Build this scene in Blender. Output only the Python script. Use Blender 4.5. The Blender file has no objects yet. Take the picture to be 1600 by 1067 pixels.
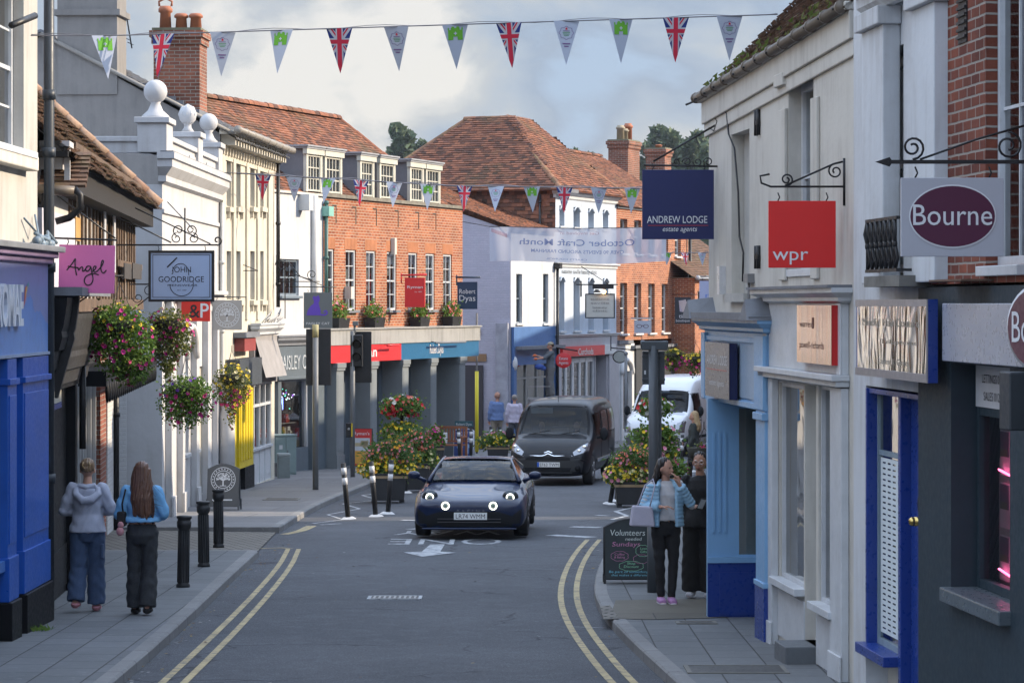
import bpy,math,random
from mathutils import Vector,Matrix
from mathutils.bvhtree import BVHTree
R=random.Random(11)
PI=math.pi
sc=bpy.context.scene
COL=sc.collection
FPX,CZ,HOR=4400.0,2.75,475.0
cam=bpy.data.cameras.new('camera');camo=bpy.data.objects.new('camera',cam);COL.objects.link(camo)
camo.location=(0,0,CZ);camo.rotation_euler=(PI/2,0,0)
cam.sensor_width=36;cam.lens=FPX/1600*36;cam.shift_y=-(533.5-HOR)/1600
cam.clip_start=.5;cam.clip_end=4000
sc.camera=camo
SUN_EL,SUN_AZ=math.radians(27),math.radians(7)
w=bpy.data.worlds.new('World');sc.world=w;w.use_nodes=True
nt=w.node_tree;nt.nodes.clear()
def wn(t,**k):
 n=nt.nodes.new(t)
 for a,b in k.items():setattr(n,a,b)
 return n
sky=wn('ShaderNodeTexSky',sky_type='NISHITA',sun_disc=False,sun_elevation=SUN_EL,sun_rotation=PI/2-SUN_AZ,air_density=1.0,dust_density=1.5,ozone_density=1.5)
tc=wn('ShaderNodeTexCoord');mp=wn('ShaderNodeMapping');mp.inputs['Scale'].default_value=(1,1,1.7)
nz=wn('ShaderNodeTexNoise');nz.inputs['Scale'].default_value=17;nz.inputs['Detail'].default_value=9
nz.inputs['Roughness'].default_value=.52;nz.inputs['Distortion'].default_value=.25
nt.links.new(tc.outputs['Generated'],mp.inputs['Vector']);nt.links.new(mp.outputs[0],nz.inputs['Vector'])
def wm(op,a,b=None):
 n=wn('ShaderNodeMath',operation=op)
 for i,x in enumerate((a,b)):
  if x is None:continue
  if isinstance(x,(int,float)):n.inputs[i].default_value=x
  else:nt.links.new(x,n.inputs[i])
 return n.outputs[0]
acc=wm('MULTIPLY',nz.outputs['Fac'],1.9)
sep=wn('ShaderNodeSeparateXYZ');nt.links.new(tc.outputs['Generated'],sep.inputs[0])
for dx,dz,rx,rz,amp in((-.075,.085,.050,.028,.46),(-.045,.070,.03,.022,.28),(-.115,.10,.03,.02,.2),(-.01,.055,.035,.012,-.28),(.05,.085,.06,.02,-.16),(.02,.105,.06,.01,.12),(-.14,.07,.035,.02,-.22),(-.02,.088,.02,.014,.2)):
 a=wm('DIVIDE',wm('SUBTRACT',sep.outputs[0],dx),rx);b=wm('DIVIDE',wm('SUBTRACT',sep.outputs[2],dz),rz)
 g=wm('POWER',2.718,wm('MULTIPLY',wm('ADD',wm('MULTIPLY',a,a),wm('MULTIPLY',b,b)),-1.0))
 acc=wm('ADD',acc,wm('MULTIPLY',g,amp))
cr=wn('ShaderNodeValToRGB');el=cr.color_ramp.elements
el_pos=(.36,.47,.58,.69,.82)
cols=[(2.3,2.95,4.05,1),(1.95,2.35,3.15,1),(2.45,2.8,3.45,1),(3.1,3.2,3.45,1),(5.0,4.75,4.5,1)]
while len(el)>1:el.remove(el[-1])
el[0].position=el_pos[0];el[0].color=cols[0]
for p,c in zip(el_pos[1:],cols[1:]):
 e=el.new(p);e.color=c
nt.links.new(wm('MULTIPLY',acc,.62),cr.inputs['Fac'])
mixc=wn('ShaderNodeMix',data_type='RGBA');mixc.inputs['Factor'].default_value=.82
nt.links.new(sky.outputs[0],mixc.inputs[6]);nt.links.new(cr.outputs[0],mixc.inputs[7])
hi=wn('ShaderNodeMapRange');nt.links.new(sep.outputs[2],hi.inputs[0]);hi.inputs[1].default_value=.12;hi.inputs[2].default_value=.55
hi.interpolation_type='SMOOTHSTEP'
over=wn('ShaderNodeMix',data_type='RGBA',blend_type='MULTIPLY');over.inputs[0].default_value=1
nt.links.new(cr.outputs[0],over.inputs[6]);gain=wn('ShaderNodeMapRange');nt.links.new(hi.outputs[0],gain.inputs[0]);gain.inputs[3].default_value=1;gain.inputs[4].default_value=4.5
tint=wn('ShaderNodeCombineColor');nt.links.new(wm('MULTIPLY',gain.outputs[0],wm('SUBTRACT',1.0,wm('MULTIPLY',hi.outputs[0],.09))),tint.inputs[0]);nt.links.new(gain.outputs[0],tint.inputs[1]);nt.links.new(wm('MULTIPLY',gain.outputs[0],wm('ADD',1.0,wm('MULTIPLY',hi.outputs[0],.10))),tint.inputs[2]);nt.links.new(tint.outputs[0],over.inputs[7]);nt.links.new(over.outputs[2],mixc.inputs[7])
bg=wn('ShaderNodeBackground');bg.inputs['Strength'].default_value=.1
wo=wn('ShaderNodeOutputWorld');nt.links.new(mixc.outputs[2],bg.inputs[0]);nt.links.new(bg.outputs[0],wo.inputs[0])
sun=bpy.data.lights.new('sun','SUN');sun.energy=4.4;sun.angle=math.radians(.6);sun.color=(1,.83,.62)
suno=bpy.data.objects.new('sun',sun);COL.objects.link(suno);suno.location=(40,10,40)
sd=Vector((math.cos(SUN_EL)*math.cos(SUN_AZ),math.cos(SUN_EL)*math.sin(SUN_AZ),math.sin(SUN_EL)))
suno.rotation_euler=sd.to_track_quat('Z','Y').to_euler()
sc.view_settings.view_transform='Standard';sc.view_settings.look='None';sc.view_settings.gamma=1
sc.view_settings.exposure=.86
sc.cycles.max_bounces=6;sc.cycles.transparent_max_bounces=8
def gz(y):return-.0215*min(y,125)
def gp(px,py,h=0.0):
 y=FPX*(CZ-h)/(py-569.6);return((px-800)/FPX*y,y,gz(y)+h)
def wp(px,py,y):return Vector(((px-800)/FPX*y,y,CZ-(py-HOR)/FPX*y))
KERB=.10
def ortho(n):
 z=Vector((0,0,1))
 t=z.cross(n)
 if t.length<.05:return Vector((1,0,0)),Vector((0,1,0))
 t.normalize();return t,n.cross(t)
def setuv(me):
 me.update()
 uv=me.uv_layers.new(name='uv') if not me.uv_layers else me.uv_layers[0]
 d=[0.0]*(2*len(me.loops));vs=me.vertices
 for p in me.polygons:
  t,b=ortho(p.normal)
  for li in p.loop_indices:
   c=vs[me.loops[li].vertex_index].co
   d[2*li]=c.dot(t);d[2*li+1]=c.dot(b)
 uv.data.foreach_set('uv',d)
class MB:
 def __init__(s):s.v=[];s.f=[];s.mi=[];s.M=Matrix();s.m=0;s.sm=[];s.smooth=False
 def add(s,vs,fs):
  b=len(s.v);M=s.M
  s.v+=[tuple(M@Vector(v)) for v in vs]
  for f in fs:s.f.append([b+i for i in f]);s.mi.append(s.m);s.sm.append(s.smooth)
  return s
 def box(s,x0,y0,z0,x1,y1,z1):
  if x0>x1:x0,x1=x1,x0
  if y0>y1:y0,y1=y1,y0
  if z0>z1:z0,z1=z1,z0
  return s.add([(x0,y0,z0),(x1,y0,z0),(x1,y1,z0),(x0,y1,z0),(x0,y0,z1),(x1,y0,z1),(x1,y1,z1),(x0,y1,z1)],[(0,3,2,1),(4,5,6,7),(0,1,5,4),(1,2,6,5),(2,3,7,6),(3,0,4,7)])
 def taper(s,cx,cy,z0,z1,a0,b0,a1,b1):
  return s.add([(cx-a0,cy-b0,z0),(cx+a0,cy-b0,z0),(cx+a0,cy+b0,z0),(cx-a0,cy+b0,z0),(cx-a1,cy-b1,z1),(cx+a1,cy-b1,z1),(cx+a1,cy+b1,z1),(cx-a1,cy+b1,z1)],[(0,3,2,1),(4,5,6,7),(0,1,5,4),(1,2,6,5),(2,3,7,6),(3,0,4,7)])
 def quad(s,a,b,c,d):return s.add([a,b,c,d],[(0,1,2,3)])
 def prism(s,pts,y0,y1):
  n=len(pts);v=[(x,y0,z) for x,z in pts]+[(x,y1,z) for x,z in pts]
  return s.add(v,[tuple(range(n)),tuple(range(2*n-1,n-1,-1))]+[(i,i+n,(i+1)%n+n,(i+1)%n) for i in range(n)])
 def slab(s,pts,z0,z1):
  f0=z0 if callable(z0) else(lambda x,y:z0);f1=z1 if callable(z1) else(lambda x,y:z1)
  n=len(pts);v=[(x,y,f0(x,y)) for x,y in pts]+[(x,y,f1(x,y)) for x,y in pts]
  return s.add(v,[tuple(range(n-1,-1,-1)),tuple(range(n,2*n))]+[(i,(i+1)%n,(i+1)%n+n,i+n) for i in range(n)])
 def lathe(s,prof,n=16,c=(0,0,0),ax='z'):
  v=[];f=[]
  for r,h in prof:
   for i in range(n):
    a=2*PI*i/n;p=(r*math.cos(a),r*math.sin(a),h)
    if ax=='y':p=(p[0],p[2],p[1])
    if ax=='x':p=(p[2],p[0],p[1])
    v.append((p[0]+c[0],p[1]+c[1],p[2]+c[2]))
  for k in range(len(prof)-1):
   for i in range(n):
    q=(k*n+i,k*n+(i+1)%n,(k+1)*n+(i+1)%n,(k+1)*n+i)
    f.append(q if ax!='y' else q[::-1])
  f.append(tuple(range(n-1,-1,-1)) if ax!='y' else tuple(range(n)))
  e=tuple(range((len(prof)-1)*n,len(prof)*n));f.append(e if ax!='y' else e[::-1])
  o=s.smooth;s.smooth=True;s.add(v,f);s.smooth=o;return s
 def cyl(s,c,r,h,n=14,ax='z',r2=None):return s.lathe([(r,0),(r if r2 is None else r2,h)],n,c,ax)
 def tube(s,pts,r,n=6,ell=None,closed=False,cap=True):
  P=[Vector(p) for p in pts];m=len(P);rs=r if isinstance(r,(list,tuple)) else[r]*m
  v=[];f=[];up=Vector((0,0,1));prev=None
  for i,p in enumerate(P):
   t=(P[(i+1)%m]-P[i-1]) if closed else(P[min(i+1,m-1)]-P[max(i-1,0)])
   if t.length<1e-9:t=up.copy()
   t.normalize()
   if prev is None:
    a=t.cross(up if abs(t.z)<.9 else Vector((0,1,0)))
   else:
    a=prev-t*prev.dot(t)
   if a.length<1e-6:a=t.cross(Vector((1,0,0)))
   a.normalize();prev=a;b=t.cross(a)
   ra=rs[i];rb=ra
   if isinstance(ra,(tuple,list)):ra,rb=ra
   for k in range(n):
    g=2*PI*k/n;v.append(p+a*(ra*math.cos(g))+b*(rb*math.sin(g)))
  L=m if closed else m-1
  for i in range(L):
   for k in range(n):
    j=(i+1)%m
    f.append((i*n+k,j*n+k,j*n+(k+1)%n,i*n+(k+1)%n))
  if cap and not closed:f+=[tuple(range(n)),tuple(range(m*n-1,(m-1)*n-1,-1))]
  o=s.smooth;s.smooth=True;s.add(v,f);s.smooth=o;return s
 def ball(s,c,rx,ry=None,rz=None,n=12,m=8):
  ry=rx if ry is None else ry;rz=rx if rz is None else rz
  v=[(c[0],c[1],c[2]-rz)];f=[]
  for j in range(1,m):
   a=-PI/2+PI*j/m
   for i in range(n):
    g=2*PI*i/n;v.append((c[0]+rx*math.cos(a)*math.cos(g),c[1]+ry*math.cos(a)*math.sin(g),c[2]+rz*math.sin(a)))
  v.append((c[0],c[1],c[2]+rz))
  for i in range(n):
   f.append((0,1+(i+1)%n,1+i));b=1+(m-2)*n;f.append((b+i,b+(i+1)%n,len(v)-1))
   for j in range(m-2):a=1+j*n;f.append((a+i,a+(i+1)%n,a+n+(i+1)%n,a+n+i))
  o=s.smooth;s.smooth=True;s.add(v,f);s.smooth=o;return s
 def mesh(s,name='m',mats=()):
  me=bpy.data.meshes.new(name);me.from_pydata(s.v,[],s.f);
  for m in mats:me.materials.append(m)
  me.polygons.foreach_set('material_index',s.mi);me.polygons.foreach_set('use_smooth',s.sm)
  setuv(me);return me
 def build(s,name,mat=None,parent=None,bevel=0,label=None,sub=0,kind=None):
  mats=mat if isinstance(mat,(list,tuple)) else[mat]
  o=bpy.data.objects.new(name,s.mesh(name,mats));COL.objects.link(o)
  if parent:o.parent=parent
  if bevel:
   b=o.modifiers.new('bevel','BEVEL');b.width=bevel;b.segments=2;b.limit_method='ANGLE'
  if sub:
   b=o.modifiers.new('sub','SUBSURF');b.levels=b.render_levels=sub
  if label:o['label']=label
  if kind:o['kind']=kind
  return o
def tag(o,label,cat,group=None):
 o['label']=label;o['category']=cat
 if group:o['group']=group
 return o
def thing(name,label,cat,loc=(0,0,0),rz=0,group=None):
 o=bpy.data.objects.new(name,None);COL.objects.link(o);o.empty_display_size=.2
 o.location=loc;o.rotation_euler=(0,0,rz);return tag(o,label,cat,group)
def copy_tree(o,parent=None):
 c=o.copy();COL.objects.link(c);c.parent=parent
 for ch in list(o.children):copy_tree(ch,c)
 return c
def bake(o,mods):
 dg=bpy.context.evaluated_depsgraph_get();dg.update()
 me=bpy.data.meshes.new_from_object(o.evaluated_get(dg));o.modifiers.clear();o.data=me;return o
MATS={}
class NT:
 def __init__(s,name):
  s.mat=bpy.data.materials.new(name);s.mat.use_nodes=True;s.t=s.mat.node_tree
  s.b=s.t.nodes['Principled BSDF'];s.out=s.t.nodes['Material Output'];s._uv=None
 def n(s,t,ins=None,**k):
  q=s.t.nodes.new(t)
  for a,b in k.items():setattr(q,a,b)
  for a,b in(ins or{}).items():
   if hasattr(b,'is_output'):s.t.links.new(b,q.inputs[a])
   else:q.inputs[a].default_value=b
  return q
 def uv(s):
  if not s._uv:s._uv=s.n('ShaderNodeUVMap',uv_map='uv').outputs[0]
  return s._uv
 def obj(s):return s.n('ShaderNodeTexCoord').outputs['Object']
 def noise(s,scale,detail=4,rough=.55,vec=None,dist=0):
  return s.n('ShaderNodeTexNoise',{'Vector':vec or s.obj(),'Scale':scale,'Detail':detail,'Roughness':rough,'Distortion':dist}).outputs['Fac']
 def ramp(s,fac,*st):
  r=s.n('ShaderNodeValToRGB',{'Fac':fac});e=r.color_ramp.elements
  for i,(p,c) in enumerate(st):
   q=e[i] if i<2 else e.new(p)
   q.position=p;q.color=(c,c,c,1) if isinstance(c,(int,float)) else(*c,1)
  return r.outputs[0]
 def mix(s,fac,a,b,mode='MIX'):
  q=s.n('ShaderNodeMix',data_type='RGBA',blend_type=mode)
  for i,x in((0,fac),(6,a),(7,b)):
   if hasattr(x,'is_output'):s.t.links.new(x,q.inputs[i])
   else:q.inputs[i].default_value=x if(isinstance(x,(int,float)) or len(x)==4) else(*x,1)
  return q.outputs[2]
 def set(s,**k):
  for a,b in k.items():
   i=s.b.inputs[a.replace('_',' ')]
   if hasattr(b,'is_output'):s.t.links.new(b,i)
   else:i.default_value=b if isinstance(b,(int,float)) or len(b)==4 else(*b,1)
  return s
 def bump(s,h,strength=.3,dist=.01):
  q=s.n('ShaderNodeBump',{'Height':h,'Strength':strength,'Distance':dist});s.t.links.new(q.outputs[0],s.b.inputs['Normal']);return s
def paint(name,col,rough=.5,var=.22,scale=2.5,bump=.15,dirt=None,metal=0,spec=.4):
 if name in MATS:return MATS[name]
 t=NT(name);n1=t.noise(scale,6,.65);n2=t.noise(scale*9,4)
 c=t.mix(t.ramp(n1,(.35,0),(.72,1)),col,tuple(x*(1-var) for x in col))
 c=t.mix(t.ramp(n2,(.58,0),(.9,.3 if var>.19 else.08)),c,dirt or tuple(x*.55 for x in col))
 t.set(Base_Color=c,Roughness=t.ramp(n2,(.2,max(0,rough-.1)),(.8,min(1,rough+.12))),Metallic=metal,Specular_IOR_Level=spec)
 if bump:t.bump(n2,bump,.006)
 MATS[name]=t.mat;return t.mat
def render_wall(name,col,dirt=(.25,.22,.19),amt=.55,bump=.35):
 if name in MATS:return MATS[name]
 t=NT(name);mp=t.n('ShaderNodeMapping',{'Vector':t.obj(),'Scale':(3.0,3.0,.35)}).outputs[0]
 streak=t.noise(2.2,6,.6,mp);patch=t.noise(.9,7,.65);fine=t.noise(14,5,.6)
 c=t.mix(t.ramp(patch,(.35,0),(.75,1)),col,tuple(x*.84 for x in col))
 f=t.n('ShaderNodeMath',{0:t.ramp(streak,(.44,0),(.74,1)),1:t.ramp(patch,(.4,.1),(.7,1))},operation='MULTIPLY').outputs[0]
 f=t.n('ShaderNodeMath',{0:f,1:amt},operation='MULTIPLY').outputs[0]
 c=t.mix(f,c,dirt)
 c=t.mix(t.ramp(fine,(.62,0),(.8,.35)),c,tuple(x*.6 for x in col))
 t.set(Base_Color=c,Roughness=.75,Specular_IOR_Level=.25);t.bump(t.mix(.5,patch,fine),bump,.02)
 MATS[name]=t.mat;return t.mat
def brick(name,a,b,mortar,var=.5,paintcol=None):
 if name in MATS:return MATS[name]
 t=NT(name);uvn=t.uv()
 jit=t.n('ShaderNodeVectorMath',{0:uvn,1:t.n('ShaderNodeVectorMath',{0:t.n('ShaderNodeTexNoise',{'Vector':t.obj(),'Scale':6.0}).outputs['Color'],'Scale':.012},operation='SCALE').outputs[0]},operation='ADD').outputs[0]
 bk=t.n('ShaderNodeTexBrick',{'Vector':jit,'Color1':(0,0,0,1),'Color2':(1,1,1,1),'Mortar':(.5,.5,.5,1),'Scale':1.0,'Mortar Size':.009,'Mortar Smooth':.35,'Bias':0,'Brick Width':.225,'Row Height':.075})
 c=t.mix(t.ramp(bk.outputs[0],(0,0),(1,1)),a,b)
 c=t.mix(t.ramp(t.noise(1.3,6,.6),(.36,0),(.66,var)),c,tuple(x*.42 for x in a))
 c=t.mix(t.ramp(t.noise(25,3),(.5,0),(.8,.4)),c,tuple(x*.6 for x in b))
 c=t.mix(bk.outputs['Fac'],c,mortar)
 if paintcol:c=t.mix(t.ramp(t.noise(2,6),(.6,.97),(.8,.75)),c,paintcol)
 t.set(Base_Color=c,Roughness=.85,Specular_IOR_Level=.2)
 h=t.n('ShaderNodeMath',{0:t.noise(40,3),1:.25},operation='MULTIPLY').outputs[0]
 h=t.n('ShaderNodeMath',{0:h,1:bk.outputs['Fac']},operation='SUBTRACT').outputs[0]
 t.bump(h,.7,.01);MATS[name]=t.mat;return t.mat
def tiles(name,cols,moss=(.10,.11,.03),mossamt=.5,mscale=1.2):
 if name in MATS:return MATS[name]
 t=NT(name);rnd=t.n('ShaderNodeNewGeometry').outputs['Random Per Island']
 c=t.ramp(rnd,*[(i/(len(cols)-1),q) for i,q in enumerate(cols)])
 c=t.mix(t.ramp(t.noise(14,5),(.5,0),(.8,.55)),c,tuple(x*.45 for x in cols[0]))
 c=t.mix(t.ramp(t.noise(mscale,8,.7),(.52,0),(.66,mossamt)),c,moss)
 t.set(Base_Color=c,Roughness=.9,Specular_IOR_Level=.15);t.bump(t.noise(30,4),.5,.01)
 MATS[name]=t.mat;return t.mat
def glassm(name='window_glass',tint=(.55,.6,.62),refl=.95,base=.12):
 if name in MATS:return MATS[name]
 t=NT(name);t.t.nodes.remove(t.b)
 lw=t.n('ShaderNodeFresnel',{'IOR':1.5}).outputs[0]
 f=t.n('ShaderNodeMath',{0:lw,1:base},operation='ADD',use_clamp=True).outputs[0]
 bm=t.n('ShaderNodeBump',{'Height':t.noise(1.6,2),'Strength':.05,'Distance':.05}).outputs[0]
 g=t.n('ShaderNodeBsdfGlossy',{'Color':(refl,refl,refl,1),'Roughness':.02,'Normal':bm}).outputs[0]
 tr=t.n('ShaderNodeBsdfTransparent',{'Color':(*tint,1)}).outputs[0]
 m=t.n('ShaderNodeMixShader',{0:f,1:tr,2:g}).outputs[0];t.t.links.new(m,t.out.inputs[0])
 MATS[name]=t.mat;return t.mat
def flat(name,col,rough=.5,metal=0,spec=.5,coat=0,emit=None,es=0):
 if name in MATS:return MATS[name]
 t=NT(name);t.set(Base_Color=col,Roughness=rough,Metallic=metal,Specular_IOR_Level=spec,Coat_Weight=coat)
 if emit:t.set(Emission_Color=emit,Emission_Strength=es)
 MATS[name]=t.mat;return t.mat
def foliage(name,cols,rough=.6,trans=.25):
 if name in MATS:return MATS[name]
 t=NT(name);rnd=t.n('ShaderNodeNewGeometry').outputs['Random Per Island']
 c=t.ramp(rnd,*[(i/(len(cols)-1),q) for i,q in enumerate(cols)])
 t.set(Base_Color=c,Roughness=rough,Specular_IOR_Level=.2)
 tl=t.n('ShaderNodeBsdfTranslucent',{'Color':c}).outputs[0]
 m=t.n('ShaderNodeMixShader',{0:trans,1:t.b.outputs[0],2:tl}).outputs[0];t.t.links.new(m,t.out.inputs[0])
 MATS[name]=t.mat;return t.mat
WHITE=paint('white_gloss_paint',(.53,.55,.57),.4,.2,dirt=(.28,.27,.24))
IRON=paint('black_iron',(.012,.012,.014),.45,.3)
DARK=flat('dark_interior',(.01,.01,.011),.9)
GLASS=glassm()
LEAD=paint('lead_sheet',(.16,.17,.19),.6,.3)
TC={}
def text_geo(s,ext=.004,bold=0,shear=0):
 k=(s,bold,shear)
 if k not in TC:
  cu=bpy.data.curves.new('lettering_curve','FONT');cu.body=s;cu.size=1;cu.resolution_u=3
  cu.align_x='CENTER';cu.align_y='BOTTOM_BASELINE';cu.offset=bold;cu.shear=shear
  o=bpy.data.objects.new('lettering_tmp',cu);COL.objects.link(o)
  dg=bpy.context.evaluated_depsgraph_get();dg.update()
  me=bpy.data.meshes.new_from_object(o.evaluated_get(dg))
  vs=[tuple(v.co) for v in me.vertices];fs=[tuple(p.vertices) for p in me.polygons]
  bpy.data.objects.remove(o);bpy.data.curves.remove(cu);bpy.data.meshes.remove(me)
  xs=[v[0] for v in vs] or[0,1];TC[k]=(vs,fs,min(xs),max(xs))
 return TC[k]
def letters(mb,s,x,z,w=None,h=.7,y=0,flip=False,bold=0,shear=0,thick=0):
 """put text centred at (x, z baseline) on the plane y, facing -y; h = cap height, w = total width"""
 vs,fs,a,b=text_geo(s,bold=bold,shear=shear)
 sz=h/.72;sx=sz if w is None else w/(b-a)
 cx=(a+b)/2;sg=-1 if flip else 1
 pts=[(x+sg*(v[0]-cx)*sx,y,z+v[1]*sz) for v in vs]
 mb.add(pts,[f[::-1] if flip else f for f in fs])
 if thick:
  cnt={}
  for f in fs:
   for i in range(len(f)):
    e=(f[i],f[(i+1)%len(f)]);cnt[e]=1
  n=len(pts);mb.add(pts+[(p[0],y+thick,p[2]) for p in pts],[(b_,a_,a_+n,b_+n) for a_,b_ in cnt if(b_,a_) not in cnt])
 return mb
def ring(mb,cx,cz,r,wd,y=0,n=32,sz=1,a0=0,a1=2*PI):
 v=[];f=[]
 for i in range(n+1):
  a=a0+(a1-a0)*i/n
  v+=[(cx+(r-wd/2)*math.cos(a),y,cz+sz*(r-wd/2)*math.sin(a)),(cx+(r+wd/2)*math.cos(a),y,cz+sz*(r+wd/2)*math.sin(a))]
 for i in range(n):f.append((2*i,2*i+1,2*i+3,2*i+2)[::-1])
 mb.add(v,[q[::-1] for q in f]);return mb
def disc(mb,cx,cz,rx,rz=None,y=0,n=28):
 rz=rx if rz is None else rz
 return mb.add([(cx+rx*math.cos(2*PI*i/n),y,cz+rz*math.sin(2*PI*i/n)) for i in range(n)],[tuple(range(n))])
def stroke(mb,pts,wd,y=0):
 for(a,b),(c,d) in zip(pts,pts[1:]):
  L=math.hypot(c-a,d-b) or 1;nx,nz_=-(d-b)/L*wd/2,(c-a)/L*wd/2;ex,ez=(c-a)/L*wd*.3,(d-b)/L*wd*.3
  mb.add([(a-nx-ex,y,b-nz_-ez),(c-nx+ex,y,d-nz_+ez),(c+nx+ex,y,d+nz_+ez),(a+nx-ex,y,b+nz_-ez)],[(0,1,2,3)])
  y-=.00005
 return mb
def scroll(mb,c,r,turns=1.4,a0=0,sg=1,y=0,rad=.006,n=22):
 pts=[]
 for i in range(n+1):
  u=i/n;a=a0+sg*turns*2*PI*u;q=r*(1-u*.75);pts.append((c[0]+q*math.cos(a),y,c[1]+q*math.sin(a)))
 mb.tube(pts,rad,5)
 # THE SETTING: ground, road, pavements
def asphalt():
 t=NT('asphalt');v=t.obj()
 vor=t.n('ShaderNodeTexVoronoi',{'Vector':v,'Scale':90.0}).outputs['Color']
 big=t.noise(.35,6,.6);mid=t.noise(3.5,5)
 c=t.mix(t.ramp(big,(.35,0),(.7,1)),(.044,.048,.057),(.070,.075,.086))
 mp=t.n('ShaderNodeMapping',{'Vector':v,'Scale':(1.6,.06,1)}).outputs[0]
 c=t.mix(t.ramp(t.noise(1.6,4,.6,mp),(.5,0),(.7,.3)),c,(.040,.044,.052))
 c=t.mix(t.ramp(mid,(.5,0),(.75,.5)),c,(.085,.094,.108));c=t.mix(t.ramp(t.noise(55,2),(.6,0),(.72,.55)),c,(.19,.20,.22));c=t.mix(t.ramp(t.noise(.9,6,.7),(.56,0),(.62,.35)),c,(.045,.048,.056))
 dv=t.n('ShaderNodeVectorMath',{0:v,1:t.n('ShaderNodeVectorMath',{0:t.n('ShaderNodeTexNoise',{'Vector':v,'Scale':1.3,'Detail':5.0}).outputs['Color'],'Scale':.9},operation='SCALE').outputs[0]},operation='ADD').outputs[0]
 ck=t.n('ShaderNodeTexVoronoi',{'Vector':dv,'Scale':.42},feature='DISTANCE_TO_EDGE').outputs['Distance']
 ckm=t.n('ShaderNodeMath',{0:t.ramp(ck,(.004,1),(.012,0)),1:t.ramp(t.noise(.5,3),(.5,0),(.56,.8))},operation='MULTIPLY').outputs[0]
 c=t.mix(ckm,c,(.015,.016,.02))
 c=t.mix(t.ramp(t.noise(1.7,3,.5),(.68,0),(.74,.55)),c,(.03,.033,.04))
 c=t.mix(.55,c,t.n('ShaderNodeMixRGB',{0:.8,1:c,2:t.n('ShaderNodeRGBToBW',{0:vor}).outputs[0]},blend_type='OVERLAY').outputs[0])
 t.set(Base_Color=c,Roughness=.82,Specular_IOR_Level=.3);t.bump(t.noise(120,3),.6,.01)
 return t.mat
def slabs(name,col,bw,bh,rot=0,sq=.5,mortar=(.035,.035,.035),msize=.008):
 t=NT(name);v=t.n('ShaderNodeMapping',{'Vector':t.obj(),'Rotation':(0,0,rot)}).outputs[0]
 bk=t.n('ShaderNodeTexBrick',{'Vector':v,'Color1':(0,0,0,1),'Color2':(1,1,1,1),'Mortar':(.5,.5,.5,1),'Scale':1.0,'Mortar Size':msize,'Mortar Smooth':.3,'Brick Width':bw,'Row Height':bh},offset=sq)
 c=t.mix(bk.outputs[0],col,tuple(x*.78 for x in col))
 c=t.mix(t.ramp(t.noise(.8,7,.65),(.4,0),(.7,.6)),c,tuple(x*.62 for x in col))
 c=t.mix(t.ramp(t.noise(11,5),(.58,0),(.75,.45)),c,tuple(x*1.5 for x in col))
 c=t.mix(t.ramp(t.noise(30,3),(.66,0),(.72,.7)),c,(.03,.03,.03))
 c=t.mix(bk.outputs['Fac'],c,mortar)
 t.set(Base_Color=c,Roughness=.8,Specular_IOR_Level=.3)
 h=t.n('ShaderNodeMath',{0:t.n('ShaderNodeMath',{0:t.noise(50,3),1:.3},operation='MULTIPLY').outputs[0],1:bk.outputs['Fac']},operation='SUBTRACT').outputs[0]
 t.bump(h,.6,.01);return t.mat
ASPH=asphalt()
PAVE=slabs('paving_slabs',(.135,.143,.150),.60,.45,PI/2)
PAVE2=slabs('concrete_pavement',(.155,.155,.16),1.9,1.3,.1)
SETTS=slabs('granite_setts',(.20,.185,.16),.20,.13,.3,.5,(.03,.028,.025),.02)
GRIT=slabs('worn_tarmac_patch',(.115,.105,.085),3,2)
KST=slabs('kerb_stone',(.20,.20,.20),.9,3,PI/2,0)
def struct(o):o['kind']='structure';return o
g=MB()
ys=[-30,0,20,40,60,80,100,125,300,700,960];xs=[-400,-60,-12,-4,0,4,12,60,400]
g.add([(x,y,gz(y)) for y in ys for x in xs],[(j*9+i,j*9+i+1,j*9+i+10,j*9+i+9) for j in range(len(ys)-1) for i in range(8)])
struct(g.build('road',ASPH))
LK=[(-3.33,10),(-3.33,24),(-3.42,30),(-3.55,36),(-3.62,40.2)]
LK2=[(-3.80,46.0),(-3.74,52.3),(-3.50,57.6),(-3.24,62),(-3.10,66),(-2.2,71),(-.6,77.5),(1.4,84),(3.2,90),(6.5,100),(12,112)]
RK=[(1.72,18),(1.42,23),(1.12,27.5),(.96,31),(.96,33.5),(1.12,37),(1.40,41),(1.75,44.5),(2.6,48),(4.2,51),(7,53)]
def densify(P,step=.9):
 out=[]
 for a,b in zip(P,P[1:]):
  n=max(1,int(math.hypot(b[0]-a[0],b[1]-a[1])/step))
  out+=[(a[0]+(b[0]-a[0])*i/n,a[1]+(b[1]-a[1])*i/n) for i in range(n)]
 return out+[P[-1]]
def smooth2(P):
 for _ in range(2):
  Q=[P[0]]
  for a,b in zip(P,P[1:]):Q+=[(a[0]*.75+b[0]*.25,a[1]*.75+b[1]*.25),(a[0]*.25+b[0]*.75,a[1]*.25+b[1]*.75)]
  P=Q+[P[-1]]
 return P
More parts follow.
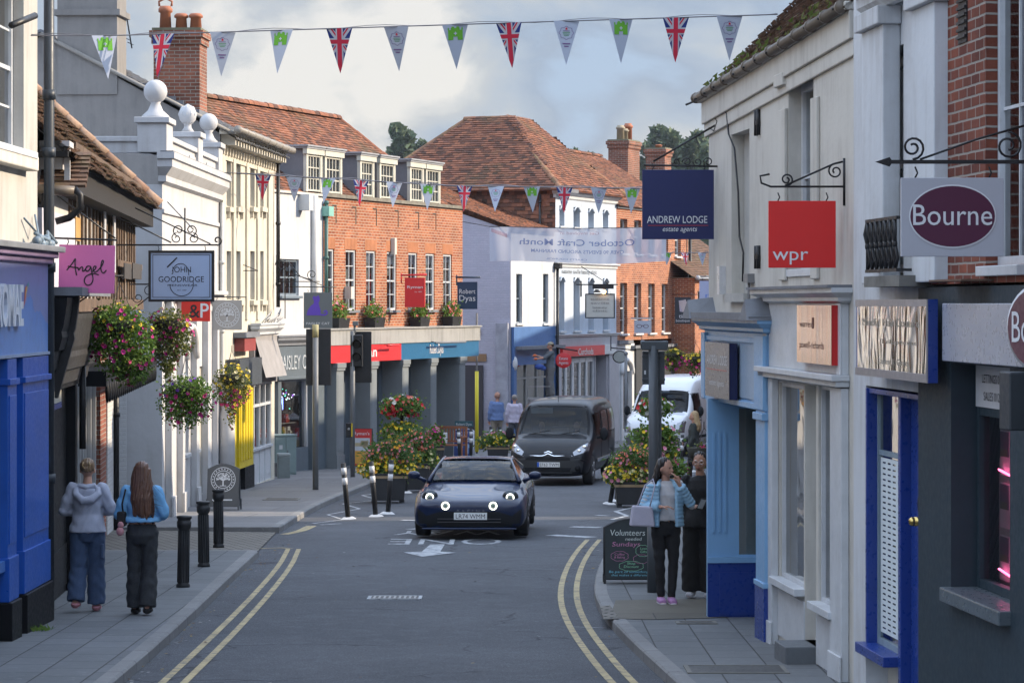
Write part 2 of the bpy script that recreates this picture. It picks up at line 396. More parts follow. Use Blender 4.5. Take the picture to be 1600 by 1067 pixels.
def pavement(name,line,side,far,mat,ends=(KERB,KERB),kname='kerb'):
 """strip from the kerb line out to x=far; a kerb-stone edge runs along it"""
 P=smooth2(line);N=len(P);h=[]
 for i,(x,y) in enumerate(P):
  d0=y-P[0][1];d1=P[-1][1]-y;t0=min(1,d0/1.0);t1=min(1,d1/1.0)
  h.append(ends[0]*(1-t0)+KERB*t0 if t0<1 else(ends[1]*(1-t1)+KERB*t1 if t1<1 else KERB))
 p=MB();v=[];f=[]
 for(x,y),hh in zip(P,h):v+=[(x+side*.15,y,gz(y)+hh),(far,y,gz(y)+hh)]
 for i in range(N-1):q=(2*i,2*i+1,2*i+3,2*i+2);f.append(q if side>0 else q[::-1])
 p.add(v,f);struct(p.build(name,mat))
 k=MB();v=[];f=[]
 for(x,y),hh in zip(P,h):
  v+=[(x,y,gz(y)-.02),(x+side*.005,y,gz(y)+hh-.015),(x+side*.022,y,gz(y)+hh+.003),(x+side*.15,y,gz(y)+hh+.003),(x+side*.15,y,gz(y)-.02)]
 for i in range(N-1):
  for j in range(4):q=(5*i+j,5*i+j+1,5*i+j+6,5*i+j+5);f.append(q[::-1] if side>0 else q)
 k.add(v,f);k.add([v[0],v[1],v[2],v[3],v[4]],[(0,1,2,3,4)]);b=len(v)-5
 k.add(v[b:],[(4,3,2,1,0)]);struct(k.build(kname,KST))
pavement('pavement',LK,-1,-9,PAVE)
pavement('pavement',LK2,-1,-16,PAVE2)
pavement('pavement',RK,1,9,PAVE)
s=MB();s.add([(-3.70,40.2,gz(40.2)+.02),(-3.85,46,gz(46)+.02),(-9,46.0,gz(46)+.09),(-9,40.2,gz(40.2)+.09)],[(0,1,2,3)])
struct(s.build('setts_crossing',SETTS))
s=MB();s.box(-9,40.15,gz(40.2)-.05,-3.62,40.25,gz(40.2)+KERB+.002);s.box(-16,45.95,gz(46)-.05,-3.8,46.05,gz(46)+KERB+.002);struct(s.build('kerb',KST))
def sheet(name,pts,mat,h):
 m=MB();m.add([(x,y,gz(y)+h) for x,y in pts],[tuple(range(len(pts)))]);return struct(m.build(name,mat))
a=[gp(*q,KERB)[:2] for q in((952,966),(962,938),(1108,936),(1180,962),(1100,966),(1010,968))]
sheet('worn_footway_patch',a,GRIT,KERB+.006)
a=[gp(*q,KERB)[:2] for q in((943,968),(938,948),(953,946),(968,968))]
sheet('setts_corner',a,SETTS,KERB+.010)
def worn(name,col,lo,hi_):
 t=NT(name);f=t.ramp(t.noise(7,8,.75),(lo,0),(hi_,1));c=t.mix(t.ramp(t.noise(2,4),(.3,0),(.7,1)),col,tuple(x*.72 for x in col))
 t.set(Base_Color=t.mix(f,c,(.055,.06,.07)),Roughness=.75);t.bump(t.noise(90,3),.5,.006);return t.mat
YEL=worn('yellow_road_paint',(.40,.32,.165),.49,.66);WLINE=worn('white_road_paint',(.40,.42,.44),.47,.64)
def line(name,P,wd,mat,h=.005,sm=True):
 P=smooth2(P) if sm else P;m=MB();v=[];n=len(P)
 for i in range(n):
  a=P[max(i-1,0)];b=P[min(i+1,n-1)];dx,dy=b[0]-a[0],b[1]-a[1];L=math.hypot(dx,dy) or 1
  nx,ny=-dy/L*wd/2,dx/L*wd/2
  for sg in(-1,1):x,y=P[i][0]+sg*nx,P[i][1]+sg*ny;v.append((x,y,gz(y)+h))
 m.add(v,[(2*i,2*i+2,2*i+3,2*i+1)[::-1] for i in range(n-1)])
 return struct(m.build(name,mat))
px=lambda L:[gp(*q)[:2] for q in L]
for off in(0,1):
 line('yellow_line',[(-3.02+off*.19,20),(-3.03+off*.19,30),(-3.16+off*.17,38),(-3.34+off*.16,42.0)],.070,YEL)
 line('yellow_line',px([(440+6*off,835),(462+10*off,831-off),(474+8*off,826),(482+9*off,821.5)]),.09,YEL)
 line('yellow_line',[(x-.19*off,y) for x,y in px([(1100,1180),(1040,1110),(990,1067),(952,1025),(918,980),(902,945),(900,915),(908,885),(922,860),(937,843)])],.070,YEL)
line('yellow_line',px([(404,857),(440,856),(455,857)]),.1,YEL,.006,False)
zl=[(488,818),(536,812),(512,804),(562,795),(536,787),(592,781),(566,774),(600,769)]
line('zigzag_line',px(zl),.06,WLINE,.005,False)
line('zigzag_line',px([(440+60,820),(533,818)]),.08,WLINE,.005,False)
line('zigzag_line',px([(1006,789),(962,799),(980,806),(955,812)]),.09,WLINE,.005,False)
line('zigzag_line',px([(1090,753),(1050,745),(1100,738),(1040,765),(985,783)]),.09,WLINE,.005,False)
for a,b,wd in(((892,823),(938,824),.3),((861,836),(924,839.5),.3),((932,805),(951,806),.14),((890,979),(948,981),.02)):
 line('give_way_dash',px([a,b]),wd,WLINE,.005,False)
line('give_way_dash',px([(627,812.5),(652,813)]),.2,WLINE,.005,False)
line('give_way_dash',px([(640,826),(665,827)]),.3,WLINE,.005,False)
m=MB();v=px([(631,863.5),(680,851.5),(704,851),(696,862.5),(711,864),(657,870)]);v=px([(631,863),(659,862),(672,851),(695,850.5),(688,862),(712,863.5),(660,870)])
m.add([(x,y,gz(y)+.006) for x,y in v],[(0,6,5,4,3,2,1)]);struct(m.build('road_arrow',WLINE))
def road_text(s,x,y0,y1,w):
 vs,fs,a,b=text_geo(s,bold=.0);m=MB()
 m.add([(x-(v[0]-(a+b)/2)*w/(b-a),y1-v[1]/.72*(y1-y0),gz(y1-v[1]/.72*(y1-y0))+.006) for v in vs],fs);struct(m.build('road_lettering',WLINE))
road_text('ONE',gp(696,846)[0],gp(0,851)[1],gp(0,842)[1],1.75)
road_text('WAY',gp(700,832)[0],gp(0,836)[1],gp(0,829.5)[1],1.75)
def cover(name,x,y,w,l,h,col=(.05,.05,.052),frame=None,bars=True):
 o=thing(name,*{'drain_cover':('iron gully grating with a worn white painted edge set in the road','drain'),'manhole_cover':('square iron inspection cover set flush in the slabs','manhole')}[name],(x,y,gz(y)+h))
 o.rotation_euler=(-math.atan(.0215),0,0)
 im=paint('cast_iron',(.055,.053,.05),.6,.4);b=MB()
 b.box(-w/2,-l/2,-.02,w/2,l/2,.004);b.build('plate',im,o)
 b=MB()
 for s in(-1,1):b.box(s*(w/2),-l/2-.04,-.02,s*(w/2+.04),l/2+.04,.008);b.box(-w/2,s*(l/2),-.02,w/2,s*(l/2+.04),.008)
 b.build('frame',frame or paint('worn_concrete',(.17,.165,.15),.8,.4),o)
 if bars:
  b=MB()
  for i in range(9):xx=-w/2+.04+i*(w-.08)/8;b.box(xx-.012,-l/2+.03,.004,xx+.012,l/2-.03,.010)
  b.build('grating',flat('worn_steel',(.22,.22,.21),.5),o)
 return o
q=gp(617,934);c1=cover('drain_cover',q[0],q[1],.56,.42,.004,frame=WLINE)
q=gp(440,780,KERB);c2=cover('manhole_cover',q[0],q[1],.62,.62,KERB+.004,bars=False);c2['label']='rusty inspection cover set in the far left pavement beside the grey pole'
q=gp(1088,973,KERB);c3=cover('manhole_cover',q[0],q[1],.34,.2,KERB+.004,bars=False);c3['label']='small pale inspection cover set in the right pavement by the blue shopfront'
q=gp(1150,1046,KERB);c4=cover('manhole_cover',q[0],q[1],.8,.55,KERB+.004,bars=False);c4['label']='large pale stone inspection slab nearest the camera in the right pavement'
HILL=paint('far_meadow',(.05,.07,.035),.9,.3,.02,0)
h=MB();v=[];nx_,ny_=24,8
for j in range(ny_):
 for i in range(nx_):
  x=-320+i*30;y=330+j*70;z=gz(y)+.3+(12+5*math.sin(x*.012+1.3)+3*math.sin(x*.05))*min(1,j/4.0)*(1 if j<6 else.9);v.append((x,y,z-1.2*(j==0)))
h.add(v,[(j*nx_+i,j*nx_+i+1,(j+1)*nx_+i+1,(j+1)*nx_+i) for j in range(ny_-1) for i in range(nx_-1)]);struct(h.build('hill',HILL))
# BUILDING TOOLS
class Fr:
 """facade frame: A is the left end, B the right end as seen from the street; local x runs A to B, local y into the building"""
 def __init__(s,ax,ay,bx,by,dz=0.0):
  L=math.hypot(bx-ax,by-ay);s.L=L;s.a=(ax,ay);s.d=((bx-ax)/L,(by-ay)/L);s.n=(-s.d[1],s.d[0])
  s.z0=gz(ay)+KERB+dz;s.rz=math.atan2(s.d[1],s.d[0])
 def at(s,px,py=None,off=0):
  q=(px-800)/FPX;ax=s.a[0]+off*s.n[0];ay=s.a[1]+off*s.n[1]
  t=(q*ay-ax)/(s.d[0]-q*s.d[1]);y=ay+t*s.d[1]
  return t if py is None else(t,CZ-(py-HOR)/FPX*y-s.z0)
 def rect(s,x0,x1,y0,y1,off=0):
  a,b=s.at(x0,off=off),s.at(x1,off=off);m=(x0+x1)/2
  return min(a,b),max(a,b),s.at(m,y1,off)[1],s.at(m,y0,off)[1]
 def world(s,t,off,z):return(s.a[0]+t*s.d[0]+off*s.n[0],s.a[1]+t*s.d[1]+off*s.n[1],s.z0+z)
 def thing(s,name,label,cat,t=0,off=0,z=0,group=None):
  return thing(name,label,cat,s.world(t,off,z),s.rz,group)
 def sub(s,t,off=0):
  f=Fr.__new__(Fr);f.__dict__.update(s.__dict__);f.a=(s.a[0]+t*s.d[0]+off*s.n[0],s.a[1]+t*s.d[1]+off*s.n[1]);return f
def wall(mb,x0,x1,z0,z1,holes=(),dep=.18,y=0,top=None):
 xs=sorted({x0,x1}|{h[0] for h in holes}|{h[1] for h in holes});zs=sorted({z0,z1}|{h[2] for h in holes}|{h[3] for h in holes})
 xs=[x for x in xs if x0<=x<=x1];zs=[z for z in zs if z0<=z<=z1]
 for i in range(len(xs)-1):
  j=0
  while j<len(zs)-1:
   cx=(xs[i]+xs[i+1])/2;ins=lambda c:any(h[0]<cx<h[1] and h[2]<c<h[3] for h in holes)
   if ins((zs[j]+zs[j+1])/2):j+=1;continue
   k=j
   while k+1<len(zs)-1 and not ins((zs[k+1]+zs[k+2])/2):k+=1
   mb.add([(xs[i],y,zs[j]),(xs[i+1],y,zs[j]),(xs[i+1],y,zs[k+1]),(xs[i],y,zs[k+1])],[(0,1,2,3)]);j=k+1
 for h in holes:
  a,b,c,d=h[:4]
  mb.add([(a,y,c),(b,y,c),(b,y,d),(a,y,d),(a,y+dep,c),(b,y+dep,c),(b,y+dep,d),(a,y+dep,d)],[(0,4,5,1),(1,5,6,2),(2,6,7,3),(3,7,4,0)])
def shell(mb,x0,x1,z0,z1,depth,y=0):
 mb.add([(x0,y,z0),(x0,y+depth,z0),(x0,y+depth,z1),(x0,y,z1)],[(0,3,2,1)])
 mb.add([(x1,y,z0),(x1,y+depth,z0),(x1,y+depth,z1),(x1,y,z1)],[(0,1,2,3)])
 mb.add([(x0,y+depth,z0),(x1,y+depth,z0),(x1,y+depth,z1),(x0,y+depth,z1)],[(0,3,2,1)])
 mb.add([(x0,y,z1),(x1,y,z1),(x1,y+depth,z1),(x0,y+depth,z1)],[(0,1,2,3)])
def window(P,x0,x1,z0,z1,y=.1,cols=2,rows=4,mat=None,bw=.05,sill=True,sillmat=None,sash=True,name='window',mun=.022,sd=.09,lab=None):
 mat=mat or WHITE;m=MB()
 for a,b in((x0,x0+bw),(x1-bw,x1)):m.box(a,y,z0,b,y+.07,z1)
 for a,b in((z0,z0+bw),(z1-bw,z1)):m.box(x0+bw,y+.002,a,x1-bw,y+.068,b)
 iw,ih=x1-x0-2*bw,z1-z0-2*bw
 for i in range(1,cols):c=x0+bw+iw*i/cols;m.box(c-mun/2,y+.02,z0+bw,c+mun/2,y+.045,z1-bw)
 for j in range(1,rows):
  c=z0+bw+ih*j/rows;q=mun*(1.9 if sash and j*2==rows else 1);m.box(x0+bw,y+.012 if q>mun else y+.022,c-q/2,x1-bw,y+.048 if q>mun else y+.043,c+q/2)
 o=m.build(name,mat,P,label=lab)
 g=MB();g.quad((x0+bw,y+.035,z0+bw),(x1-bw,y+.035,z0+bw),(x1-bw,y+.035,z1-bw),(x0+bw,y+.035,z1-bw));g.build('pane',GLASS,o)
 if sill:g=MB();g.box(x0-.05,y-sd-.05,z0-.07,x1+.05,y+.02,z0-.003);g.build('sill',sillmat or mat,o,.006)
 if R.random()<.85:
  g=MB();k=R.uniform(.35,1)*ih;q=y+.14;n=14;zz=z1-bw-k if R.random()<.5 else z0+bw
  for i in range(n):
   a,b=x0+bw+iw*i/n,x0+bw+iw*(i+1)/n;oo=.012*(i%2)
   g.add([(a,q+oo,zz),(b,q+.012-oo,zz),(b,q+.012-oo,zz+k),(a,q+oo,zz+k)],[(0,1,2,3)])
  g.build('curtain',CURT,o)
 return o
CURT=flat('net_curtain',(.46,.46,.45),.9)
def tile_plane(mb,o,u,v,W,L,gauge=.10,tw=.165,th=.018,keep=None,wob=.0):
 """rows of small plain tiles from the eave point o; u along the eave, v up the slope; each tile is an island of its own"""
 o=Vector(o);u=Vector(u).normalized();v=Vector(v).normalized();n=u.cross(v)
 if n.z<0:n=-n
 flip=u.cross(v).z<0
 rows=int(L/gauge);c=int(W/tw)+1;F=[(0,1,2,3),(4,5,1,0)]
 if flip:F=[f[::-1] for f in F]
 under=[o+n*-.012,o+u*W+n*-.012,o+u*W+v*L+n*-.012,o+v*L+n*-.012]
 if keep is None:mb.add(under,[(0,1,2,3)] if not flip else[(3,2,1,0)])
 for j in range(rows):
  for i in range(-1,c):
   a=i*tw+(tw/2 if j%2 else 0);b=a+tw-.004;cu=(a+b)/2;cv=j*gauge
   if keep:
    if not keep(cu,cv+gauge/2):continue
   else:
    a=max(a,0);b=min(b,W)
    if b-a<.03:continue
   sag=wob*math.sin(cu*.9+1)*math.sin(cv*1.3)+wob*.5*math.sin(cu*2.3+cv)
   l0=th+R.uniform(-.004,.010)+sag;l1=-.002+sag;dv=R.uniform(-.008,.004)
   p0=o+u*a+v*(cv+dv)+n*(l0+R.uniform(-.004,.004));p1=o+u*b+v*(cv+dv)+n*l0
   p2=o+u*b+v*(cv+gauge*1.1)+n*l1;p3=o+u*a+v*(cv+gauge*1.1)+n*l1
   mb.add([p0,p1,p2,p3,p0-n*(th+.012),p1-n*(th+.012)],F)
def ridge_tiles(mb,a,b,r=.11,step=.32):
 a=Vector(a);b=Vector(b);d=b-a;n=max(1,int(d.length/step));d/=n;t=d.normalized();s=t.cross(Vector((0,0,1))).normalized();up=s.cross(t)
 for i in range(n):
  p=a+d*i;q=p+d*1.03;v=[];k=7;rr=r+R.uniform(-.006,.008)
  for c,e in((p,rr),(q,rr*.93)):
   for j in range(k):g=PI*j/(k-1);v.append(c+s*(e*math.cos(g))+up*(e*math.sin(g)-.05))
  mb.add(v,[(j,j+1,j+1+k,j+k) for j in range(k-1)]+[tuple(range(k-1,-1,-1)),tuple(range(k,2*k))])
def chimney(P,x,y,z0,z1,w,d,bmat,pots,cap=True):
 c=MB();c.box(x-w/2,y-d/2,z0,x+w/2,y+d/2,z1-.28);c.box(x-w/2-.04,y-d/2-.04,z1-.28,x+w/2+.04,y+d/2+.04,z1-.14);c.box(x-w/2-.08,y-d/2-.08,z1-.14,x+w/2+.08,y+d/2+.08,z1)
 o=c.build('chimney',bmat,P)
 m=MB();m.box(x-w/2-.03,y-d/2-.03,z1,x+w/2+.03,y+d/2+.03,z1+.06);m.build('flaunching',paint('mossy_mortar',(.17,.165,.11),.9,.4,4,.5,(.05,.07,.02)),o)
 for(dx,r,h,kind,mt) in pots:
  m=MB();m.lathe([(r*.95,z1+.03),(r*.9,z1+h*.75),(r*1.15,z1+h*.78),(r*1.15,z1+h*.88),(r*.85,z1+h*.92),(r*.8,z1+h),(r*.65,z1+h),(r*.65,z1+h*.9)],14,(x+dx,y,0))
  if kind:
   m.tube([(x+dx-r*.9,y,z1+h*.95),(x+dx-r,y,z1+h*1.2),(x+dx,y,z1+h*1.38),(x+dx+r,y,z1+h*1.2),(x+dx+r*.9,y,z1+h*.95)],r*.22,6)
  m.build('chimney_pot',mt,o)
 return o
def gutter(P,pts,r=.06,mat=None,brk=.9):
 m=MB();m.tube(pts,r,10)
 a,b=Vector(pts[0]),Vector(pts[-1]);n=int((b-a).length/brk)
 for i in range(n+1):
  c=a+(b-a)*(i/max(1,n));t=(b-a).normalized();m.tube([c-t*.03,c+t*.03],r*1.25,10)
 return m.build('gutter',mat or IRON,P)
def downpipe(P,x,y,z0,z1,r=.035,mat=None):
 m=MB();m.tube([(x,y,z0),(x,y,z1)],r,8)
 z=z0+.5
 while z<z1:m.tube([(x,y,z),(x,y,z+.07)],r*1.35,8);z+=1.4
 return m.build('downpipe',mat or IRON,P)
def cornice(P,x0,x1,z,y=0,prof=((0,0),(.06,.03),(.06,.08),(.14,.16),(.14,.22),(.17,.24),(.17,.28)),mat=None,name='cornice',ret=True):
 """moulding running along the facade; prof: (projection, height)"""
 m=MB();v=[];f=[];n=len(prof);e=.012
 for a,sg in((x0,-1),(x1,1)):
  for p,h in prof:v.append((a+(sg*p if ret else 0),y-p,z+h))
 for i in range(n-1):f.append((i,i+n,i+n+1,i+1))
 m.add(v,f);top=prof[-1];p,h=top
 m.add([(x0-(p if ret else 0),y-p,z+h),(x1+(p if ret else 0),y-p,z+h),(x1+(p if ret else 0),y+.06,z+h),(x0-(p if ret else 0),y+.06,z+h)],[(0,1,2,3)])
 for a,sg in((x0,-1),(x1,1)):
  v=[(a+(sg*p_ if ret else 0),y-p_,z+h_) for p_,h_ in prof]+[(a+(sg*p_ if ret else 0),y+.06,z+h_) for p_,h_ in prof]
  m.add(v,[((i,i+1,i+1+n,i+n) if sg<0 else(i+1,i,i+n,i+1+n)) for i in range(n-1)])
 v=[(x0,y,z),(x1,y,z),(x1,y+.06,z),(x0,y+.06,z)];m.add(v,[(3,2,1,0)])
 return m.build(name,mat or WHITE,P)
def shopfront(P,x0,x1,zb,zt,n,y=.12,mat=None,stall=.6,stallmat=None,mw=.06,trans=None,door=None,fillm=None):
 """glazed shopfront: stall riser, posts, transom, panes; door = index of the bay that is a door"""
 mat=mat or WHITE;m=MB();w=(x1-x0)/n
 for i in range(n+1):c=x0+w*i;m.box(c-mw/2,y-.03,zb,c+mw/2,y+.05,zt)
 m.box(x0,y-.02,zt-mw,x1,y+.04,zt-.002)
 o=m.build('shop_window',mat,P)
 if trans:
  t=MB();t.box(x0,y-.025,trans-mw/2,x1,y+.045,trans+mw/2);t.build('transom',mat,o)
 for i in range(n):
  a,b=x0+w*i+mw/2,x0+w*(i+1)-mw/2
  if door==i:
   d=MB();
   for p,q in((a,a+.09),(b-.09,b)):d.box(p,y,zb,q,y+.04,(trans or zt)-mw)
   d.box(a+.09,y+.001,zb,b-.09,y+.039,zb+.28);d.box(a+.09,y+.001,(trans or zt)-mw-.1,b-.09,y+.039,(trans or zt)-mw)
   dd=d.build('door',mat,o);h=MB();h.tube([(b-.06,y-.04,zb+.95),(b-.06,y-.04,zb+1.2)],.012,6);h.build('handle',flat('brass',(.5,.36,.12),.3,1),dd)
   s0=zb
  else:
   d=MB();d.box(a-mw/2+.001,y-.012,zb,b+mw/2-.001,y+.02,zb+stall);d.box(a+.06,y-.02,zb+.12,b-.06,y-.012,zb+stall-.1)
   d.build('stall_riser',stallmat or mat,o)
   d=MB();d.box(a-mw/2,y-.08,zb+stall,b+mw/2,y+.04,zb+stall+.05);d.build('sill',stallmat or mat,o);s0=zb+stall+.05
  g=MB();g.quad((a,y+.015,s0),(b,y+.015,s0),(b,y+.015,zt-mw),(a,y+.015,zt-mw));g.build('pane',GLASS,o)
 return o
def room(P,x0,x1,z0,z1,y0,y1,mat,name='shop_interior'):
 m=MB();m.add([(x0,y0,z0),(x1,y0,z0),(x1,y1,z0),(x0,y1,z0),(x0,y0,z1),(x1,y0,z1),(x1,y1,z1),(x0,y1,z1)],[(0,1,2,3),(4,7,6,5),(3,2,6,7),(0,3,7,4),(2,1,5,6)])
 return m.build(name,mat,P)
def stock(P,x0,x1,z0,z1,y,n,mats,kind='box'):
 sh=MB();r=random.Random(int(x0*100)+n)
 for k in range(3):z=z0+(z1-z0)*k/3;sh.box(x0,y-.1,z-.02,x1,y+.25,z)
 o=sh.build('shelf',paint('pale_shelf',(.35,.33,.3),.6),P)
 g=MB()
 for i in range(n):
  x=r.uniform(x0+.05,x1-.12);z=z0+(z1-z0)*r.randrange(3)/3;w=r.uniform(.06,.18);h=r.uniform(.08,(z1-z0)/3*.8);g.m=r.randrange(len(mats))
  if r.random()<.6:g.box(x,y-.05+r.random()*.1,z+.001,x+w,y+.15,z+h)
  else:g.lathe([(w*.3,z+.001),(w*.45,z+h*.4),(w*.2,z+h*.8),(w*.28,z+h)],8,(x+w/2,y+.03,0))
 g.build('goods',list(mats),P)
GOODS=[flat('goods_'+n,c,.5) for n,c in(('red',(.4,.05,.04)),('blue',(.05,.14,.4)),('cream',(.5,.46,.36)),('green',(.08,.25,.08)),('yellow',(.5,.36,.05)),('black',(.03,.03,.03)),('white',(.6,.6,.6)))]
def gable_roof(P,x0,x1,y0,y1,zE,zR,mat,under=None,gauge=.1,oh=.18,wob=0,back=True,ridge=True,tw=.165,ends=0):
 """ridge parallel to the facade; y0 front, y1 back; oh: eave overhang"""
 ym=(y0+y1)/2;m=MB();s=(zR-zE)/(ym-y0)
 for sg,ya in((1,y0),)+(((-1,y1),) if back else()):
  v=Vector((0,sg*(ym-y0),zR-zE));L=v.length+oh;v.normalize()
  o=Vector((x0,ya,zE))-v*oh
  tile_plane(m,o,(1,0,0),v,x1-x0,L,gauge,tw,wob=wob)
 o=m.build('roof',mat,P)
 if ridge:r=MB();ridge_tiles(r,(x0,ym,zR+.02),(x1,ym,zR+.02));r.build('ridge_tiles',mat,o)
 return o
def gable_wall(mb,x,y0,y1,z0,zE,zR,th=.25,side=-1):
 ym=(y0+y1)/2;pts=[(y0,z0),(y1,z0),(y1,zE),(ym,zR),(y0,zE)]
 a=[(x,p,q) for p,q in pts];b=[(x-side*th,p,q) for p,q in pts]
 mb.add(a+b,[(0,1,2,3,4) if side>0 else(4,3,2,1,0),(9,8,7,6,5) if side>0 else(5,6,7,8,9)]+[((i+5,i,(i+1)%5,(i+1)%5+5) if side<0 else(i,i+5,(i+1)%5+5,(i+1)%5)) for i in range(5)])
 # RIGHT-HAND BUILDINGS
CREAM=render_wall('cream_render',(.53,.51,.46),amt=.9);WHITER=render_wall('white_render',(.54,.56,.58),amt=.9);LILAC=render_wall('lilac_render',(.44,.44,.50),amt=.3)
REDB=brick('red_brick',(.15,.045,.032),(.28,.085,.05),(.27,.24,.21),.75)
ORB=brick('orange_brick',(.25,.070,.034),(.42,.15,.07),(.40,.33,.25),.6)
LBLUE=paint('light_blue_paint',(.20,.38,.60),.35,.12);DBLUE=paint('royal_blue_paint',(.012,.040,.22),.3,.15);TEAL=paint('dark_teal_paint',(.024,.040,.052),.55,.25,spec=.2)
CLAY=tiles('old_clay_tiles',[(.08,.056,.043),(.13,.082,.06),(.165,.10,.07),(.10,.072,.054)],(.075,.085,.035),.65,1.0)
CLAYR=tiles('red_clay_tiles',[(.10,.052,.038),(.21,.09,.056),(.28,.12,.07),(.075,.045,.036),(.17,.08,.054)],(.10,.085,.05),.6,.55)
GUTB=paint('brown_gutter',(.13,.105,.08),.45,.3)
STEEL=paint('brushed_steel',(.50,.50,.52),.32,.1,6,.05,None,1)
FRr=Fr(2.16,30.9,3.86,12)
T=lambda q,off=0:FRr.at(q,off=off)
H_=lambda q,py,off=0:FRr.at(q,py,off)[1]
G=lambda t:-(-.0215)*0+(gz(FRr.a[1]+t*FRr.d[1])+KERB-FRr.z0)
P=FRr.thing('rendered_house','cream rendered house with a mossy tiled roof, brown gutter and two shopfronts below','house')
t1=T(1345);ze=5.55;hE=(FRr.at(1101,off=-.08)-.03,FRr.at(1184,off=-.08),-.3,FRr.at(1150,628,-.08)[1])
hA=FRr.rect(1143,1171,206,458);hB=FRr.rect(1232,1271,122,420)
w1=(T(1218),T(1256),H_(1250,926),H_(1236,600));w2=(T(1279),T(1310),H_(1304,962),H_(1295,604));dr=(T(1258),T(1275),G(T(1266))+.16,H_(1266,602))
m=MB();wall(m,0,t1,-.4,ze,[hA,hB,w1,w2,dr,hE],.16);shell(m,0,t1,-.4,ze,6.5);m.build('wall',CREAM,P)
for gx,gs in((0,-1),(t1,1)):m=MB();gable_wall(m,gx,0,6.5,ze-.01,ze,ze+3.2,side=gs);m.build('gable',CREAM,P)
r=MB();v=Vector((0,3.25,3.25)).normalized();tile_plane(r,Vector((-.05,0,ze+.1))-v*.14,(1,0,0),v,t1+.05,4.7,wob=.014)
tile_plane(r,Vector((-.35,6.5,ze+.1)),(1,0,0),(0,-1,1),t1+.35,4.6)
ro=r.build('roof',CLAY,P);r=MB();ridge_tiles(r,(-.35,3.25,ze+3.4),(t1,3.25,ze+3.4));r.build('ridge_tiles',CLAY,ro)
m=MB();m.box(-.05,-.10,ze-.02,t1-.01,.02,ze+.05);m.box(0,-.06,ze-.26,t1-.02,.0,ze-.02);m.box(0,-.03,ze-.40,t1-.02,.0,ze-.26);m.build('eaves_board',CREAM,P,.01)
gutter(P,[(-.05,-.11,ze+.04),(t1*.5,-.11,ze+.02),(t1-.08,-.11,ze+.01)],.048,GUTB,.62)
m=MB()
for x in[i*.62 for i in range(-1,int(t1/.62)+1)]:m.tube([(x+.2,-.05,ze+.05),(x+.2,-.17,ze+.0)],.012,4)
m.build('gutter_bracket',IRON,P)
m=MB()
for i in range(420):
 x=R.uniform(.3,t1-.5);
 if R.random()>.15+.55*math.sin(x*2.1)**2:continue
 y=-.20+R.random()*.45;z=ze+.05+max(0,y+.12)*1.0;a=R.uniform(0,6.3);l=R.uniform(.015,.05)
 m.add([(x,y,z),(x+l*math.cos(a),y+l*math.sin(a),z+.3*l),(x+l*.4,y+l*.2,z+l*1.2)],[(0,1,2)])
m.build('moss',foliage('moss',[(.06,.09,.02),(.10,.13,.03),(.14,.14,.05)]),P,kind='stuff')
m=MB();m.box(hA[0]-.04,-.07,hA[2]-.09,hA[1]+.05,.05,hA[2]-.002);m.box(hA[0],.13,hA[2],hA[1],.16,hA[3]);m.build('blind_window',paint('grey_cream_paint',(.40,.40,.38),.6),P)
window(P,hB[0],hB[1],hB[2],hB[3]-.02,.12,1,2,bw=.07)
m=MB();m.box(hB[0]-.34,-.035,hB[2]-.1,hB[0]-.02,0,ze-.41);m.box(hB[1]+.02,-.035,hB[2]-.1,hB[1]+.3,0,ze-.41);m.box(hB[0]-.4,-.07,hB[3]-.02,hB[0]+.04,0,hB[3]+.1);m.build('pilaster',CREAM,P,.01)
for k,(q,a,b) in enumerate(((1186,172,212),(1186,384,420))):
 tt,z0=FRr.at(q,b);z1=H_(q,a);m=MB();m.tube([(tt-.06,-.02,z0),(tt-.06,-.02,z1)],.022,6);m.tube([(tt+.07,-.02,z0),(tt+.07,-.02,z1)],.022,6);m.box(tt-.1,-.03,(z0+z1)/2-.02,tt+.1,-.005,(z0+z1)/2+.02);m.build('wall_tie',IRON,P)
for o_ in P.children:
 if o_.name.split('.')[0] in('roof','gutter','gutter_bracket','moss','eaves_board'):o_.rotation_euler[1]=-.028
m=MB();q=lambda px_,py_,o=-.03:(T(px_),o,H_(px_,py_))
m.tube([q(1120,150),q(1140,178),q(1143,210),q(1152,232),q(1158,300),q(1160,370),q(1166,395),q(1165,440)],.010,4)
m.tube([q(1118,180),q(1125,190),q(1120,205),q(1112,200)],.008,4)
pts=[q(1112+i*7.5,497+3*math.sin(i*1.7)+(i>9)*6,-.05-.02*math.sin(i*2.3)) for i in range(13)];m.tube(pts,.014,4);m.tube([(a,b-.02,c+.02*math.sin(i*2.9)) for i,(a,b,c) in enumerate(pts)],.010,4)
m.build('cable',IRON,P)
m=MB();a=T(1132);m.box(a-.07,-.07,H_(1132,460),a+.09,0,H_(1132,416));o=m.build('alarm_box',paint('white_plastic',(.6,.6,.6),.3),P)
m=MB();m.tube([(T(1176),-.04,H_(1176,430)),(T(1176),-.04,H_(1176,500))],.014,5);m.box(T(1172),-.07,H_(1174,442),T(1179),0,H_(1174,428));m.build('conduit',paint('grey_plastic',(.2,.2,.2),.5),P)
a,b=T(1204),T(1327);zc=H_(1264,474);zl=H_(1264,596);zf=H_(1264,580)
for s0,s1 in((a,T(1217)),(T(1309),b)):m=MB();m.box(s0,-.07,G(s0)-.2,s1,-.002,zl-.01);m.box(s0-.02,-.09,G(s0)-.2,s1+.02,-.07,G(s0)+.22);m.build('pilaster',WHITE,P,.008)
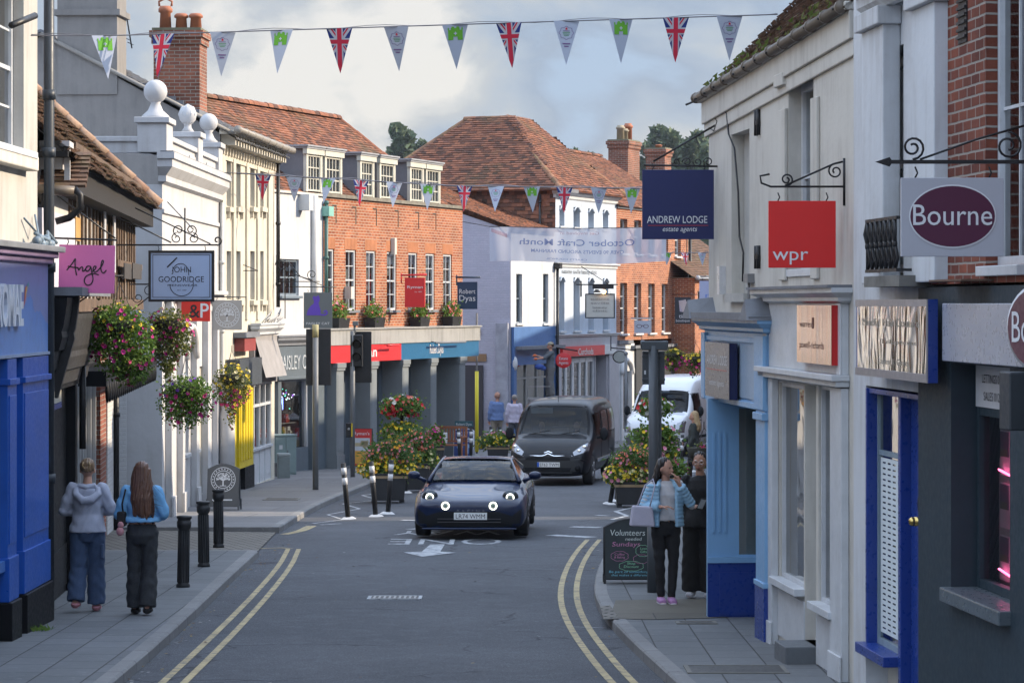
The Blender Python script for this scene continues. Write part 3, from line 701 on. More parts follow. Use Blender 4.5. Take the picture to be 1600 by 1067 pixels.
m=MB();m.box(a-.02,-.12,zl,b+.02,-.002,zl+.05);m.box(a-.04,-.16,zl+.05,b+.04,-.002,zl+.1);m.box(a,-.06,zl+.1,b,-.002,zc);m.box(a,-.08,zl+.1,T(1210),-.06,zc);m.box(T(1321),-.08,zl+.1,b,-.06,zc);fo=m.build('fascia',WHITE,P,.006)
cornice(P,a-.02,b+.02,zc,-.06,((0,0),(.05,.02),(.05,.05),(.12,.09),(.12,.13)))
m=MB();m.box(a-.18,-.21,zc+.13,b+.12,.02,zc+.155);m.build('lead_flashing',LEAD,P)
for(x0,x1,z0,z1) in(w1,w2):
 window(P,x0+.01,x1-.01,z0+.06,z1,.02,1,1,bw=.035,sill=True,sd=.07)
 m=MB();m.box(x0-.06,-.012,z0-.5,x1+.06,.0,z0-.06);m.build('panel',WHITE,P)
m=MB();m.box(dr[0],.12,dr[2],dr[1],.16,dr[3]);m.box(dr[0]+.08,.105,dr[2]+.15,dr[1]-.08,.12,dr[2]+.9);d=m.build('door',WHITE,P,.006)
m=MB();m.box(dr[0]-.01,-.28,-.1,dr[1]+.02,.1,dr[2]);m.build('step',paint('grey_step_paint',(.12,.13,.14),.6),P,.01)
room(P,2.3,t1-.15,.2,zl-.05,.25,3.5,paint('office_wall',(.35,.34,.32),.8))
sb=MB();x0,x1=T(1244,-.14),T(1298,-.14);z0=H_(1270,568,-.14);z1=H_(1270,477,-.14)
sb.box(x0,-.13,z0,x1,-.065,z1);so=sb.build('sign_box',paint('signal_red_paint',(.50,.018,.018),.35,.08),P)
t=NT('copper_reflection_steel');mpp=t.n('ShaderNodeMapping',{'Vector':t.obj(),'Scale':(9,9,.5)}).outputs[0]  # coppery streaks in the colour stand in for a reflected sunlit building
t.set(Base_Color=t.mix(t.ramp(t.noise(1.2,4,.6,mpp),(.4,0),(.65,1)),(.82,.56,.44),(.55,.45,.45)),Metallic=1,Roughness=.16);t.bump(t.noise(1.0,3,.5,mpp),.12,.03)
sb=MB();sb.quad((x0+.002,-.134,z0),(x1-.002,-.134,z0),(x1-.002,-.134,z1),(x0+.002,-.134,z1));so2=sb.build('sign_face',t.mat,so)
L=MB();W_=x1-x0;letters(L,'warren',x0+W_*.27,z0+.62*(z1-z0),W_*.36,.06,-.137);L.box(x0+W_*.46,-.138,z0+.6*(z1-z0),x0+W_*.5,-.1345,z0+.79*(z1-z0));letters(L,'powell-richards',x0+W_*.44,z0+.26*(z1-z0),W_*.7,.06,-.137);L.build('lettering',paint('dark_red_brown',(.10,.02,.02),.4),so)
o0=-.08;a,b=FRr.at(1101,off=o0),FRr.at(1198,off=o0);zt=FRr.at(1150,519,o0)[1];zb=FRr.at(1150,628,o0)[1]
m=MB();m.box(a,o0,zb,b,-.003,zt);m.box(a-.01,o0-.03,zb-.03,b+.01,-.003,zb+.03)
c0=FRr.at(1184,off=o0)
m.box(c0,o0-.04,zb-.02,b+.01,o0,zt-.02);m.box(a-.012,o0-.04,zb-.02,a+.22,o0,zt-.02)
m.box(a+.22,o0-.02,zt-.1,c0,o0,zt-.05);sf=m.build('shopfront',LBLUE,P,.006)
m=MB();m.box(a+.3,o0-.014,zb+.06,c0-.05,o0-.004,zt-.12);m.build('fascia_panel',paint('pale_blue_panel',(.30,.40,.52),.4,.15),sf)
cornice(sf,a-.04,b+.03,zt,o0,((0,0),(.05,.02),(.05,.05),(.12,.10),(.12,.13)),LBLUE)
m=MB();m.prism([(a-.2,zt+.13),(b+.14,zt+.13),(b+.14,zt+.17),(b-.1,zt+.2),(a+.2,zt+.2),(a-.2,zt+.17)],o0-.2,0)
for e0,e1 in((a-.22,a+.35),(b-.32,b+.16)):m.add([(e0,o0-.22,zt+.13),(e1,o0-.22,zt+.13),((e0+e1)/2,o0-.2,zt+.33),(e0,0,zt+.13),(e1,0,zt+.13),((e0+e1)/2,0,zt+.36)],[(0,1,2),(0,2,5,3),(1,4,5,2),(4,3,5)])
m.build('lead_roof',LEAD,sf)
hb=G(b);zp=.62
m=MB();m.box(c0,o0-.02,G(c0)+.55,b,-.003,zb-.03);m.box(c0-.02,o0-.05,zb-.12,b+.02,-.003,zb-.05);m.box(c0-.02,o0-.04,G(c0)+.52,b+.02,-.003,G(c0)+.57);m.build('pilaster',LBLUE,sf,.006)
m=MB();m.box(c0-.01,o0-.03,-.3,b+.01,-.004,G(c0)+.52);m.build('plinth',DBLUE,sf,.006)
A0=a;a+=1.0;oo=o0;o0=-.22;m=MB();m.box(a,o0,-.3,a+.10,.11,zb);m.box(a,.38,-.3,a+.10,.66,zb);m.box(a,.11,-.3,a+.10,.38,zp+.06);m.box(a,.11,zb-.1,a+.10,.38,zb)
for k in range(3):m.box(a+.10,o0+.05+k*.06,zp+.3,a+.115,o0+.075+k*.06,zb-.35)
m.box(a+.10,o0-.01,zp-.02,a+.14,.60,zp+.04);m.build('return_wall',LBLUE,sf)
m=MB();m.box(a+.10,o0-.005,-.3,a+.125,.60,zp-.02);m.box(a+.125,o0+.12,.05,a+.135,.52,.5);m.build('plinth',DBLUE,sf)
m=MB();m.quad((a+.06,.11,zp+.06),(a+.06,.38,zp+.06),(a+.06,.38,zb-.1),(a+.06,.11,zb-.1));m.build('pane',GLASS,sf)
m=MB();m.box(a+.005,.2,zp,a+.02,.6,zb);m.build('blind',paint('grey_blind',(.42,.47,.46),.8),sf)
a=A0;o0=oo;m=MB();m.box(a+.1,.66,-.3,c0+.2,.70,zb);m.build('recess_wall',LBLUE,sf)
m=MB();x0,x1=FRr.at(1102,off=o0-.12),FRr.at(1140,off=o0-.12);z0,z1=FRr.at(1120,621,o0-.12)[1],FRr.at(1120,535,o0-.12)[1]
m.box(x0,o0-.12,z0,x1,o0-.04,z1);sg=m.build('sign_box',paint('navy_paint',(.008,.012,.06),.35,.1),sf)
m=MB();m.quad((x0,o0-.124,z0),(x1-.01,o0-.124,z0),(x1-.01,o0-.124,z1),(x0,o0-.124,z1));m.build('sign_face',paint('slate_sign_face',(.16,.16,.18),.3,.1),sg)
m=MB();letters(m,'ANDREW LODGE',(x0+x1)/2,z0+.60*(z1-z0),(x1-x0)*.82,.10,o0-.127);letters(m,'estate agents',(x0+x1)/2,z0+.22*(z1-z0),(x1-x0)*.6,.06,o0-.127);m.m=1;m.box(x0+.15,o0-.128,z0+.5*(z1-z0),x1-.15,o0-.1245,z0+.512*(z1-z0));m.build('lettering',[paint('sign_white',(.62,.64,.66),.4,.05),paint('sign_red',(.4,.03,.03),.4,.05)],sg)
downpipe(P,T(1200),-.05,G(T(1200))-.1,H_(1201,500),.03,paint('weathered_grey_pipe',(.13,.14,.15),.6,.4))
m=MB();m.box(T(1201)-.1,-.09,H_(1201,498),T(1201)+.12,0,H_(1201,452));m.build('hopper',LEAD,P)
FRb=FRr.sub(t1);X=lambda q,off=0:FRb.at(q,off=off);Z=lambda q,py,off=0:FRb.at(q,py,off)[1]
P=FRb.thing('white_house','narrow white house with a royal blue door, steel sign and an iron window guard','house')
t2=X(1460);zg=G(t1);ho=FRb.rect(1380,1424,78,437);hd=(X(1353,-.06),X(1439,-.06),Z(1395,1064)-.05,Z(1395,606))
m=MB();wall(m,0,t2,-.2,8.2,[(ho[0],ho[1],ho[2],ho[3]),(hd[0],hd[1],0.0+zg+.02,hd[3])],.2,y=-.06);shell(m,0,t2,-.2,8.2,6.5,-.06);m.build('wall',WHITER,P)
zs=Z(1375,1008)
m=MB();m.box(hd[0],.12,-.1,X(1408),.16,zs);m.build('lower_wall',CREAM,P)
m=MB();x0,x1=hd[0]+.003,hd[1]-.003
m.box(x0,-.065,zs-.02,x0+.05,.13,hd[3]-.02);m.box(x0+.05,-.05,hd[3]-.06,x1,.13,hd[3]-.02);m.box(X(1409,.0),-.03,zg+.2,X(1413,0),.13,hd[3]-.06);m.box(x1-.05,-.065,zg+.0,x1,.13,hd[3]-.02);m.box(x0-.05,-.14,zs-.08,X(1408),.14,zs);fr_=m.build('door_frame',DBLUE,P,.006)
g=MB();g.quad((x0+.05,.04,zs),(X(1409),.04,zs),(X(1409),.04,hd[3]-.06),(x0+.05,.04,hd[3]-.06));g.build('pane',GLASS,fr_)
m=MB();m.box(x0+.05,.02,zs,x0+.09,.06,hd[3]-.06);m.box(x0+.09,.02,zs,X(1409),.06,zs+.05);m.box(x0+.09,.025,hd[3]-.55,X(1409),.055,hd[3]-.51);m.build('inner_frame',paint('grey_blue_frame',(.22,.29,.34),.4),fr_)
m=MB();nx,nzz=5,30
bx0,bx1,bz0,bz1=x0+.12,X(1409),zs+.1,hd[3]-.6
for j in range(nzz+1):z=bz0+(bz1-bz0)*j/nzz;m.box(bx0,.034,z,bx1,.0345,z+.032)
for i in range(nx+1):x=bx0+(bx1-bx0)*i/nx;m.box(x,.0341,bz0,x+(bx1-bx0)/nx*.42,.0344,bz1)
m.build('patterned_blind',paint('pale_blind',(.60,.66,.68),.6,.05),fr_)
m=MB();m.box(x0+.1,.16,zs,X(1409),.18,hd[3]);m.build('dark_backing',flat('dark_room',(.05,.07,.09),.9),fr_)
m=MB();dx0,dx1=X(1418),x1-.08;m.box(dx0-.1,.05,zg+.22,dx1+.03,.09,hd[3]-.06)
for za,zb_ in((.35,1.0),(1.15,1.95)):m.box(dx0+.04,.04,zg+za,dx1-.05,.05,zg+zb_)
d=m.build('door',DBLUE,P,.006)
BRASS=flat('brass_fittings',(.55,.40,.14),.25,1)
m=MB();m.cyl(((dx0+dx1)/2,-.02,Z(1425,812)),.035,.07,12,'y');m.ball(((dx0+dx1)/2,-.03,Z(1425,812)),.035);m.build('door_knob',BRASS,d)
m=MB();m.ball(((dx0+dx1)/2,0.03,Z(1425,785)),.04,.025,.09);m.build('door_knocker',IRON,d)
m=MB();m.box(X(1408),-.22,-.2,x1+.05,.0,zg+.14);m.box(X(1408),0,-.2,x1+.05,.3,zg+.2);m.build('step',paint('worn_stone',(.19,.185,.17),.8,.4),P,.012)
for s0,s1 in((X(1346,-.2),X(1379,-.2)),(X(1424,-.2),X(1459,-.2))):
 m=MB();m.box(s0,-.20,Z(1360,445),s1,-.062,ho[3]+.16);m.box(s0-.05,-.25,ho[3]+.16,s1+.04,-.062,ho[3]+.30);m.build('pilaster',WHITER,P,.01)
cornice(P,X(1346,-.2),X(1459,-.2),ho[3]+.30,-.18,((0,0),(.05,.05),(.05,.12),(.16,.2),(.16,.30),(.20,.32),(.2,.40)),WHITER)
window(P,ho[0]+.01,ho[1]-.01,ho[2]+.05,ho[3]-.05,.06,1,2,bw=.07,sill=False)
m=MB();m.box(X(1350,-.32),-.32,ho[2]-.06,X(1405,-.32),-.05,ho[2]+.02);m.build('window_ledge',paint('weathered_ledge',(.18,.17,.15),.9,.5),P)
m=MB();y0=-.30;ga_,gb_=X(1354,-.3),X(1403,-.3)
for zz in(ho[2]+.06,ho[2]+.44):m.box(ga_,y0-.012,zz-.012,gb_,y0+.012,zz+.012)
x=ga_+.03
while x<gb_:
 for s in(-1,1):m.tube([(x,y0,ho[2]+.06),(x+s*.05,y0+.01,ho[2]+.15),(x,y0,ho[2]+.25),(x-s*.05,y0-.01,ho[2]+.34),(x,y0,ho[2]+.44)],.014,5)
 m.ball((x,y0,ho[2]+.25),.03,.02,.035,8,6);x+=.155
for xx in(ga_,gb_):m.box(xx-.012,y0,ho[2]+.43,xx+.012,-.06,ho[2]+.45);m.box(xx-.012,y0,ho[2]+.05,xx+.012,-.06,ho[2]+.07)
m.build('window_guard',IRON,P)
x0,x1=X(1338,-.28),X(1450,-.28);z0,z1=FRb.at(1395,592,-.28)[1],FRb.at(1395,468,-.28)[1]
m=MB();m.box(x0,-.28,z0,x1,-.21,z1);so=m.build('sign_box',DBLUE,P)
t=NT('polished_steel');t.set(Base_Color=(.86,.84,.82),Metallic=1,Roughness=.10);nb=t.n('ShaderNodeMapping',{'Vector':t.obj(),'Scale':(1.6,1.6,.7)}).outputs[0];t.bump(t.noise(1.3,2,.5,nb,2.2),.35,.04)
m=MB();m.quad((x0+.06,-.284,z0+.06),(x1-.02,-.284,z0+.06),(x1-.02,-.284,z1-.05),(x0+.06,-.284,z1-.05));m.build('sign_face',t.mat,so)
m=MB();m.box(x0,-.29,z0,x1,-.279,z0+.06);m.box(x0,-.29,z1-.05,x1,-.279,z1);m.box(x1-.02,-.29,z0+.06,x1,-.279,z1-.05);m.build('sign_rim',paint('grey_metal_rim',(.33,.32,.34),.35,.1,metal=.5),so)
m=MB();letters(m,'Mindful Hair Couture',(x0+x1)/2,z0+.66*(z1-z0),(x1-x0)*.8,.06,-.287);letters(m,'Telephone',x0+(x1-x0)*.62,z0+.44*(z1-z0),(x1-x0)*.5,.035,-.287);letters(m,'Ladies & Gents',x0+(x1-x0)*.55,z0+.18*(z1-z0),(x1-x0)*.42,.045,-.287);m.build('lettering',paint('taupe_lettering',(.30,.27,.22),.4),so)
FRc=FRb.sub(t2);X=lambda q,off=0:FRc.at(q,off=off);Z=lambda q,py,off=0:FRc.at(q,py,off)[1]
P=FRc.thing('brick_house','red brick house with white sashes over a dark teal shopfront, nearest on the right','house')
L3=8.0;zs=Z(1500,444);hw=(X(1563),X(1563)+.95,Z(1575,415),7.6);zfl=gz(18)+KERB-FRc.z0
m=MB();wall(m,0,L3,zs,9,[hw],.12,y=-.10);shell(m,0,L3,zs,9,6.5,-.10);m.build('wall',REDB,P)
window(P,hw[0]+.01,hw[1]-.01,hw[2],hw[3],-.02,2,4,bw=.06)
m=MB();a,b=X(1499,-.1),X(1512,-.1);m.box(a,-.11,Z(1505,76),b,-.095,Z(1505,14))
for k in range(8):z=Z(1505,76)+.03+k*.05;m.box(a,-.125,z,b,-.11,z+.02)
m.build('air_brick',IRON,P)
sh_=(X(1486,-.12),X(1562),Z(1530,925),Z(1500,566));sh_=(sh_[0],X(1600)+.1,sh_[2],sh_[3])
m=MB();wall(m,0,L3,-.3,zs-.02,[sh_,(sh_[1]+.35,sh_[1]+1.35,.1,sh_[3])],.24,y=-.12);shell(m,0,L3,-.3,zs-.02,6.5,-.12);m.build('shopfront',TEAL,P)
m=MB();m.box(sh_[0]-.02,-.2,sh_[2]-.09,sh_[1]+.02,.1,sh_[2]+.008);m.build('sill',paint('grey_teal_sill',(.085,.105,.12),.3),P,.01)
w_=window(P,sh_[0]+.02,sh_[1]-.02,sh_[2]+.01,sh_[3]-.30,.06,1,1,TEAL,.06,sill=False)
m=MB();m.box(sh_[0]+.02,.05,sh_[3]-.30,sh_[1]-.02,.1,sh_[3]);so=m.build('notice_board',paint('notice_grey',(.46,.46,.47),.5,.08),P)
m=MB();letters(m,'LETTINGS 01252 712300',(sh_[0]+sh_[1])/2-.1,sh_[3]-.13,(sh_[1]-sh_[0])*.6,.06,.046);letters(m,'SALES 01252 712300',(sh_[0]+sh_[1])/2-.1,sh_[3]-.25,(sh_[1]-sh_[0])*.55,.06,.046);m.build('lettering',paint('sign_black',(.02,.02,.022),.5),so)
m=MB();m.box(sh_[0]+.06,.215,sh_[2],sh_[1],.23,sh_[3]);m.build('display_backing',paint('pink_backing',(.38,.26,.26),.8),P)
PAP=[flat('paper_white',(.6,.6,.62),.6),flat('photo_tone',(.10,.12,.15),.4),flat('photo_lawn',(.10,.16,.08),.4)]
m=MB()
for i in range(3):
 for j in range(5):
  x=sh_[0]+.22+i*.32;z=sh_[2]+.08+j*.36;m.m=0;m.box(x,.17,z,x+.24,.175,z+.31);m.m=1;m.box(x+.015,.165,z+.13,x+.225,.17,z+.3);m.m=2;m.box(x+.02,.1635,z+.13,x+.2,.1645,z+.18)
m.build('property_card',PAP,P)
m=MB();PK=flat('pink_light_strip',(.9,.1,.25),.4,emit=(1,.12,.30),es=9)
xs_=sh_[0]+.50
for k in range(44):m.ball((xs_+.30,0.14,sh_[2]+.1+k*.042),.013,n=6,m=4)
for z in(sh_[2]+.12,sh_[2]+.80):m.tube([(xs_-.2,.14,z+.04),(xs_+.30,.14,z)],.008,5)
m.build('light_strip',PK,P)
m=MB();a,b=X(1472,-.2),X(1610,-.2);z0,z1=FRc.at(1500,566,-.2)[1],FRc.at(1500,474,-.2)[1];m.box(a,-.20,z0,b+1.5,-.13,z1);so=m.build('fascia',paint('silver_fascia',(.42,.44,.50),.3,.1,metal=.3),P,.006)
PLUM=paint('plum_paint',(.075,.012,.040),.35,.08);SW=MATS['sign_white']
cx=X(1573,-.24)+.74;cz=FRc.at(1612,513,-.3)[1];m=MB();m.lathe([(.001,-.20),(.30,-.20),(.30,-.24),(.001,-.24)],30,(0,0,0),'y');m.v=[(cx+x*2.47,y,cz+z*.90) for x,y,z in m.v];o=m.build('oval_sign',SW,so)
m=MB();disc(m,cx,cz,.71,.25,-.243);m.build('oval_face',PLUM,o)
m=MB();letters(m,'Bourne',cx,cz-.09,1.2,.20,-.246);m.build('lettering',SW,o)
m=MB();a=X(1561,-.32);m.box(a,-.32,Z(1566,670,-.3),a+.25,-.12,Z(1566,580,-.3));m.build('shutter_box',paint('dark_slate_box',(.028,.035,.042),.5),P,.01)
m=MB();a=X(1540);m.box(a-.3,-.32,Z(1540,440),a+.6,-.1,Z(1540,437));m.build('tiled_ledge',CLAY,P)
def plain_block(name,label,ax,ay,bx,by,depth,ze,zr,wm_,nwin=3,gap=.18):
 f=Fr(ax,ay,bx,by);P=f.thing(name,label,'house');L=f.L;hs=[]
 for k in range(nwin):
  c=L*(k+.5)/nwin
  for z0,z1 in((1.0,2.5),(3.4,4.7))+(((6.0,7.2),) if ze>8 else()):hs.append((c-.5,c+.5,z0,z1))
 m=MB();wall(m,0,L,-1,ze,hs,.12);shell(m,0,L,-1,ze,depth);gable_wall(m,0,0,depth,ze-.01,ze,zr,side=-1);gable_wall(m,L,0,depth,ze-.01,ze,zr,side=1);m.build('wall',wm_,P)
 for h in hs:window(P,*h,.06,2,2)
 s=MB()
 for sg,ya in((1,0),(-1,depth)):
  v=Vector((0,sg*depth/2,zr-ze));n=v.length;v/=n;o=Vector((-.3,ya,ze+.06))-v*.5;u=Vector((1,0,0));nn=u.cross(v)*.05
  s.add([o,o+u*(L+.6),o+u*(L+.6)+v*(n+.5),o+v*(n+.5)],[(0,1,2,3) if sg>0 else(3,2,1,0)]);s.add([o-Vector((0,0,.12)),o+u*(L+.6)-Vector((0,0,.12)),o+u*(L+.6)+v*(n+.5)-Vector((0,0,.12)),o+v*(n+.5)-Vector((0,0,.12))],[(3,2,1,0) if sg>0 else(0,1,2,3)])
 s.build('roof',paint('dark_tile',(.09,.06,.05),.9,.4),P);return P
plain_block('tall_house','dark-eaved house just showing its eave beyond the cream rendered house',4.0,50.4,2.62,31.3,7.5,4.9,8.6,CREAM,4)
plain_block('unseen_shade_block','three-storey brick block hidden behind the corner on the right',12.5,100,8.4,54.0,9,8.6,11.8,REDB,6)  # out of view; height and end gap set for the shade it casts
m=MB();
# LEFT-HAND BUILDINGS
BLK=paint('black_gloss_paint',(.007,.008,.010),.5,.3,spec=.15);GREYC=render_wall('grey_cement_render',(.215,.205,.195),(.10,.10,.10),.9)
TIMB=paint('weathered_oak',(.13,.085,.055),.85,.6,5,.6,(.05,.035,.025));CREAMW=render_wall('sunny_cream_render',(.55,.51,.42),(.24,.22,.18),.7)
BLUE=paint('cobalt_blue_paint',(.010,.085,.40),.35,.2);WHITEB=brick('white_painted_brick',(.52,.52,.52),(.50,.50,.50),(.44,.44,.44),.2)
F=Fr(-5.05,19.5,-4.93,29.25);X=lambda q,off=0:F.at(q,off=off);Z=lambda q,py,off=0:F.at(q,py,off)[1]
P=F.thing('cream_house','cream house with a cobalt blue shopfront, nearest on the left','house');L=F.L
gr=lambda t:gz(F.a[1]+t*F.d[1])+KERB-F.z0
hw=(X(-40),X(37),Z(20,236),Z(20,-30));sw=(L-3.9,X(8,.1),0,Z(40,610))
m=MB();wall(m,0,L,-.4,9,[hw,(L-4.2,X(14),gr(L)+.75,Z(30,600))],.16);shell(m,0,L,-.4,9,6);m.build('wall',render_wall('warm_white_render',(.43,.42,.39),amt=.9),P)
window(P,hw[0]+.01,hw[1]-.01,hw[2]+.02,hw[3],.11,2,4,bw=.06,sd=.2)
m=MB();m.box(hw[0]-.1,-.13,hw[2]-.17,hw[1]+.14,.02,hw[2]-.02);m.build('stone_sill',CREAM,P,.015)
zt,zb=Z(40,410,-.11),Z(40,552,-.11)
m=MB();m.box(L-8,-.11,zb,L,-.002,zt);fo=m.build('fascia',None,P)
t=NT('graded_blue_fascia');sx=t.n('ShaderNodeSeparateXYZ',{0:t.obj()});g=t.n('ShaderNodeMapRange',{0:sx.outputs[2],1:zb,2:zt}).outputs[0]
g2=t.n('ShaderNodeMath',{0:g,1:t.noise(1.2,3)},operation='ADD').outputs[0]
t.set(Base_Color=t.mix(t.ramp(t.noise(7,5),(.5,0),(.8,.4)),t.ramp(g2,(.45,(.13,.25,.52)),(1.0,(.06,.17,.46)),(1.4,(.15,.18,.38))),(.10,.12,.22)),Roughness=.4);fo.data.materials[0]=t.mat  # blue deepens upward and turns mauve near the top
m=MB();m.box(L-8,-.16,zt,L+.04,.0,zt+.06);m.box(L-8,-.21,zt+.06,L+.09,.0,zt+.12);m.build('cornice',paint('mauve_paint',(.22,.16,.28),.5,.3),P,.012)
m=MB();m.box(L-8,-.27,zt+.12,L+.15,.02,zt+.18);m.build('lead_flashing',LEAD,P,.008)
m=MB();m.box(L-8,-.13,zb-.03,L+.01,.0,zb);m.build('fascia_bead',paint('pale_blue_bead',(.25,.32,.45),.4),P)
m=MB();letters(m,'PROMAE',X(38,-.165)-.78,Z(20,508,-.165),1.5,.40,-.165,bold=.02,thick=.05);m.v=[(x+(0),y,z) for x,y,z in m.v];m.build('lettering',paint('white_letters',(.62,.64,.68),.4,.2),P)
m=MB();z0,z1=Z(40,480,-.12),Z(40,446,-.12);x=X(39,-.12)
for k,c in enumerate(range(3)):m.m=k;m.quad((x+k*.06-.02,-.113-.001*k,z0+.08*k),(x+.1+k*.06,-.113-.001*k,z0+.1+.08*k),(x+.14+k*.05,-.113-.001*k,z1),(x+.05+k*.05,-.113-.001*k,z1-.02))
m.build('emblem',[paint('emblem_red',(.5,.08,.05),.4),paint('emblem_gold',(.55,.35,.05),.4),paint('emblem_teal',(.05,.35,.33),.4)],P)
def pil(P,x0,x1,z0,z1,mat,zpl,y=-.12,plm=None):
 m=MB();m.box(x0,y,zpl,x1,-.002,z1);m.box(x0-.02,y-.02,zpl,x1+.02,-.002,zpl+.42);m.box(x0+.05,y-.012,zpl+.55,x1-.05,y,z1-.35);m.box(x0-.02,y-.03,z1-.25,x1+.02,-.002,z1-.19);o=m.build('pilaster',mat,P,.008)
 m=MB();m.box(x0-.03,y-.05,z0,x1+.03,-.002,zpl-.004);m.build('plinth',plm or BLK,P,.01)
zpl=gr(L)+.42
pil(P,X(36,-.12),L-.02,-.5,zb-.04,BLUE,zpl);pil(P,X(12,-.12),X(26,-.12),-.5,zb-.04,BLUE,zpl);pil(P,L-4.6,L-4.3,-.5,zb-.04,BLUE,zpl)
m=MB();m.box(L-8,-.02,Z(30,603),L-.3,-.002,Z(30,590));m.box(L-4.2,-.03,gr(L)+.42,X(12),-.002,gr(L)+.8);m.box(X(12),-.012,gr(L)+.42,L,-.002,zb-.05);m.build('panelling',BLUE,P)
m=MB();m.box(L-8,-.1,gr(L)+.72,X(13),-.03,gr(L)+.82);m.build('sill',paint('sky_blue_paint',(.05,.15,.42),.35,.15),P)
m=MB();m.box(L-8,-.05,-.5,X(13),-.002,gr(L)+.42);m.build('stall_plinth',BLK,P)
g=MB();g.quad((L-4.2,.06,gr(L)+.8),(X(14),.06,gr(L)+.8),(X(14),.06,Z(30,603)),(L-4.2,.06,Z(30,603)));g.build('pane',GLASS,P)
m=MB();m.tube([(L+.12,-.10,-.3),(L+.12,-.10,9)],.055,10)
for z in(1.2,3.4,4.6,5.2,6.6):m.tube([(L+.12,-.10,z),(L+.12,-.10,z+.1)],.07,10)
m.build('downpipe',paint('slate_blue_pipe',(.028,.036,.046),.45,.3),P)
m=MB()
for k in range(7):xx=L-.9+k*.13;m.ball((xx,-.16,zt+.22+.03*math.sin(k*2)),.06,.05,.05,8,6)
m.tube([(L-.8,-.12,zt+.3),(L-.5,-.2,zt+.24),(L-.2,-.14,zt+.33),(L,-.2,zt+.22)],.02,5);m.tube([(L-.9,-.03,zt+.45),(L-.5,-.1,zt+.3),(L-.3,-.03,zt+.5),(L-.1,-.05,zt+.2)],.012,5);m.build('junction_boxes',paint('grey_blue_plastic',(.16,.22,.28),.5,.4),P)
m=MB();m.tube([(X(2),-.1,Z(2,40)),(X(20),-.22,Z(18,24))],.035,8);m.build('floodlight',IRON,P)
F=Fr(-4.98,29.6,-6.1,46);X=lambda q,off=0:F.at(q,off=off);Z=lambda q,py,off=0:F.at(q,py,off)[1]
P=F.thing('timber_framed_house','old timber-framed house with a sagging tiled roof over a black shopfront','house');L=F.L;ze=5.2
z1f=Z(180,470);gr=lambda t:gz(F.a[1]+t*F.d[1])+KERB-F.z0
m=MB();wall(m,0,L,z1f-.15,ze,[],.1,y=.05);shell(m,0,L,z1f-.15,ze,7,.05);gable_wall(m,0,.05,7.05,ze-.01,ze,ze+3.3,side=-1);gable_wall(m,L,.05,7.05,ze-.01,ze,ze+3.3,side=1);m.build('wall',render_wall('old_plaster',(.50,.49,.47),amt=.5),P)
xw=X(112)
m=MB();m.box(0,-.04,z1f-.1,xw,.05,4.3);m.build('plaster_bay',render_wall('lilac_plaster',(.50,.50,.55)),P)
n=34;x=xw+.1;k=0
while x<L-.1:
 m=MB();ww=R.uniform(.15,.26);lean=R.uniform(-.03,.03);m.add([(x,.025,z1f),(x+ww,.025,z1f),(x+ww+lean,.025,ze),(x+lean,.025,ze),(x,.05,z1f),(x+ww,.05,z1f),(x+ww+lean,.05,ze),(x+lean,.05,ze)],[(0,1,2,3),(1,5,6,2),(4,0,3,7),(3,2,6,7)])
 m.build('oak_stud',TIMB,P);x+=ww+R.uniform(.28,.44);k+=1
m=MB();m.box(xw,-.08,z1f-.14,L,.05,z1f+.02);m.box(xw,-.05,ze-.1,L,.05,ze+.02);m.box(X(178),-.06,Z(190,418),L,-.031,Z(190,408));m.build('oak_beam',TIMB,P)
for k,(a,b) in enumerate(((192,203),(205,219))):m=MB();h=F.rect(a,b,412,436,-.05);m.box(h[0],-.075,h[2],h[1],-.031,h[3]);m.build('oak_bracket',paint('dark_beam',(.05,.045,.042),.8),P)
m=MB();m.box(X(113),-.04,Z(116,376),X(121),-.002,Z(116,340));m.build('ochre_panel',paint('ochre_paint',(.45,.26,.08),.6),P)
for k in range(5):
 a=X(150)+k*.9;m=MB()
 m.box(a,-.045,z1f+.4,a+.3,-.031,ze-.2);
 if k in(1,3):m.build('casement',WHITE,P)
ang=math.radians(43);v=Vector((0,math.cos(ang),math.sin(ang)));r=MB();tile_plane(r,Vector((0.2,.05,ze+.02))-v*.55,(1,0,0),v,L+.1,5.4,.105,.17,.022,wob=.035)
ro=r.build('roof',CLAY,P);tile_b=MB();tile_plane(tile_b,Vector((.2,7.05,ze+.02)),(1,0,0),Vector((0,-v.y,v.z)),L+.1,4.85,.2,.3,.02);tile_b.build('rear_slope',CLAY,ro)
m=MB()
for i in range(18):
 p=Vector((L+.34,.05,ze+.06))+v*(-.5+i*.3);q_=p+v*.33;m.tube([p,q_],[.10,.085],8)
m.build('verge_tiles',tiles('verge_clay',[(.26,.17,.12),(.34,.23,.16),(.22,.13,.09)],(.12,.11,.05),.3),ro)
m=MB();a=Vector((.1,.05,ze-.03))-v*.5;b=Vector((L+.2,.05,ze-.03))-v*.5;m.add([a,b,b+v*.6,a+v*.6],[(3,2,1,0)]);m.box(0.1,-.30,ze-.36,L+.1,.04,ze-.3);m.box(.9,-.24,ze-.66,L,.04,ze-.36);m.build('soffit_shade_board',flat('eaves_shade_black',(.015,.013,.012),.95),ro)  # soffit plus a black board that paints in the shade under the eaves
r=MB();tile_plane(r,(.25,.02,4.53),(0,-1,0),(.72,0,.42),.50,.8,.1,.165,.02);r.build('porch_roof',CLAY,P)
m=MB();m.box(.35,-.22,4.72,.7,.02,4.96);m.box(.30,-.30,4.96,.8,.02,5.02);m.box(.34,-.30,4.6,.40,-.24,4.95);m.box(.3,-.02,3.9,.9,.0,4.5);m.build('porch_board',render_wall('peeling_white',(.48,.48,.48),amt=.9),P)
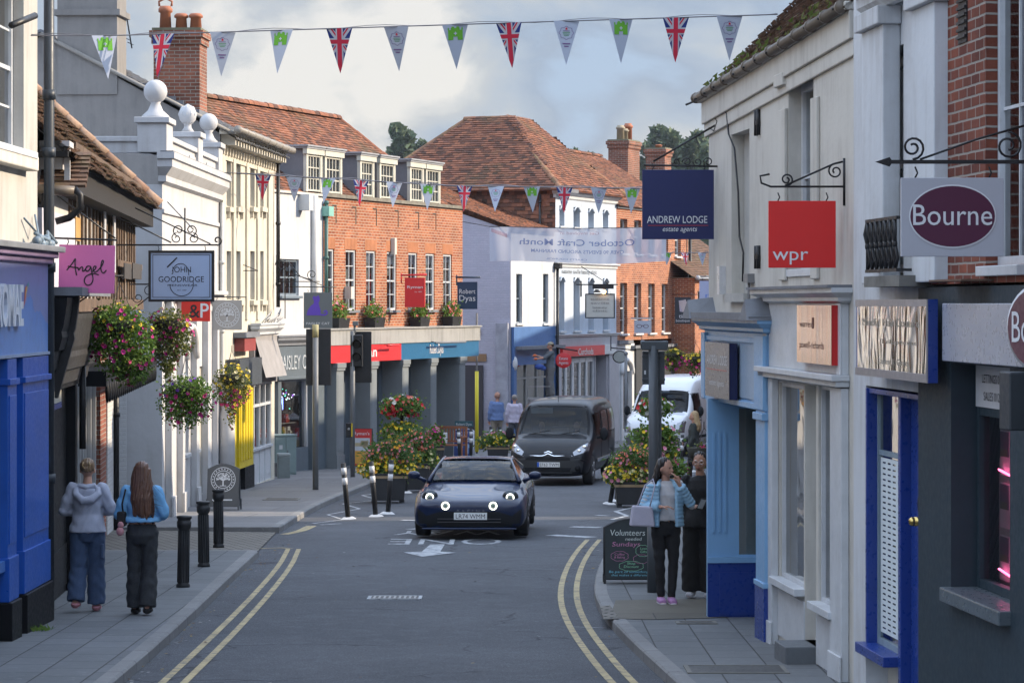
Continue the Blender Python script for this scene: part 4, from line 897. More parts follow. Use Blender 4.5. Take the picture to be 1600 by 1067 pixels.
m=MB();m.tube([(.2,.02,4.50),(.2,-.36,4.48)],.055,8);o=m.build('porch_gutter',GUTB,P)
m=MB();m.tube([(.2,-.36,4.5),(.2,-.42,4.44),(.22,-.42,4.30),(.25,-.30,4.20),(.25,-.16,4.16)],.038,8);m.tube([(.2,-.05,4.5),(.2,-.05,4.36),(.2,.02,4.26)],.038,8);m.build('porch_pipe',IRON,P)
zf0,zf1=Z(105,605,-.1),Z(110,462,-.3)
m=MB();xs1=X(150,-.3)
m.box(.02,-.10,zf0,xs1,.04,zf1);m.prism([(0,0)],0,0) if False else None
sx=[(.03,.9),(.95,xs1*.55),(xs1*.56,xs1)]
m.build('fascia',BLK,P)
GREYP=paint('charcoal_sheet',(.042,.041,.042),.5,.35,spec=.2)
def awnbox(x0,x1,yo,zt,zm,zb_):
 m=MB();v=[]
 pr=[(-.10,zt),(-yo,zt),(-yo,zt-.05),(-yo+.04,zm+.05),(-yo+.06,zm),(-yo+.05,zm-.06),(-yo+.09,zm-.2),(-yo+.13,(zm+zb_)/2),(-.13,zb_),(-.10,zb_)]
 n=len(pr)
 m.add([(x0,y,z) for y,z in pr]+[(x1,y,z) for y,z in pr],[(i,i+n,(i+1)+n,i+1) for i in range(n-1)]+[tuple(range(n)),tuple(range(2*n-1,n-1,-1))]);return m
o=awnbox(.9,X(122,-.35),.36,zf1,Z(115,520,-.3),Z(100,622,-.2)).build('canopy',GREYP,P)
o=awnbox(.02,.88,.30,zf1-.02,Z(90,520,-.3),Z(90,580,-.2)).build('canopy',BLK,P)
o=awnbox(X(122,-.35)+.1,X(158,-.3),.30,Z(135,490,-.3),Z(140,545,-.3),Z(140,590,-.2)).build('canopy',GREYP,P)
m=MB();m.prism([(.0,zf1),(xs1+.2,zf1),(xs1+.2,zf1+.05),(0,zf1+.09)],-.46,.04);m.build('canopy_lead',LEAD,P)
m=MB();m.box(.05,-.06,Z(85,628),2.0,-.02,Z(85,590));m.build('blind_box',paint('cream_blind',(.42,.40,.33),.6),P)
m=MB();m.box(.05,-.065,Z(85,637),2.0,-.02,Z(85,629));m.build('blue_strip',DBLUE,P)
x6=X(106)
m=MB();m.box(.02,.02,-.6,x6,.08,Z(90,590));m.box(.05,-.0,gr(0)+.02,x6-.1,.02,gr(0)+.5);m.build('black_wall',BLK,P)
m=MB();m.box(x6,-.09,-.6,x6+.28,.04,Z(112,600));m.box(x6-.03,-.12,-.6,x6+.31,-.09,gr(2)+.55);m.build('pillar',BLK,P,.01)
m=MB();m.tube([(x6+.15,-.16,Z(110,700)),(x6+.15,-.16,Z(110,562))],.04,8);m.build('downpipe',IRON,P)
m=MB();m.box(x6+.3,.5,-.6,X(128,.0),.56,Z(120,600));m.build('recess_door',flat('dark_door',(.012,.013,.016),.5),P)
shopfront(P,X(120,.45),X(152,.45),gr(8),Z(135,600),4,.5,paint('white_window_paint',(.45,.46,.47),.5),.5,door=1)
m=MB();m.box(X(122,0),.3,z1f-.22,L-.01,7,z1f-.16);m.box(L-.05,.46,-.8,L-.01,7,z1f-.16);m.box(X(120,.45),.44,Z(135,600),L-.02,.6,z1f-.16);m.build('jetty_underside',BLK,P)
room(P,X(120,.45),L-.3,gr(10),Z(135,600),.75,3,paint('shop_lining',(.16,.15,.14),.8))
m=MB();m.box(X(157,.42),.42,-.8,X(166,.42),.8,z1f-.2);m.build('brick_pier',brick('pier_brick',(.26,.08,.05),(.34,.12,.08),(.3,.27,.24)),P)
m=MB();m.box(X(166,.42),.40,-.8,L-.06,.7,z1f-.25);m.build('end_wall',WHITEB,P)
m=MB();m.box(X(128),-.3,Z(145,598),L,.05,Z(145,575));
for i in range(26):xx=X(128)+.2+i*(L-X(128))/27;m.ball((xx,-.3,Z(145,600)-.06),.08,.03,.14,8,6)
m.build('scalloped_valance',BLK,P)
downpipe(P,L-.05,.36,gr(L)-.1,Z(172,560),.05)
F=Fr(-6.05,48.7,-5.99,57.5);X=lambda q,off=0:F.at(q,off=off);Z=lambda q,py,off=0:F.at(q,py,off)[1]
P=F.thing('classical_white_house','white classical house with a parapet topped by ball and urn finials','house');L=F.L
gr=lambda t:gz(F.a[1]+t*F.d[1])+KERB-F.z0
zc=Z(268,290,-.1);zp=Z(300,236,-.05)
PW=render_wall('chalk_white_render',(.46,.46,.465),amt=.6)
hs=[(X(a),X(b),gr(3)+c,gr(3)+d) for a,b,c,d in((287,294,1.0,2.75),(303,309,1.0,2.75))];hs+=[(X(312,0),X(322,0),gr(5)+.1,gr(5)+2.6)]
hs+=[(X(268),X(282),Z(270,455),Z(270,395)),(X(298),X(308),Z(300,455),Z(300,395))]
m=MB();wall(m,0,L,-.6,zc,hs,.15);shell(m,0,L,-.6,zc,8);m.build('wall',PW,P)
for h in hs[:2]+hs[3:]:window(P,*h,.08,2,4,bw=.05)
m=MB();h=hs[2];m.box(h[0],.1,h[2],h[1],.14,h[3]);m.build('door',paint('stone_paint',(.42,.40,.34),.6),P)
cornice(P,0,L,zc,0,((0,0),(.08,.05),(.08,.15),(.2,.3),(.2,.42),(.24,.44),(.24,.55)),PW)
m=MB();m.box(-.02,-.02,zc+.55,L,.25,zp);m.box(-.02,.251,zc+.55,.25,2.35,zp-.05);m.build('parapet',PW,P)
m=MB();m.box(-.06,-.07,zp,L,.30,zp+.09);m.box(-.06,.301,zp-.05,.3,2.4,zp+.04);m.build('coping',PW,P,.01)
m=MB();m.box(-.24,-.22,zc+.55,L+.2,0,zc+.57);m.build('lead_flashing',LEAD,P)
zped=Z(300,205,-.05)
for x0,x1 in((-.08,.75),(L*.52,L*.52+.7),(L-.75,L-.03)):
 m=MB();m.box(x0,-.09,zc+.55,x1,.42,zped-.1 if x0<1 else zp+.3);z=zped-.1 if x0<1 else zp+.3;m.box(x0-.05,-.14,z,x1+.05,.47,z+.1);m.build('pedestal',PW,P,.01)
 if x0<1:
  m=MB();c=(x0+x1)/2;m.lathe([(.24,z+.1),(.24,z+.14),(.13,z+.24),(.08,z+.36),(.10,z+.40)],18,(c,.16,0));m.ball((c,.16,z+.57),.205,n=22,m=14);m.build('ball_finial',PW,P)
 elif x1<L-1:
  m=MB();c=(x0+x1)/2;m.lathe([(.14,z+.1),(.07,z+.2),(.07,z+.26),(.15,z+.34),(.175,z+.46),(.13,z+.58),(.04,z+.63),(.01,z+.65)],18,(c,.16,0));
  for i in range(12):a=2*PI*i/12;m.tube([(c+.09*math.cos(a),.16+.09*math.sin(a),z+.28),(c+.17*math.cos(a),.16+.17*math.sin(a),z+.45),(c+.10*math.cos(a),.16+.10*math.sin(a),z+.60)],.016,5)
  m.build('urn_finial',PW,P)
 else:
  m=MB();c=(x0+x1)/2;m.lathe([(.22,z+.1),(.12,z+.2),(.07,z+.32),(.10,z+.36)],18,(c,.16,0));m.ball((c,.16,z+.52),.185,n=22,m=14);m.build('ball_finial',PW,P)
for k in range(3):
 x0=.9+k*L/3.2;m=MB();m.box(x0,-.04,zc+.7,x0+1.3,-.021,zp-.15);m.build('parapet_panel',PW,P,.01)
m=MB();zq=Z(290,470)
m.box(.3,-.12,zq,L,0,zq+.12);m.box(.3,-.2,zq+.12,L,0,zq+.2);m.box(0,-.04,zc-.5,L,0,zc-.42);m.build('string_course',PW,P,.01)
for q in(258,276,298,316,331):m=MB();x0=X(q);m.box(x0,-.12,gr(x0)-.3,x0+.32,-.002,zq);m.box(x0-.04,-.16,gr(x0)-.3,x0+.36,-.12,gr(x0)+.35);m.box(x0-.03,-.16,zq-.2,x0+.35,-.12,zq-.1);m.build('pilaster',PW,P,.01)
m=MB();
for i in range(15):a=PI*i/14;
m.tube([(X(283)+.75+.75*math.cos(PI*i/12),-.1,gr(3)+2.75+.6*math.sin(PI*i/12)) for i in range(13)],.07,6);m.build('fanlight_arch',PW,P)
m=MB();x=X(333);m.lathe([(.16,gr(x)),(.16,gr(x)+1.6),(.12,gr(x)+1.75),(.13,gr(x)+2.3),(.16,gr(x)+2.35)],14,(x,-.28,0));m.build('column',PW,P)
downpipe(P,L-.1,-.08,gr(L),zc,.04,paint('white_pipe',(.5,.5,.48),.5))
m=MB();m.box(-.02,.62,-.6,0,2.2,Z(250,560));m.build('brick_flank',WHITEB,P)
F=Fr(-5.97,57.6,-5.50,65.2);X=lambda q,off=0:F.at(q,off=off);Z=lambda q,py,off=0:F.at(q,py,off)[1]
P=F.thing('tall_cream_house','tall cream house with bracketed eaves, a big grey gable end and two chimneys','house');L=F.L
ze=7.38;gr=lambda t:gz(F.a[1]+t*F.d[1])+KERB-F.z0
hs=[]
for a,b in((354,361),(367,376),(391,398),(405,412)):hs.append((X(a),X(b),Z(a,322),Z(a,246)));hs.append((X(a),X(b),Z(a,468),Z(a,392)))
hs.append((X(350),X(387),gr(3)+.02,Z(370,602)));hs.append((X(389),X(424),gr(6)+.02,Z(405,598)))
m=MB();wall(m,0,L,-.7,ze,hs,.16);shell(m,0,L,-.7,ze,7.4);m.build('wall',CREAMW,P)
DEP=7.4;rise=2.0
for gx,gs,gb in((-.015,-1,-.5),(L,1,ze-.01)):m=MB();gable_wall(m,gx,0,DEP,gb,ze,ze+rise,side=gs);m.build('gable',GREYC,P)
for h in hs[:8]:
 window(P,*h,.1,1,4,bw=.04,sill=False);m=MB();m.box(h[0]-.06,-.09,h[2]-.12,h[1]+.06,0,h[2]-.02);
 for c in(h[0],h[1]-.07):m.box(c,-.07,h[2]-.26,c+.07,0,h[2]-.12)
 m.build('sill',CREAMW,P)
for q in(345,362,383,400,417):m=MB();x0=X(q);m.box(x0,-.05,Z(q,500),x0+.3,-.002,ze-.45);m.build('pilaster',CREAMW,P,.01)
x=.1
while x<L-.1:m=MB();m.prism([(x,ze-.42),(x+.11,ze-.42),(x+.11,ze-.02),(x,ze-.02)],-.07,0);m.prism([(x+.002,ze-.24),(x+.108,ze-.24),(x+.108,ze-.02),(x+.002,ze-.02)],-.30,-.06);m.build('eaves_bracket',CREAMW,P);x+=.36
m=MB();m.box(-.1,-.34,ze-.02,L,0,ze+.06);m.box(0,-.03,ze-.52,L,0,ze-.42);m.build('eaves_board',CREAMW,P)
gutter(P,[(-.2,-.4,ze+.06),(L+.1,-.4,ze+.06)],.07,paint('pale_gutter',(.25,.23,.2),.5))
v=Vector((0,DEP/2,rise));n=v.length;v.normalize();r=MB();tile_plane(r,Vector((-.12,0,ze+.08))-v*.4,(1,0,0),v,L+.2,n+.4,.2,.3,.012);tile_plane(r,Vector((-.12,DEP,ze+.08)),(1,0,0),Vector((0,-v.y,v.z)),L+.2,n,.2,.3,.012)
ro=r.build('roof',tiles('slate',[(.10,.11,.13),(.14,.15,.17),(.12,.125,.14)],(.10,.10,.08),.3),P);r=MB();ridge_tiles(r,(-.1,DEP/2,ze+rise+.08),(L,DEP/2,ze+rise+.08));r.build('ridge_tiles',LEAD,ro)
m=MB();a=Vector((-.02,0,ze+.03));m.tube([Vector((-.08,-.3,ze-.02)),Vector((-.08,DEP/2,ze+rise+.05))],.045,6);m.build('verge',paint('verge_mortar',(.28,.26,.23),.8),ro)
ga=F.at(135,off=5.3);m=MB()
zt=10.1;m.box(-.05,2.12,ze+.8,.9,3.36,zt-.3);m.box(-.12,2.05,zt-.3,.97,3.43,zt-.18);m.box(-.05,2.12,zt-.18,.9,3.36,zt+.6);m.build('chimney',GREYC,P)
TC1=paint('terracotta',(.34,.12,.06),.7,.3);TC2=paint('buff_pot',(.33,.28,.2),.8,.3)
chimney(P,2.1,1.2,ze+.3,Z(280,67,1.6)+.02,.9,.98,brick('sooty_brick',(.20,.08,.055),(.33,.12,.07),(.26,.24,.2),.9),[])
zt=Z(280,67,1.6)+.08;ch=[c for c in P.children if c.name.startswith('chimney')][-1]
for k,(yy,h,hood) in enumerate(((1.52,.50,True),(1.18,.34,False),(.87,.34,False))):
 m=MB();m.lathe([(.13,zt-.02),(.11,zt+h*.7),(.15,zt+h*.75),(.15,zt+h*.88),(.11,zt+h),(.08,zt+h)],14,(2.1,yy,0))
 if hood:m.tube([(2.1,yy-.13,zt+h),(2.1,yy-.14,zt+h+.1),(2.1,yy,zt+h+.17),(2.1,yy+.14,zt+h+.1),(2.1,yy+.13,zt+h)],.025,6)
 m.build('chimney_pot',TC1,ch)
m=MB()
for k in range(7):y=.7+k*.17;z=ze+y*rise/(DEP/2);m.box(1.55,y,z-.02,2.62,y+.2,z+.22)
m.build('lead_soaker',LEAD,ch)
m=MB();p0=Vector((1.9,2.2,Z(252,62,1.8)-.3));m.tube([p0,p0+Vector((0,.32,1.9))],.015,5);m.tube([p0+Vector((-.3,.03,.1)),p0+Vector((.3,.03,.1))],.01,4);m.tube([p0+Vector((-.3,.1,.2)),p0+Vector((.3,.1,.2))],.01,4);m.build('aerial',IRON,P)
YP=paint('yellow_paint',(.62,.46,.015),.45,.15)
h=hs[8];m=MB();m.box(X(350),-.1,gr(3)-.3,X(362),-.002,h[3]+.02);m.box(X(364),-.14,gr(4)+.5,X(386),-.04,h[3]);
for k in range(5):x=X(364)+.1+k*.35;m.box(x,-.16,gr(4)+.65,x+.2,-.14,h[3]-.2)
m.build('yellow_shopfront',YP,P,.008);m=MB();m.box(X(372),-.15,gr(4)-.4,X(387),-.03,gr(4)+.5);m.build('plinth',BLK,P)
m=MB();m.box(X(341),-.1,gr(2)-.4,X(350),-.002,Z(346,590));m.build('brown_pier',paint('brown_paint',(.09,.07,.065),.6),P)
m=MB();m.box(X(352),-.3,Z(370,602),X(388),0,Z(370,560));m.build('fascia',paint('dark_fascia',(.05,.06,.07),.5),P)
m=MB();m.box(X(366),-.22,Z(375,548),X(384),0,Z(375,528));o=m.build('awning_case',paint('faded_red',(.26,.05,.045),.5),P);m=MB();m.box(X(364),-.27,Z(375,527),X(387),0,Z(375,519));m.build('awning_lead',LEAD,P)
h=hs[9];shopfront(P,h[0]+.02,h[1]-.02,h[2],h[3],4,.04,WHITE,.75,WHITE,trans=h[3]-.5);room(P,.6,L-.2,gr(5),h[3]+.02,.5,3,MATS['shop_lining'])
m=MB();m.prism([(X(389),Z(400,597,-.1)),(X(425),Z(424,597,-.1)),(X(425),Z(424,524,-.1)),(X(389),Z(400,520,-.1))],-.12,-.003);m.add([(X(390),-.36,Z(400,592,-.3)),(X(424),-.36,Z(424,590,-.3)),(X(424),-.13,Z(424,532)),(X(390),-.13,Z(400,530))],[(0,1,2,3)]);m.build('grey_blind',paint('grey_fabric',(.27,.26,.26),.9),P)
cornice(P,X(389),X(425),Z(405,524),-.12)
downpipe(P,L-.1,-.1,Z(430,480),ze,.045)
m=MB()
for k in range(6):x=X(398)+k*.45;m.tube([(x,-.15,Z(410,505)),(x+.15,-.3,Z(410,490)+.1*math.sin(k*2)),(x+.3,-.2,Z(410,500)),(x+.45,-.28,Z(410,495))],.015,5)
m.build('cable',paint('pale_cable',(.4,.4,.4),.6),P)
F=Fr(-5.82,68.9,-4.81,71.8);X=lambda q,off=0:F.at(q,off=off);Z=lambda q,py,off=0:F.at(q,py,off)[1]
P=F.thing('gift_shop_house','plain white house with a grey gift shop front displaying coloured lights','house');L=F.L
SLATE=paint('slate_grey_paint',(.10,.125,.145),.45,.15)
ze=Z(470,304);w0=F.rect(437,467,405,462);gw=F.rect(436,479,596,700)
m=MB();wall(m,-.3,L,-.4,ze,[w0,gw],.14);shell(m,-.3,L,-.4,ze,6);m.build('wall',render_wall('bright_white_render',(.50,.51,.52),amt=.6),P)
m=MB();m.box(-.35,-.06,ze,L,.3,ze+.06);m.build('coping',CREAM,P)
window(P,w0[0],w0[1],w0[2],w0[3],.05,3,2,paint('blue_grey_sash',(.16,.20,.24),.4),.06)
m=MB();m.box(-.1,-.16,Z(457,590),L-.02,-.002,Z(457,541));m.box(-.02,-.12,-.4,.18,-.002,Z(457,590));m.box(X(481),-.12,-.4,L-.02,-.002,Z(457,590));m.box(-.15,-.2,Z(457,592),L,-.002,Z(457,588));m.box(gw[0],-.05,-.4,gw[1],.1,gw[2]);fo=m.build('shopfront',SLATE,P,.008)
m=MB();letters(m,'PAISLEY CAT',X(464,-.17),Z(457,577,-.17),(X(486)-X(440))*1.15,.36,-.175,thick=.015);m.build('lettering',paint('pale_letters',(.42,.45,.47),.4),fo)
cornice(P,-.15,L,Z(457,541),-.1,mat=LEAD)
g=MB();g.quad((gw[0],.06,gw[2]),(gw[1],.06,gw[2]),(gw[1],.06,gw[3]),(gw[0],.06,gw[3]));g.build('pane',GLASS,P)
room(P,-.2,L-.1,gw[2]-.3,gw[3],.2,2.2,paint('grey_green_lining',(.10,.13,.13),.8))
m=MB();m.m=0
for k in range(60):m.m=k%3;x=R.uniform(gw[0]+.05,gw[1]-.1);z=gw[3]-.25-abs(R.gauss(0,.16))-.1*math.sin(x*4);m.ball((x,.25+R.random()*.3,z),.014,n=6,m=4)
m.build('fairy_lights',[flat('violet_light',(.4,.1,.9),.5,emit=(.45,.12,1),es=3),flat('white_light',(1,1,1),.5,emit=(1,.95,1),es=3),flat('green_light',(.1,.9,.5),.5,emit=(.2,1,.7),es=2)],P)
m=MB();x=(gw[0]+gw[1])/2;z=gw[2]+.95
for a in(-.05,.05):m.tube([(x+a,.3,z),(x+a,.3,z+.3)],.012,5)
m.tube([(x-.05,.3,z+.3),(x+.05,.3,z+.1),(x+.05,.3,z)],.012,5);m.build('neon_figure',flat('blue_neon',(.2,.3,1),.5,emit=(.25,.35,1),es=4),P)
stock(P,gw[0]+.05,gw[1]-.05,gw[2]+.05,gw[2]+.9,.35,34,GOODS)
m=MB();m.box(X(466),-.3,Z(480,330),X(466)+.25,0,ze);m.tube([(X(488),-.06,Z(488,535)),(X(488),-.06,ze)],.1,8);m.build('downpipe',render_wall('white_pipe_box',(.55,.55,.54)),P)
# THE LONG BRICK BLOCK AND THE ROW BEYOND
F=Fr(-4.81,71.8,-1.43,81.5);X=lambda q,off=0:F.at(q,off=off);Z=lambda q,py,off=0:F.at(q,py,off)[1]
P=F.thing('brick_shop_block','long orange brick block with dormers, red and blue shop fascias and grey columns','shop building');L=F.L
gr=lambda t:gz(F.a[1]+t*F.d[1])+KERB-F.z0
zp=Z(600,316);zk=Z(600,519);hs=[]
for a,b in((507,522),(540,556),(572,587),(604.5,619.5),(638,652),(665,679),(692.5,706)):
 m_=(a+b)/2;hs.append((X(a),X(b),Z(600,484.5),Z(600,393)))
m=MB();wall(m,0,L,zk-.1,zp,hs,.12);shell(m,0,L,zk-.1,zp,6.6);m.build('wall',ORB,P)
for h in hs:
 window(P,h[0]+.01,h[1]-.01,h[2],h[3],.03,2,4,bw=.055,sillmat=LEAD)
 m=MB();n=9
 for i in range(n):u=i/n;m.box(h[0]-.08+(h[1]-h[0]+.16)*u+.008,-.006,h[3]+.01,h[0]-.08+(h[1]-h[0]+.16)*(u+1/n)-.008,0,h[3]+.30)
 m.build('brick_arch',paint('rubbed_brick',(.42,.17,.08),.85,.3),P)
for q in(525,556,588,622,654,681):m=MB();x=X(q);m.box(x-.02,-.008,Z(600,354),x+.02,.0,Z(600,328));m.box(x-.25,-.008,Z(600,329),x+.02,.0,Z(600,327));m.build('brick_slot',flat('slot_dark_brown',(.03,.025,.02),.9),P)  # thin dark brown strips set on the brick face
m=MB();m.box(-.05,-.07,zp,L+.05,.3,zp+.09);m.build('coping',paint('lichened_stone',(.20,.185,.15),.9,.5,6,.4,(.08,.08,.06)),P)
m=MB();m.box(X(612)-.07,-.12,Z(612,398),X(612)+.07,0,Z(612,372));m.build('flag_socket',CREAM,P);m=MB();m.box(X(540)-.1,-.2,Z(540,467),X(540)+.1,-.01,Z(540,448));m.build('wall_light',CREAM,P)
downpipe(P,.0,-.08,zk,zp-.1,.055,paint('green_pipe',(.05,.12,.11),.5));m=MB();m.box(-.1,-.2,zp-.5,.22,0,zp-.25);m.build('hopper',paint('verdigris',(.20,.42,.36),.6),P)
zr=5.35+CZ-F.z0;yr=3.26;S=-7.3;v=Vector((0,yr-.25,zr-zp));n=v.length;v.normalize();r=MB();xe=L-1.5
tile_plane(r,Vector((S,.25,zp)),(1,0,0),v,L-S,n,.115,.18,.02,keep=lambda a,b:a+S<L-.05-(b/n)*1.4)
r.add([(S,.24,zp-.03),(L,.24,zp-.03),(L-1.5,yr,zr-.03),(S,yr,zr-.03)],[(0,1,2,3)])
v2=Vector((0,-(yr-.25),zr-zp)).normalized();tile_plane(r,Vector((S,2*yr-.25,zp)),(1,0,0),v2,L-S,n,.3,.4,.02,keep=lambda a,b:a+S<L-(b/n)*1.4)
r.add([(L,.25,zp-.03),(L,2*yr-.25,zp-.03),(xe,yr,zr-.03)],[(0,1,2)]);r.add([(S,.25,zp),(S,yr,zr),(S,2*yr,zp)],[(0,1,2)])
ro=r.build('roof',CLAYR,P);r=MB();ridge_tiles(r,(S,yr,zr+.03),(xe,yr,zr+.03),.13);ridge_tiles(r,(xe,yr,zr+.02),(L,.3,zp+.02),.1);r.build('ridge_tiles',CLAYR,ro)
DG=paint('dormer_lead',(.15,.155,.17),.7,.2);sl=(zr-zp)/(yr-.25)
for a,b in((476,499),(505,530),(560,580.5),(590.5,613.5),(638,658),(663,684)):
 x0,x1=F.at(a,off=.35),F.at(b,off=.35);zb=zp+.12;zt_=Z(600,255,.35)+.12
 m=MB();m.box(x0-.02,.37,zb,x1+.02,.37+(zt_-zb)/sl+.3,zt_);o=m.build('dormer',DG,P)
 m=MB();m.box(x0-.12,.22,zt_,x1+.12,.37+(zt_-zb)/sl+.4,zt_+.05);m.box(x0-.16,.19,zt_+.05,x1+.16,.37+(zt_-zb)/sl+.45,zt_+.09);m.build('dormer_roof',paint('pale_lead',(.30,.31,.33),.5),o)
 m=MB();m.box(x0-.1,.24,zt_-.14,x1+.1,.36,zt_);m.box(x0-.04,.28,zb,x0+.06,.369,zt_-.14);m.box(x1-.06,.28,zb,x1+.04,.369,zt_-.14);m.build('dormer_frame',paint('cream_joinery',(.50,.49,.42),.5),o)
 window(o,x0+.06,x1-.06,zb+.02,zt_-.15,.29,4,3,paint('cream_joinery',(.5,.49,.42)),.045,False,sash=False,mun=.03)
o0=-.42
m=MB();m.box(-.55,o0,Z(600,537,o0),L+.35,0,Z(600,514,o0));m.box(-.6,o0-.04,Z(600,514,o0),L+.4,.0,Z(600,511.5,o0));m.build('canopy',render_wall('stained_concrete',(.30,.30,.29),(.10,.10,.10),.9),P)
xm=X(628.5,o0);zb=Z(600,563.5,o0);zt=Z(600,536.5,o0);RED=paint('fascia_red',(.60,.03,.035),.35,.08);SEA=paint('fascia_blue',(.02,.11,.22),.35,.1)
m=MB();m.box(-.55,o0+.03,zb,xm,-.01,zt);f1=m.build('red_fascia',RED,P);m=MB();m.box(xm,o0+.03,zb,L+.3,-.01,zt);f2=m.build('blue_fascia',SEA,P)
m=MB();letters(m,'Ryman',X(571,o0),zb+.12,1.7,.27,o0+.02,bold=.01,thick=.01);m.build('lettering',paint('ryman_white',(.66,.64,.64),.4),f1)
m=MB();letters(m,'Robert Dyas',X(683.5,o0),zb+.13,1.05,.27,o0+.02,thick=.01);m.build('lettering',MATS['ryman_white'],f2)
m=MB();a,b=X(594,o0),X(612,o0);m.tube([(a,o0-.2,zt-.05),(b,o0-.2,zt-.05)],.03,8);m.tube([(a+.2,o0-.2,zt-.05),(a+.2,o0,zt-.02)],.015,5);m.build('trough_light',RED,f1)
m=MB();a,b=X(670,o0),X(717,o0);m.tube([(a,o0-.2,zt-.03),(b,o0-.2,zt-.03)],.03,8);m.tube([(a+.2,o0-.2,zt-.03),(a+.2,o0,zt)],.015,5);m.build('trough_light',LEAD,f2)
COLM=paint('column_grey',(.17,.19,.20),.5,.12);RECD=paint('pilaster_slate',(.095,.12,.14),.5,.12)
for a,b in((527,538.5),(580,590),(630,639.5),(674,683),(719,728)):
 x0,x1=X(a,o0),X(b,o0)
 m=MB();m.box(x0,o0+.02,-.5,x1,.5,zb);m.box(x0-.02,o0,-.5,x1+.02,o0+.02,gr(x0)+.35);m.box(x0+.08,o0+.012,gr(x0)+.45,x1-.08,o0+.02,zb-.3);m.build('column',COLM,P,.006)
 m=MB();m.box(x0-.05,o0-.03,zb-.13,x1+.05,.5,zb-.003);m.box(x0-.03,o0-.01,zb-.2,x1+.03,.5,zb-.13);m.build('capital',COLM,P,.006)
for a,b in((490,505),(538,552),(592,604),(640,652)):
 m=MB();m.box(X(a,.2),.2,-.5,X(b,.2),.5,zb);m.build('pier',RECD,P)
g0=.5;segs=[(-.3,X(530,g0)),(X(540,g0),X(580,g0)),(X(592,g0),X(631,g0)),(X(641,g0),X(675,g0)),(X(685,g0),L-.3)]
for k,(a,b) in enumerate(segs):
 if b-a<.3:continue
 shopfront(P,a,b,gr((a+b)/2)+.0,zb-.05,2,g0,RECD,.25 if k%2 else.5,RECD,trans=zb-.55,door=1 if k==2 else None)
 stock(P,a+.1,b-.1,gr((a+b)/2)+.5,zb-.9,g0+.5,26,GOODS)
room(P,-.3,L,-.5,zb,.55,5,paint('shop_pale_lining',(.22,.21,.19),.8))
m=MB()
for k in range(10):x=.8+k*1.0;m.box(x,1.6,zb-.28,x+.55,1.8,zb-.26)
m.build('ceiling_light',flat('shop_tube_light',(1,1,1),.5,emit=(1,.93,.82),es=3),P)
m=MB()
for k in range(13):m.m=k%4;z=gr(9)+.5+k*.15;m.box(X(702,.45),.44,z,X(702,.45)+.2,.46,z+.13)
m.build('window_poster',[flat('poster_blue',(.04,.25,.55),.5),flat('poster_orange',(.5,.2,.03),.5),flat('poster_slate',(.1,.12,.2),.5),flat('poster_green',(.05,.35,.08),.5)],P)
BOXES=[F.world(X(q,-.2),-.24,Z(600,512)) for q in(527,583,654,704)];BRZ=F.rz
FRY=F
F=Fr(-.04,88,1.42,92);X=lambda q,off=0:F.at(q,off=off);Z=lambda q,py,off=0:F.at(q,py,off)[1]
P=F.thing('lilac_house','white-fronted house with a lilac flank wall above a blue shop being painted','house');L=F.L;gr=lambda t:gz(F.a[1]+t*F.d[1])+KERB-F.z0
ze=Z(800,356);BP=paint('mid_blue_paint',(.065,.15,.34),.45,.2)
hs=[(X(806.5),X(816),Z(810,505),Z(810,428)),(X(848.5),X(857),Z(852,505),Z(852,428))];zk=Z(833,510)
sh=(X(806,0),X(858),gr(2)+.6,Z(833,566))
m=MB();wall(m,0,L,zk,ze,hs,.14);shell(m,0,L,-.5,ze,8);m.build('wall',WHITER,P)
m=MB();m.quad((-.01,8,-.5),(-.01,0,-.5),(-.01,0,ze),(-.01,8,ze));m.build('lilac_flank',brick('lilac_painted_brick',(.42,.42,.49),(.46,.45,.52),(.38,.38,.45),.15),P)
m=MB();m.add([(-.012,8,ze-.02),(-.012,.2,ze-.02),(-.012,4.2,ze+1.3)],[(0,1,2)]);m.build('gable',MATS['lilac_painted_brick'],P)
for h in hs:window(P,*h,.08,1,2,MATS['blue_grey_sash'],.05,sill=True,sillmat=WHITE)
m=MB();m.box(X(825),-.008,Z(833,505),X(840),.0,Z(833,430));m.build('blind_panel',WHITER,P)
v=Vector((0,4.2,1.55)).normalized();r=MB();tile_plane(r,Vector((-.15,0,ze+.05))-v*.25,(1,0,0),v,L+.1,4.6,.12,.18);r.build('roof',CLAYR,P)
m=MB();wall(m,0,L,-.5,zk,[sh],.3,y=-.03);m.box(-.02,-.12,-.5,.18,-.03,zk);m.box(.25,-.08,Z(833,569),L-.1,-.031,Z(833,545));m.build('blue_shopfront',BP,P)
m=MB();m.box(.1,-.35,Z(833,545),L,-.03,Z(833,540));m.build('shop_cornice',LEAD,P)
shopfront(P,sh[0]+.01,sh[1]-.01,gr(2),sh[3],3,.06,paint('old_grey_wood',(.28,.28,.27),.8),.6,trans=Z(833,590));m=MB();m.box(sh[0],.2,gr(2)+.6,sh[1],.22,Z(833,592));m.build('whitewashed_glass',paint('pale_green_sheet',(.40,.47,.46),.6),P)
m=MB();m.ball((X(798)+.05,-.12,Z(800,568)),.09,.09,.22);m.build('wall_lamp',WHITE,P)
m=MB();m.tube([(L-.08,-.1,-.4),(L-.08,-.1,Z(866,415))],.05,8);m.box(L-.2,-.22,Z(866,420),L+.05,0,Z(866,411));m.build('downpipe',IRON,P)
m=MB();
for x0 in(-1.9,-.9):pass
m=MB();m.box(-.6,3.6,-.6,-.05,3.9,Z(800,515));m.build('lane_wall',render_wall('peeling_grey_wall',(.28,.28,.33),(.30,.10,.07),.8),P)
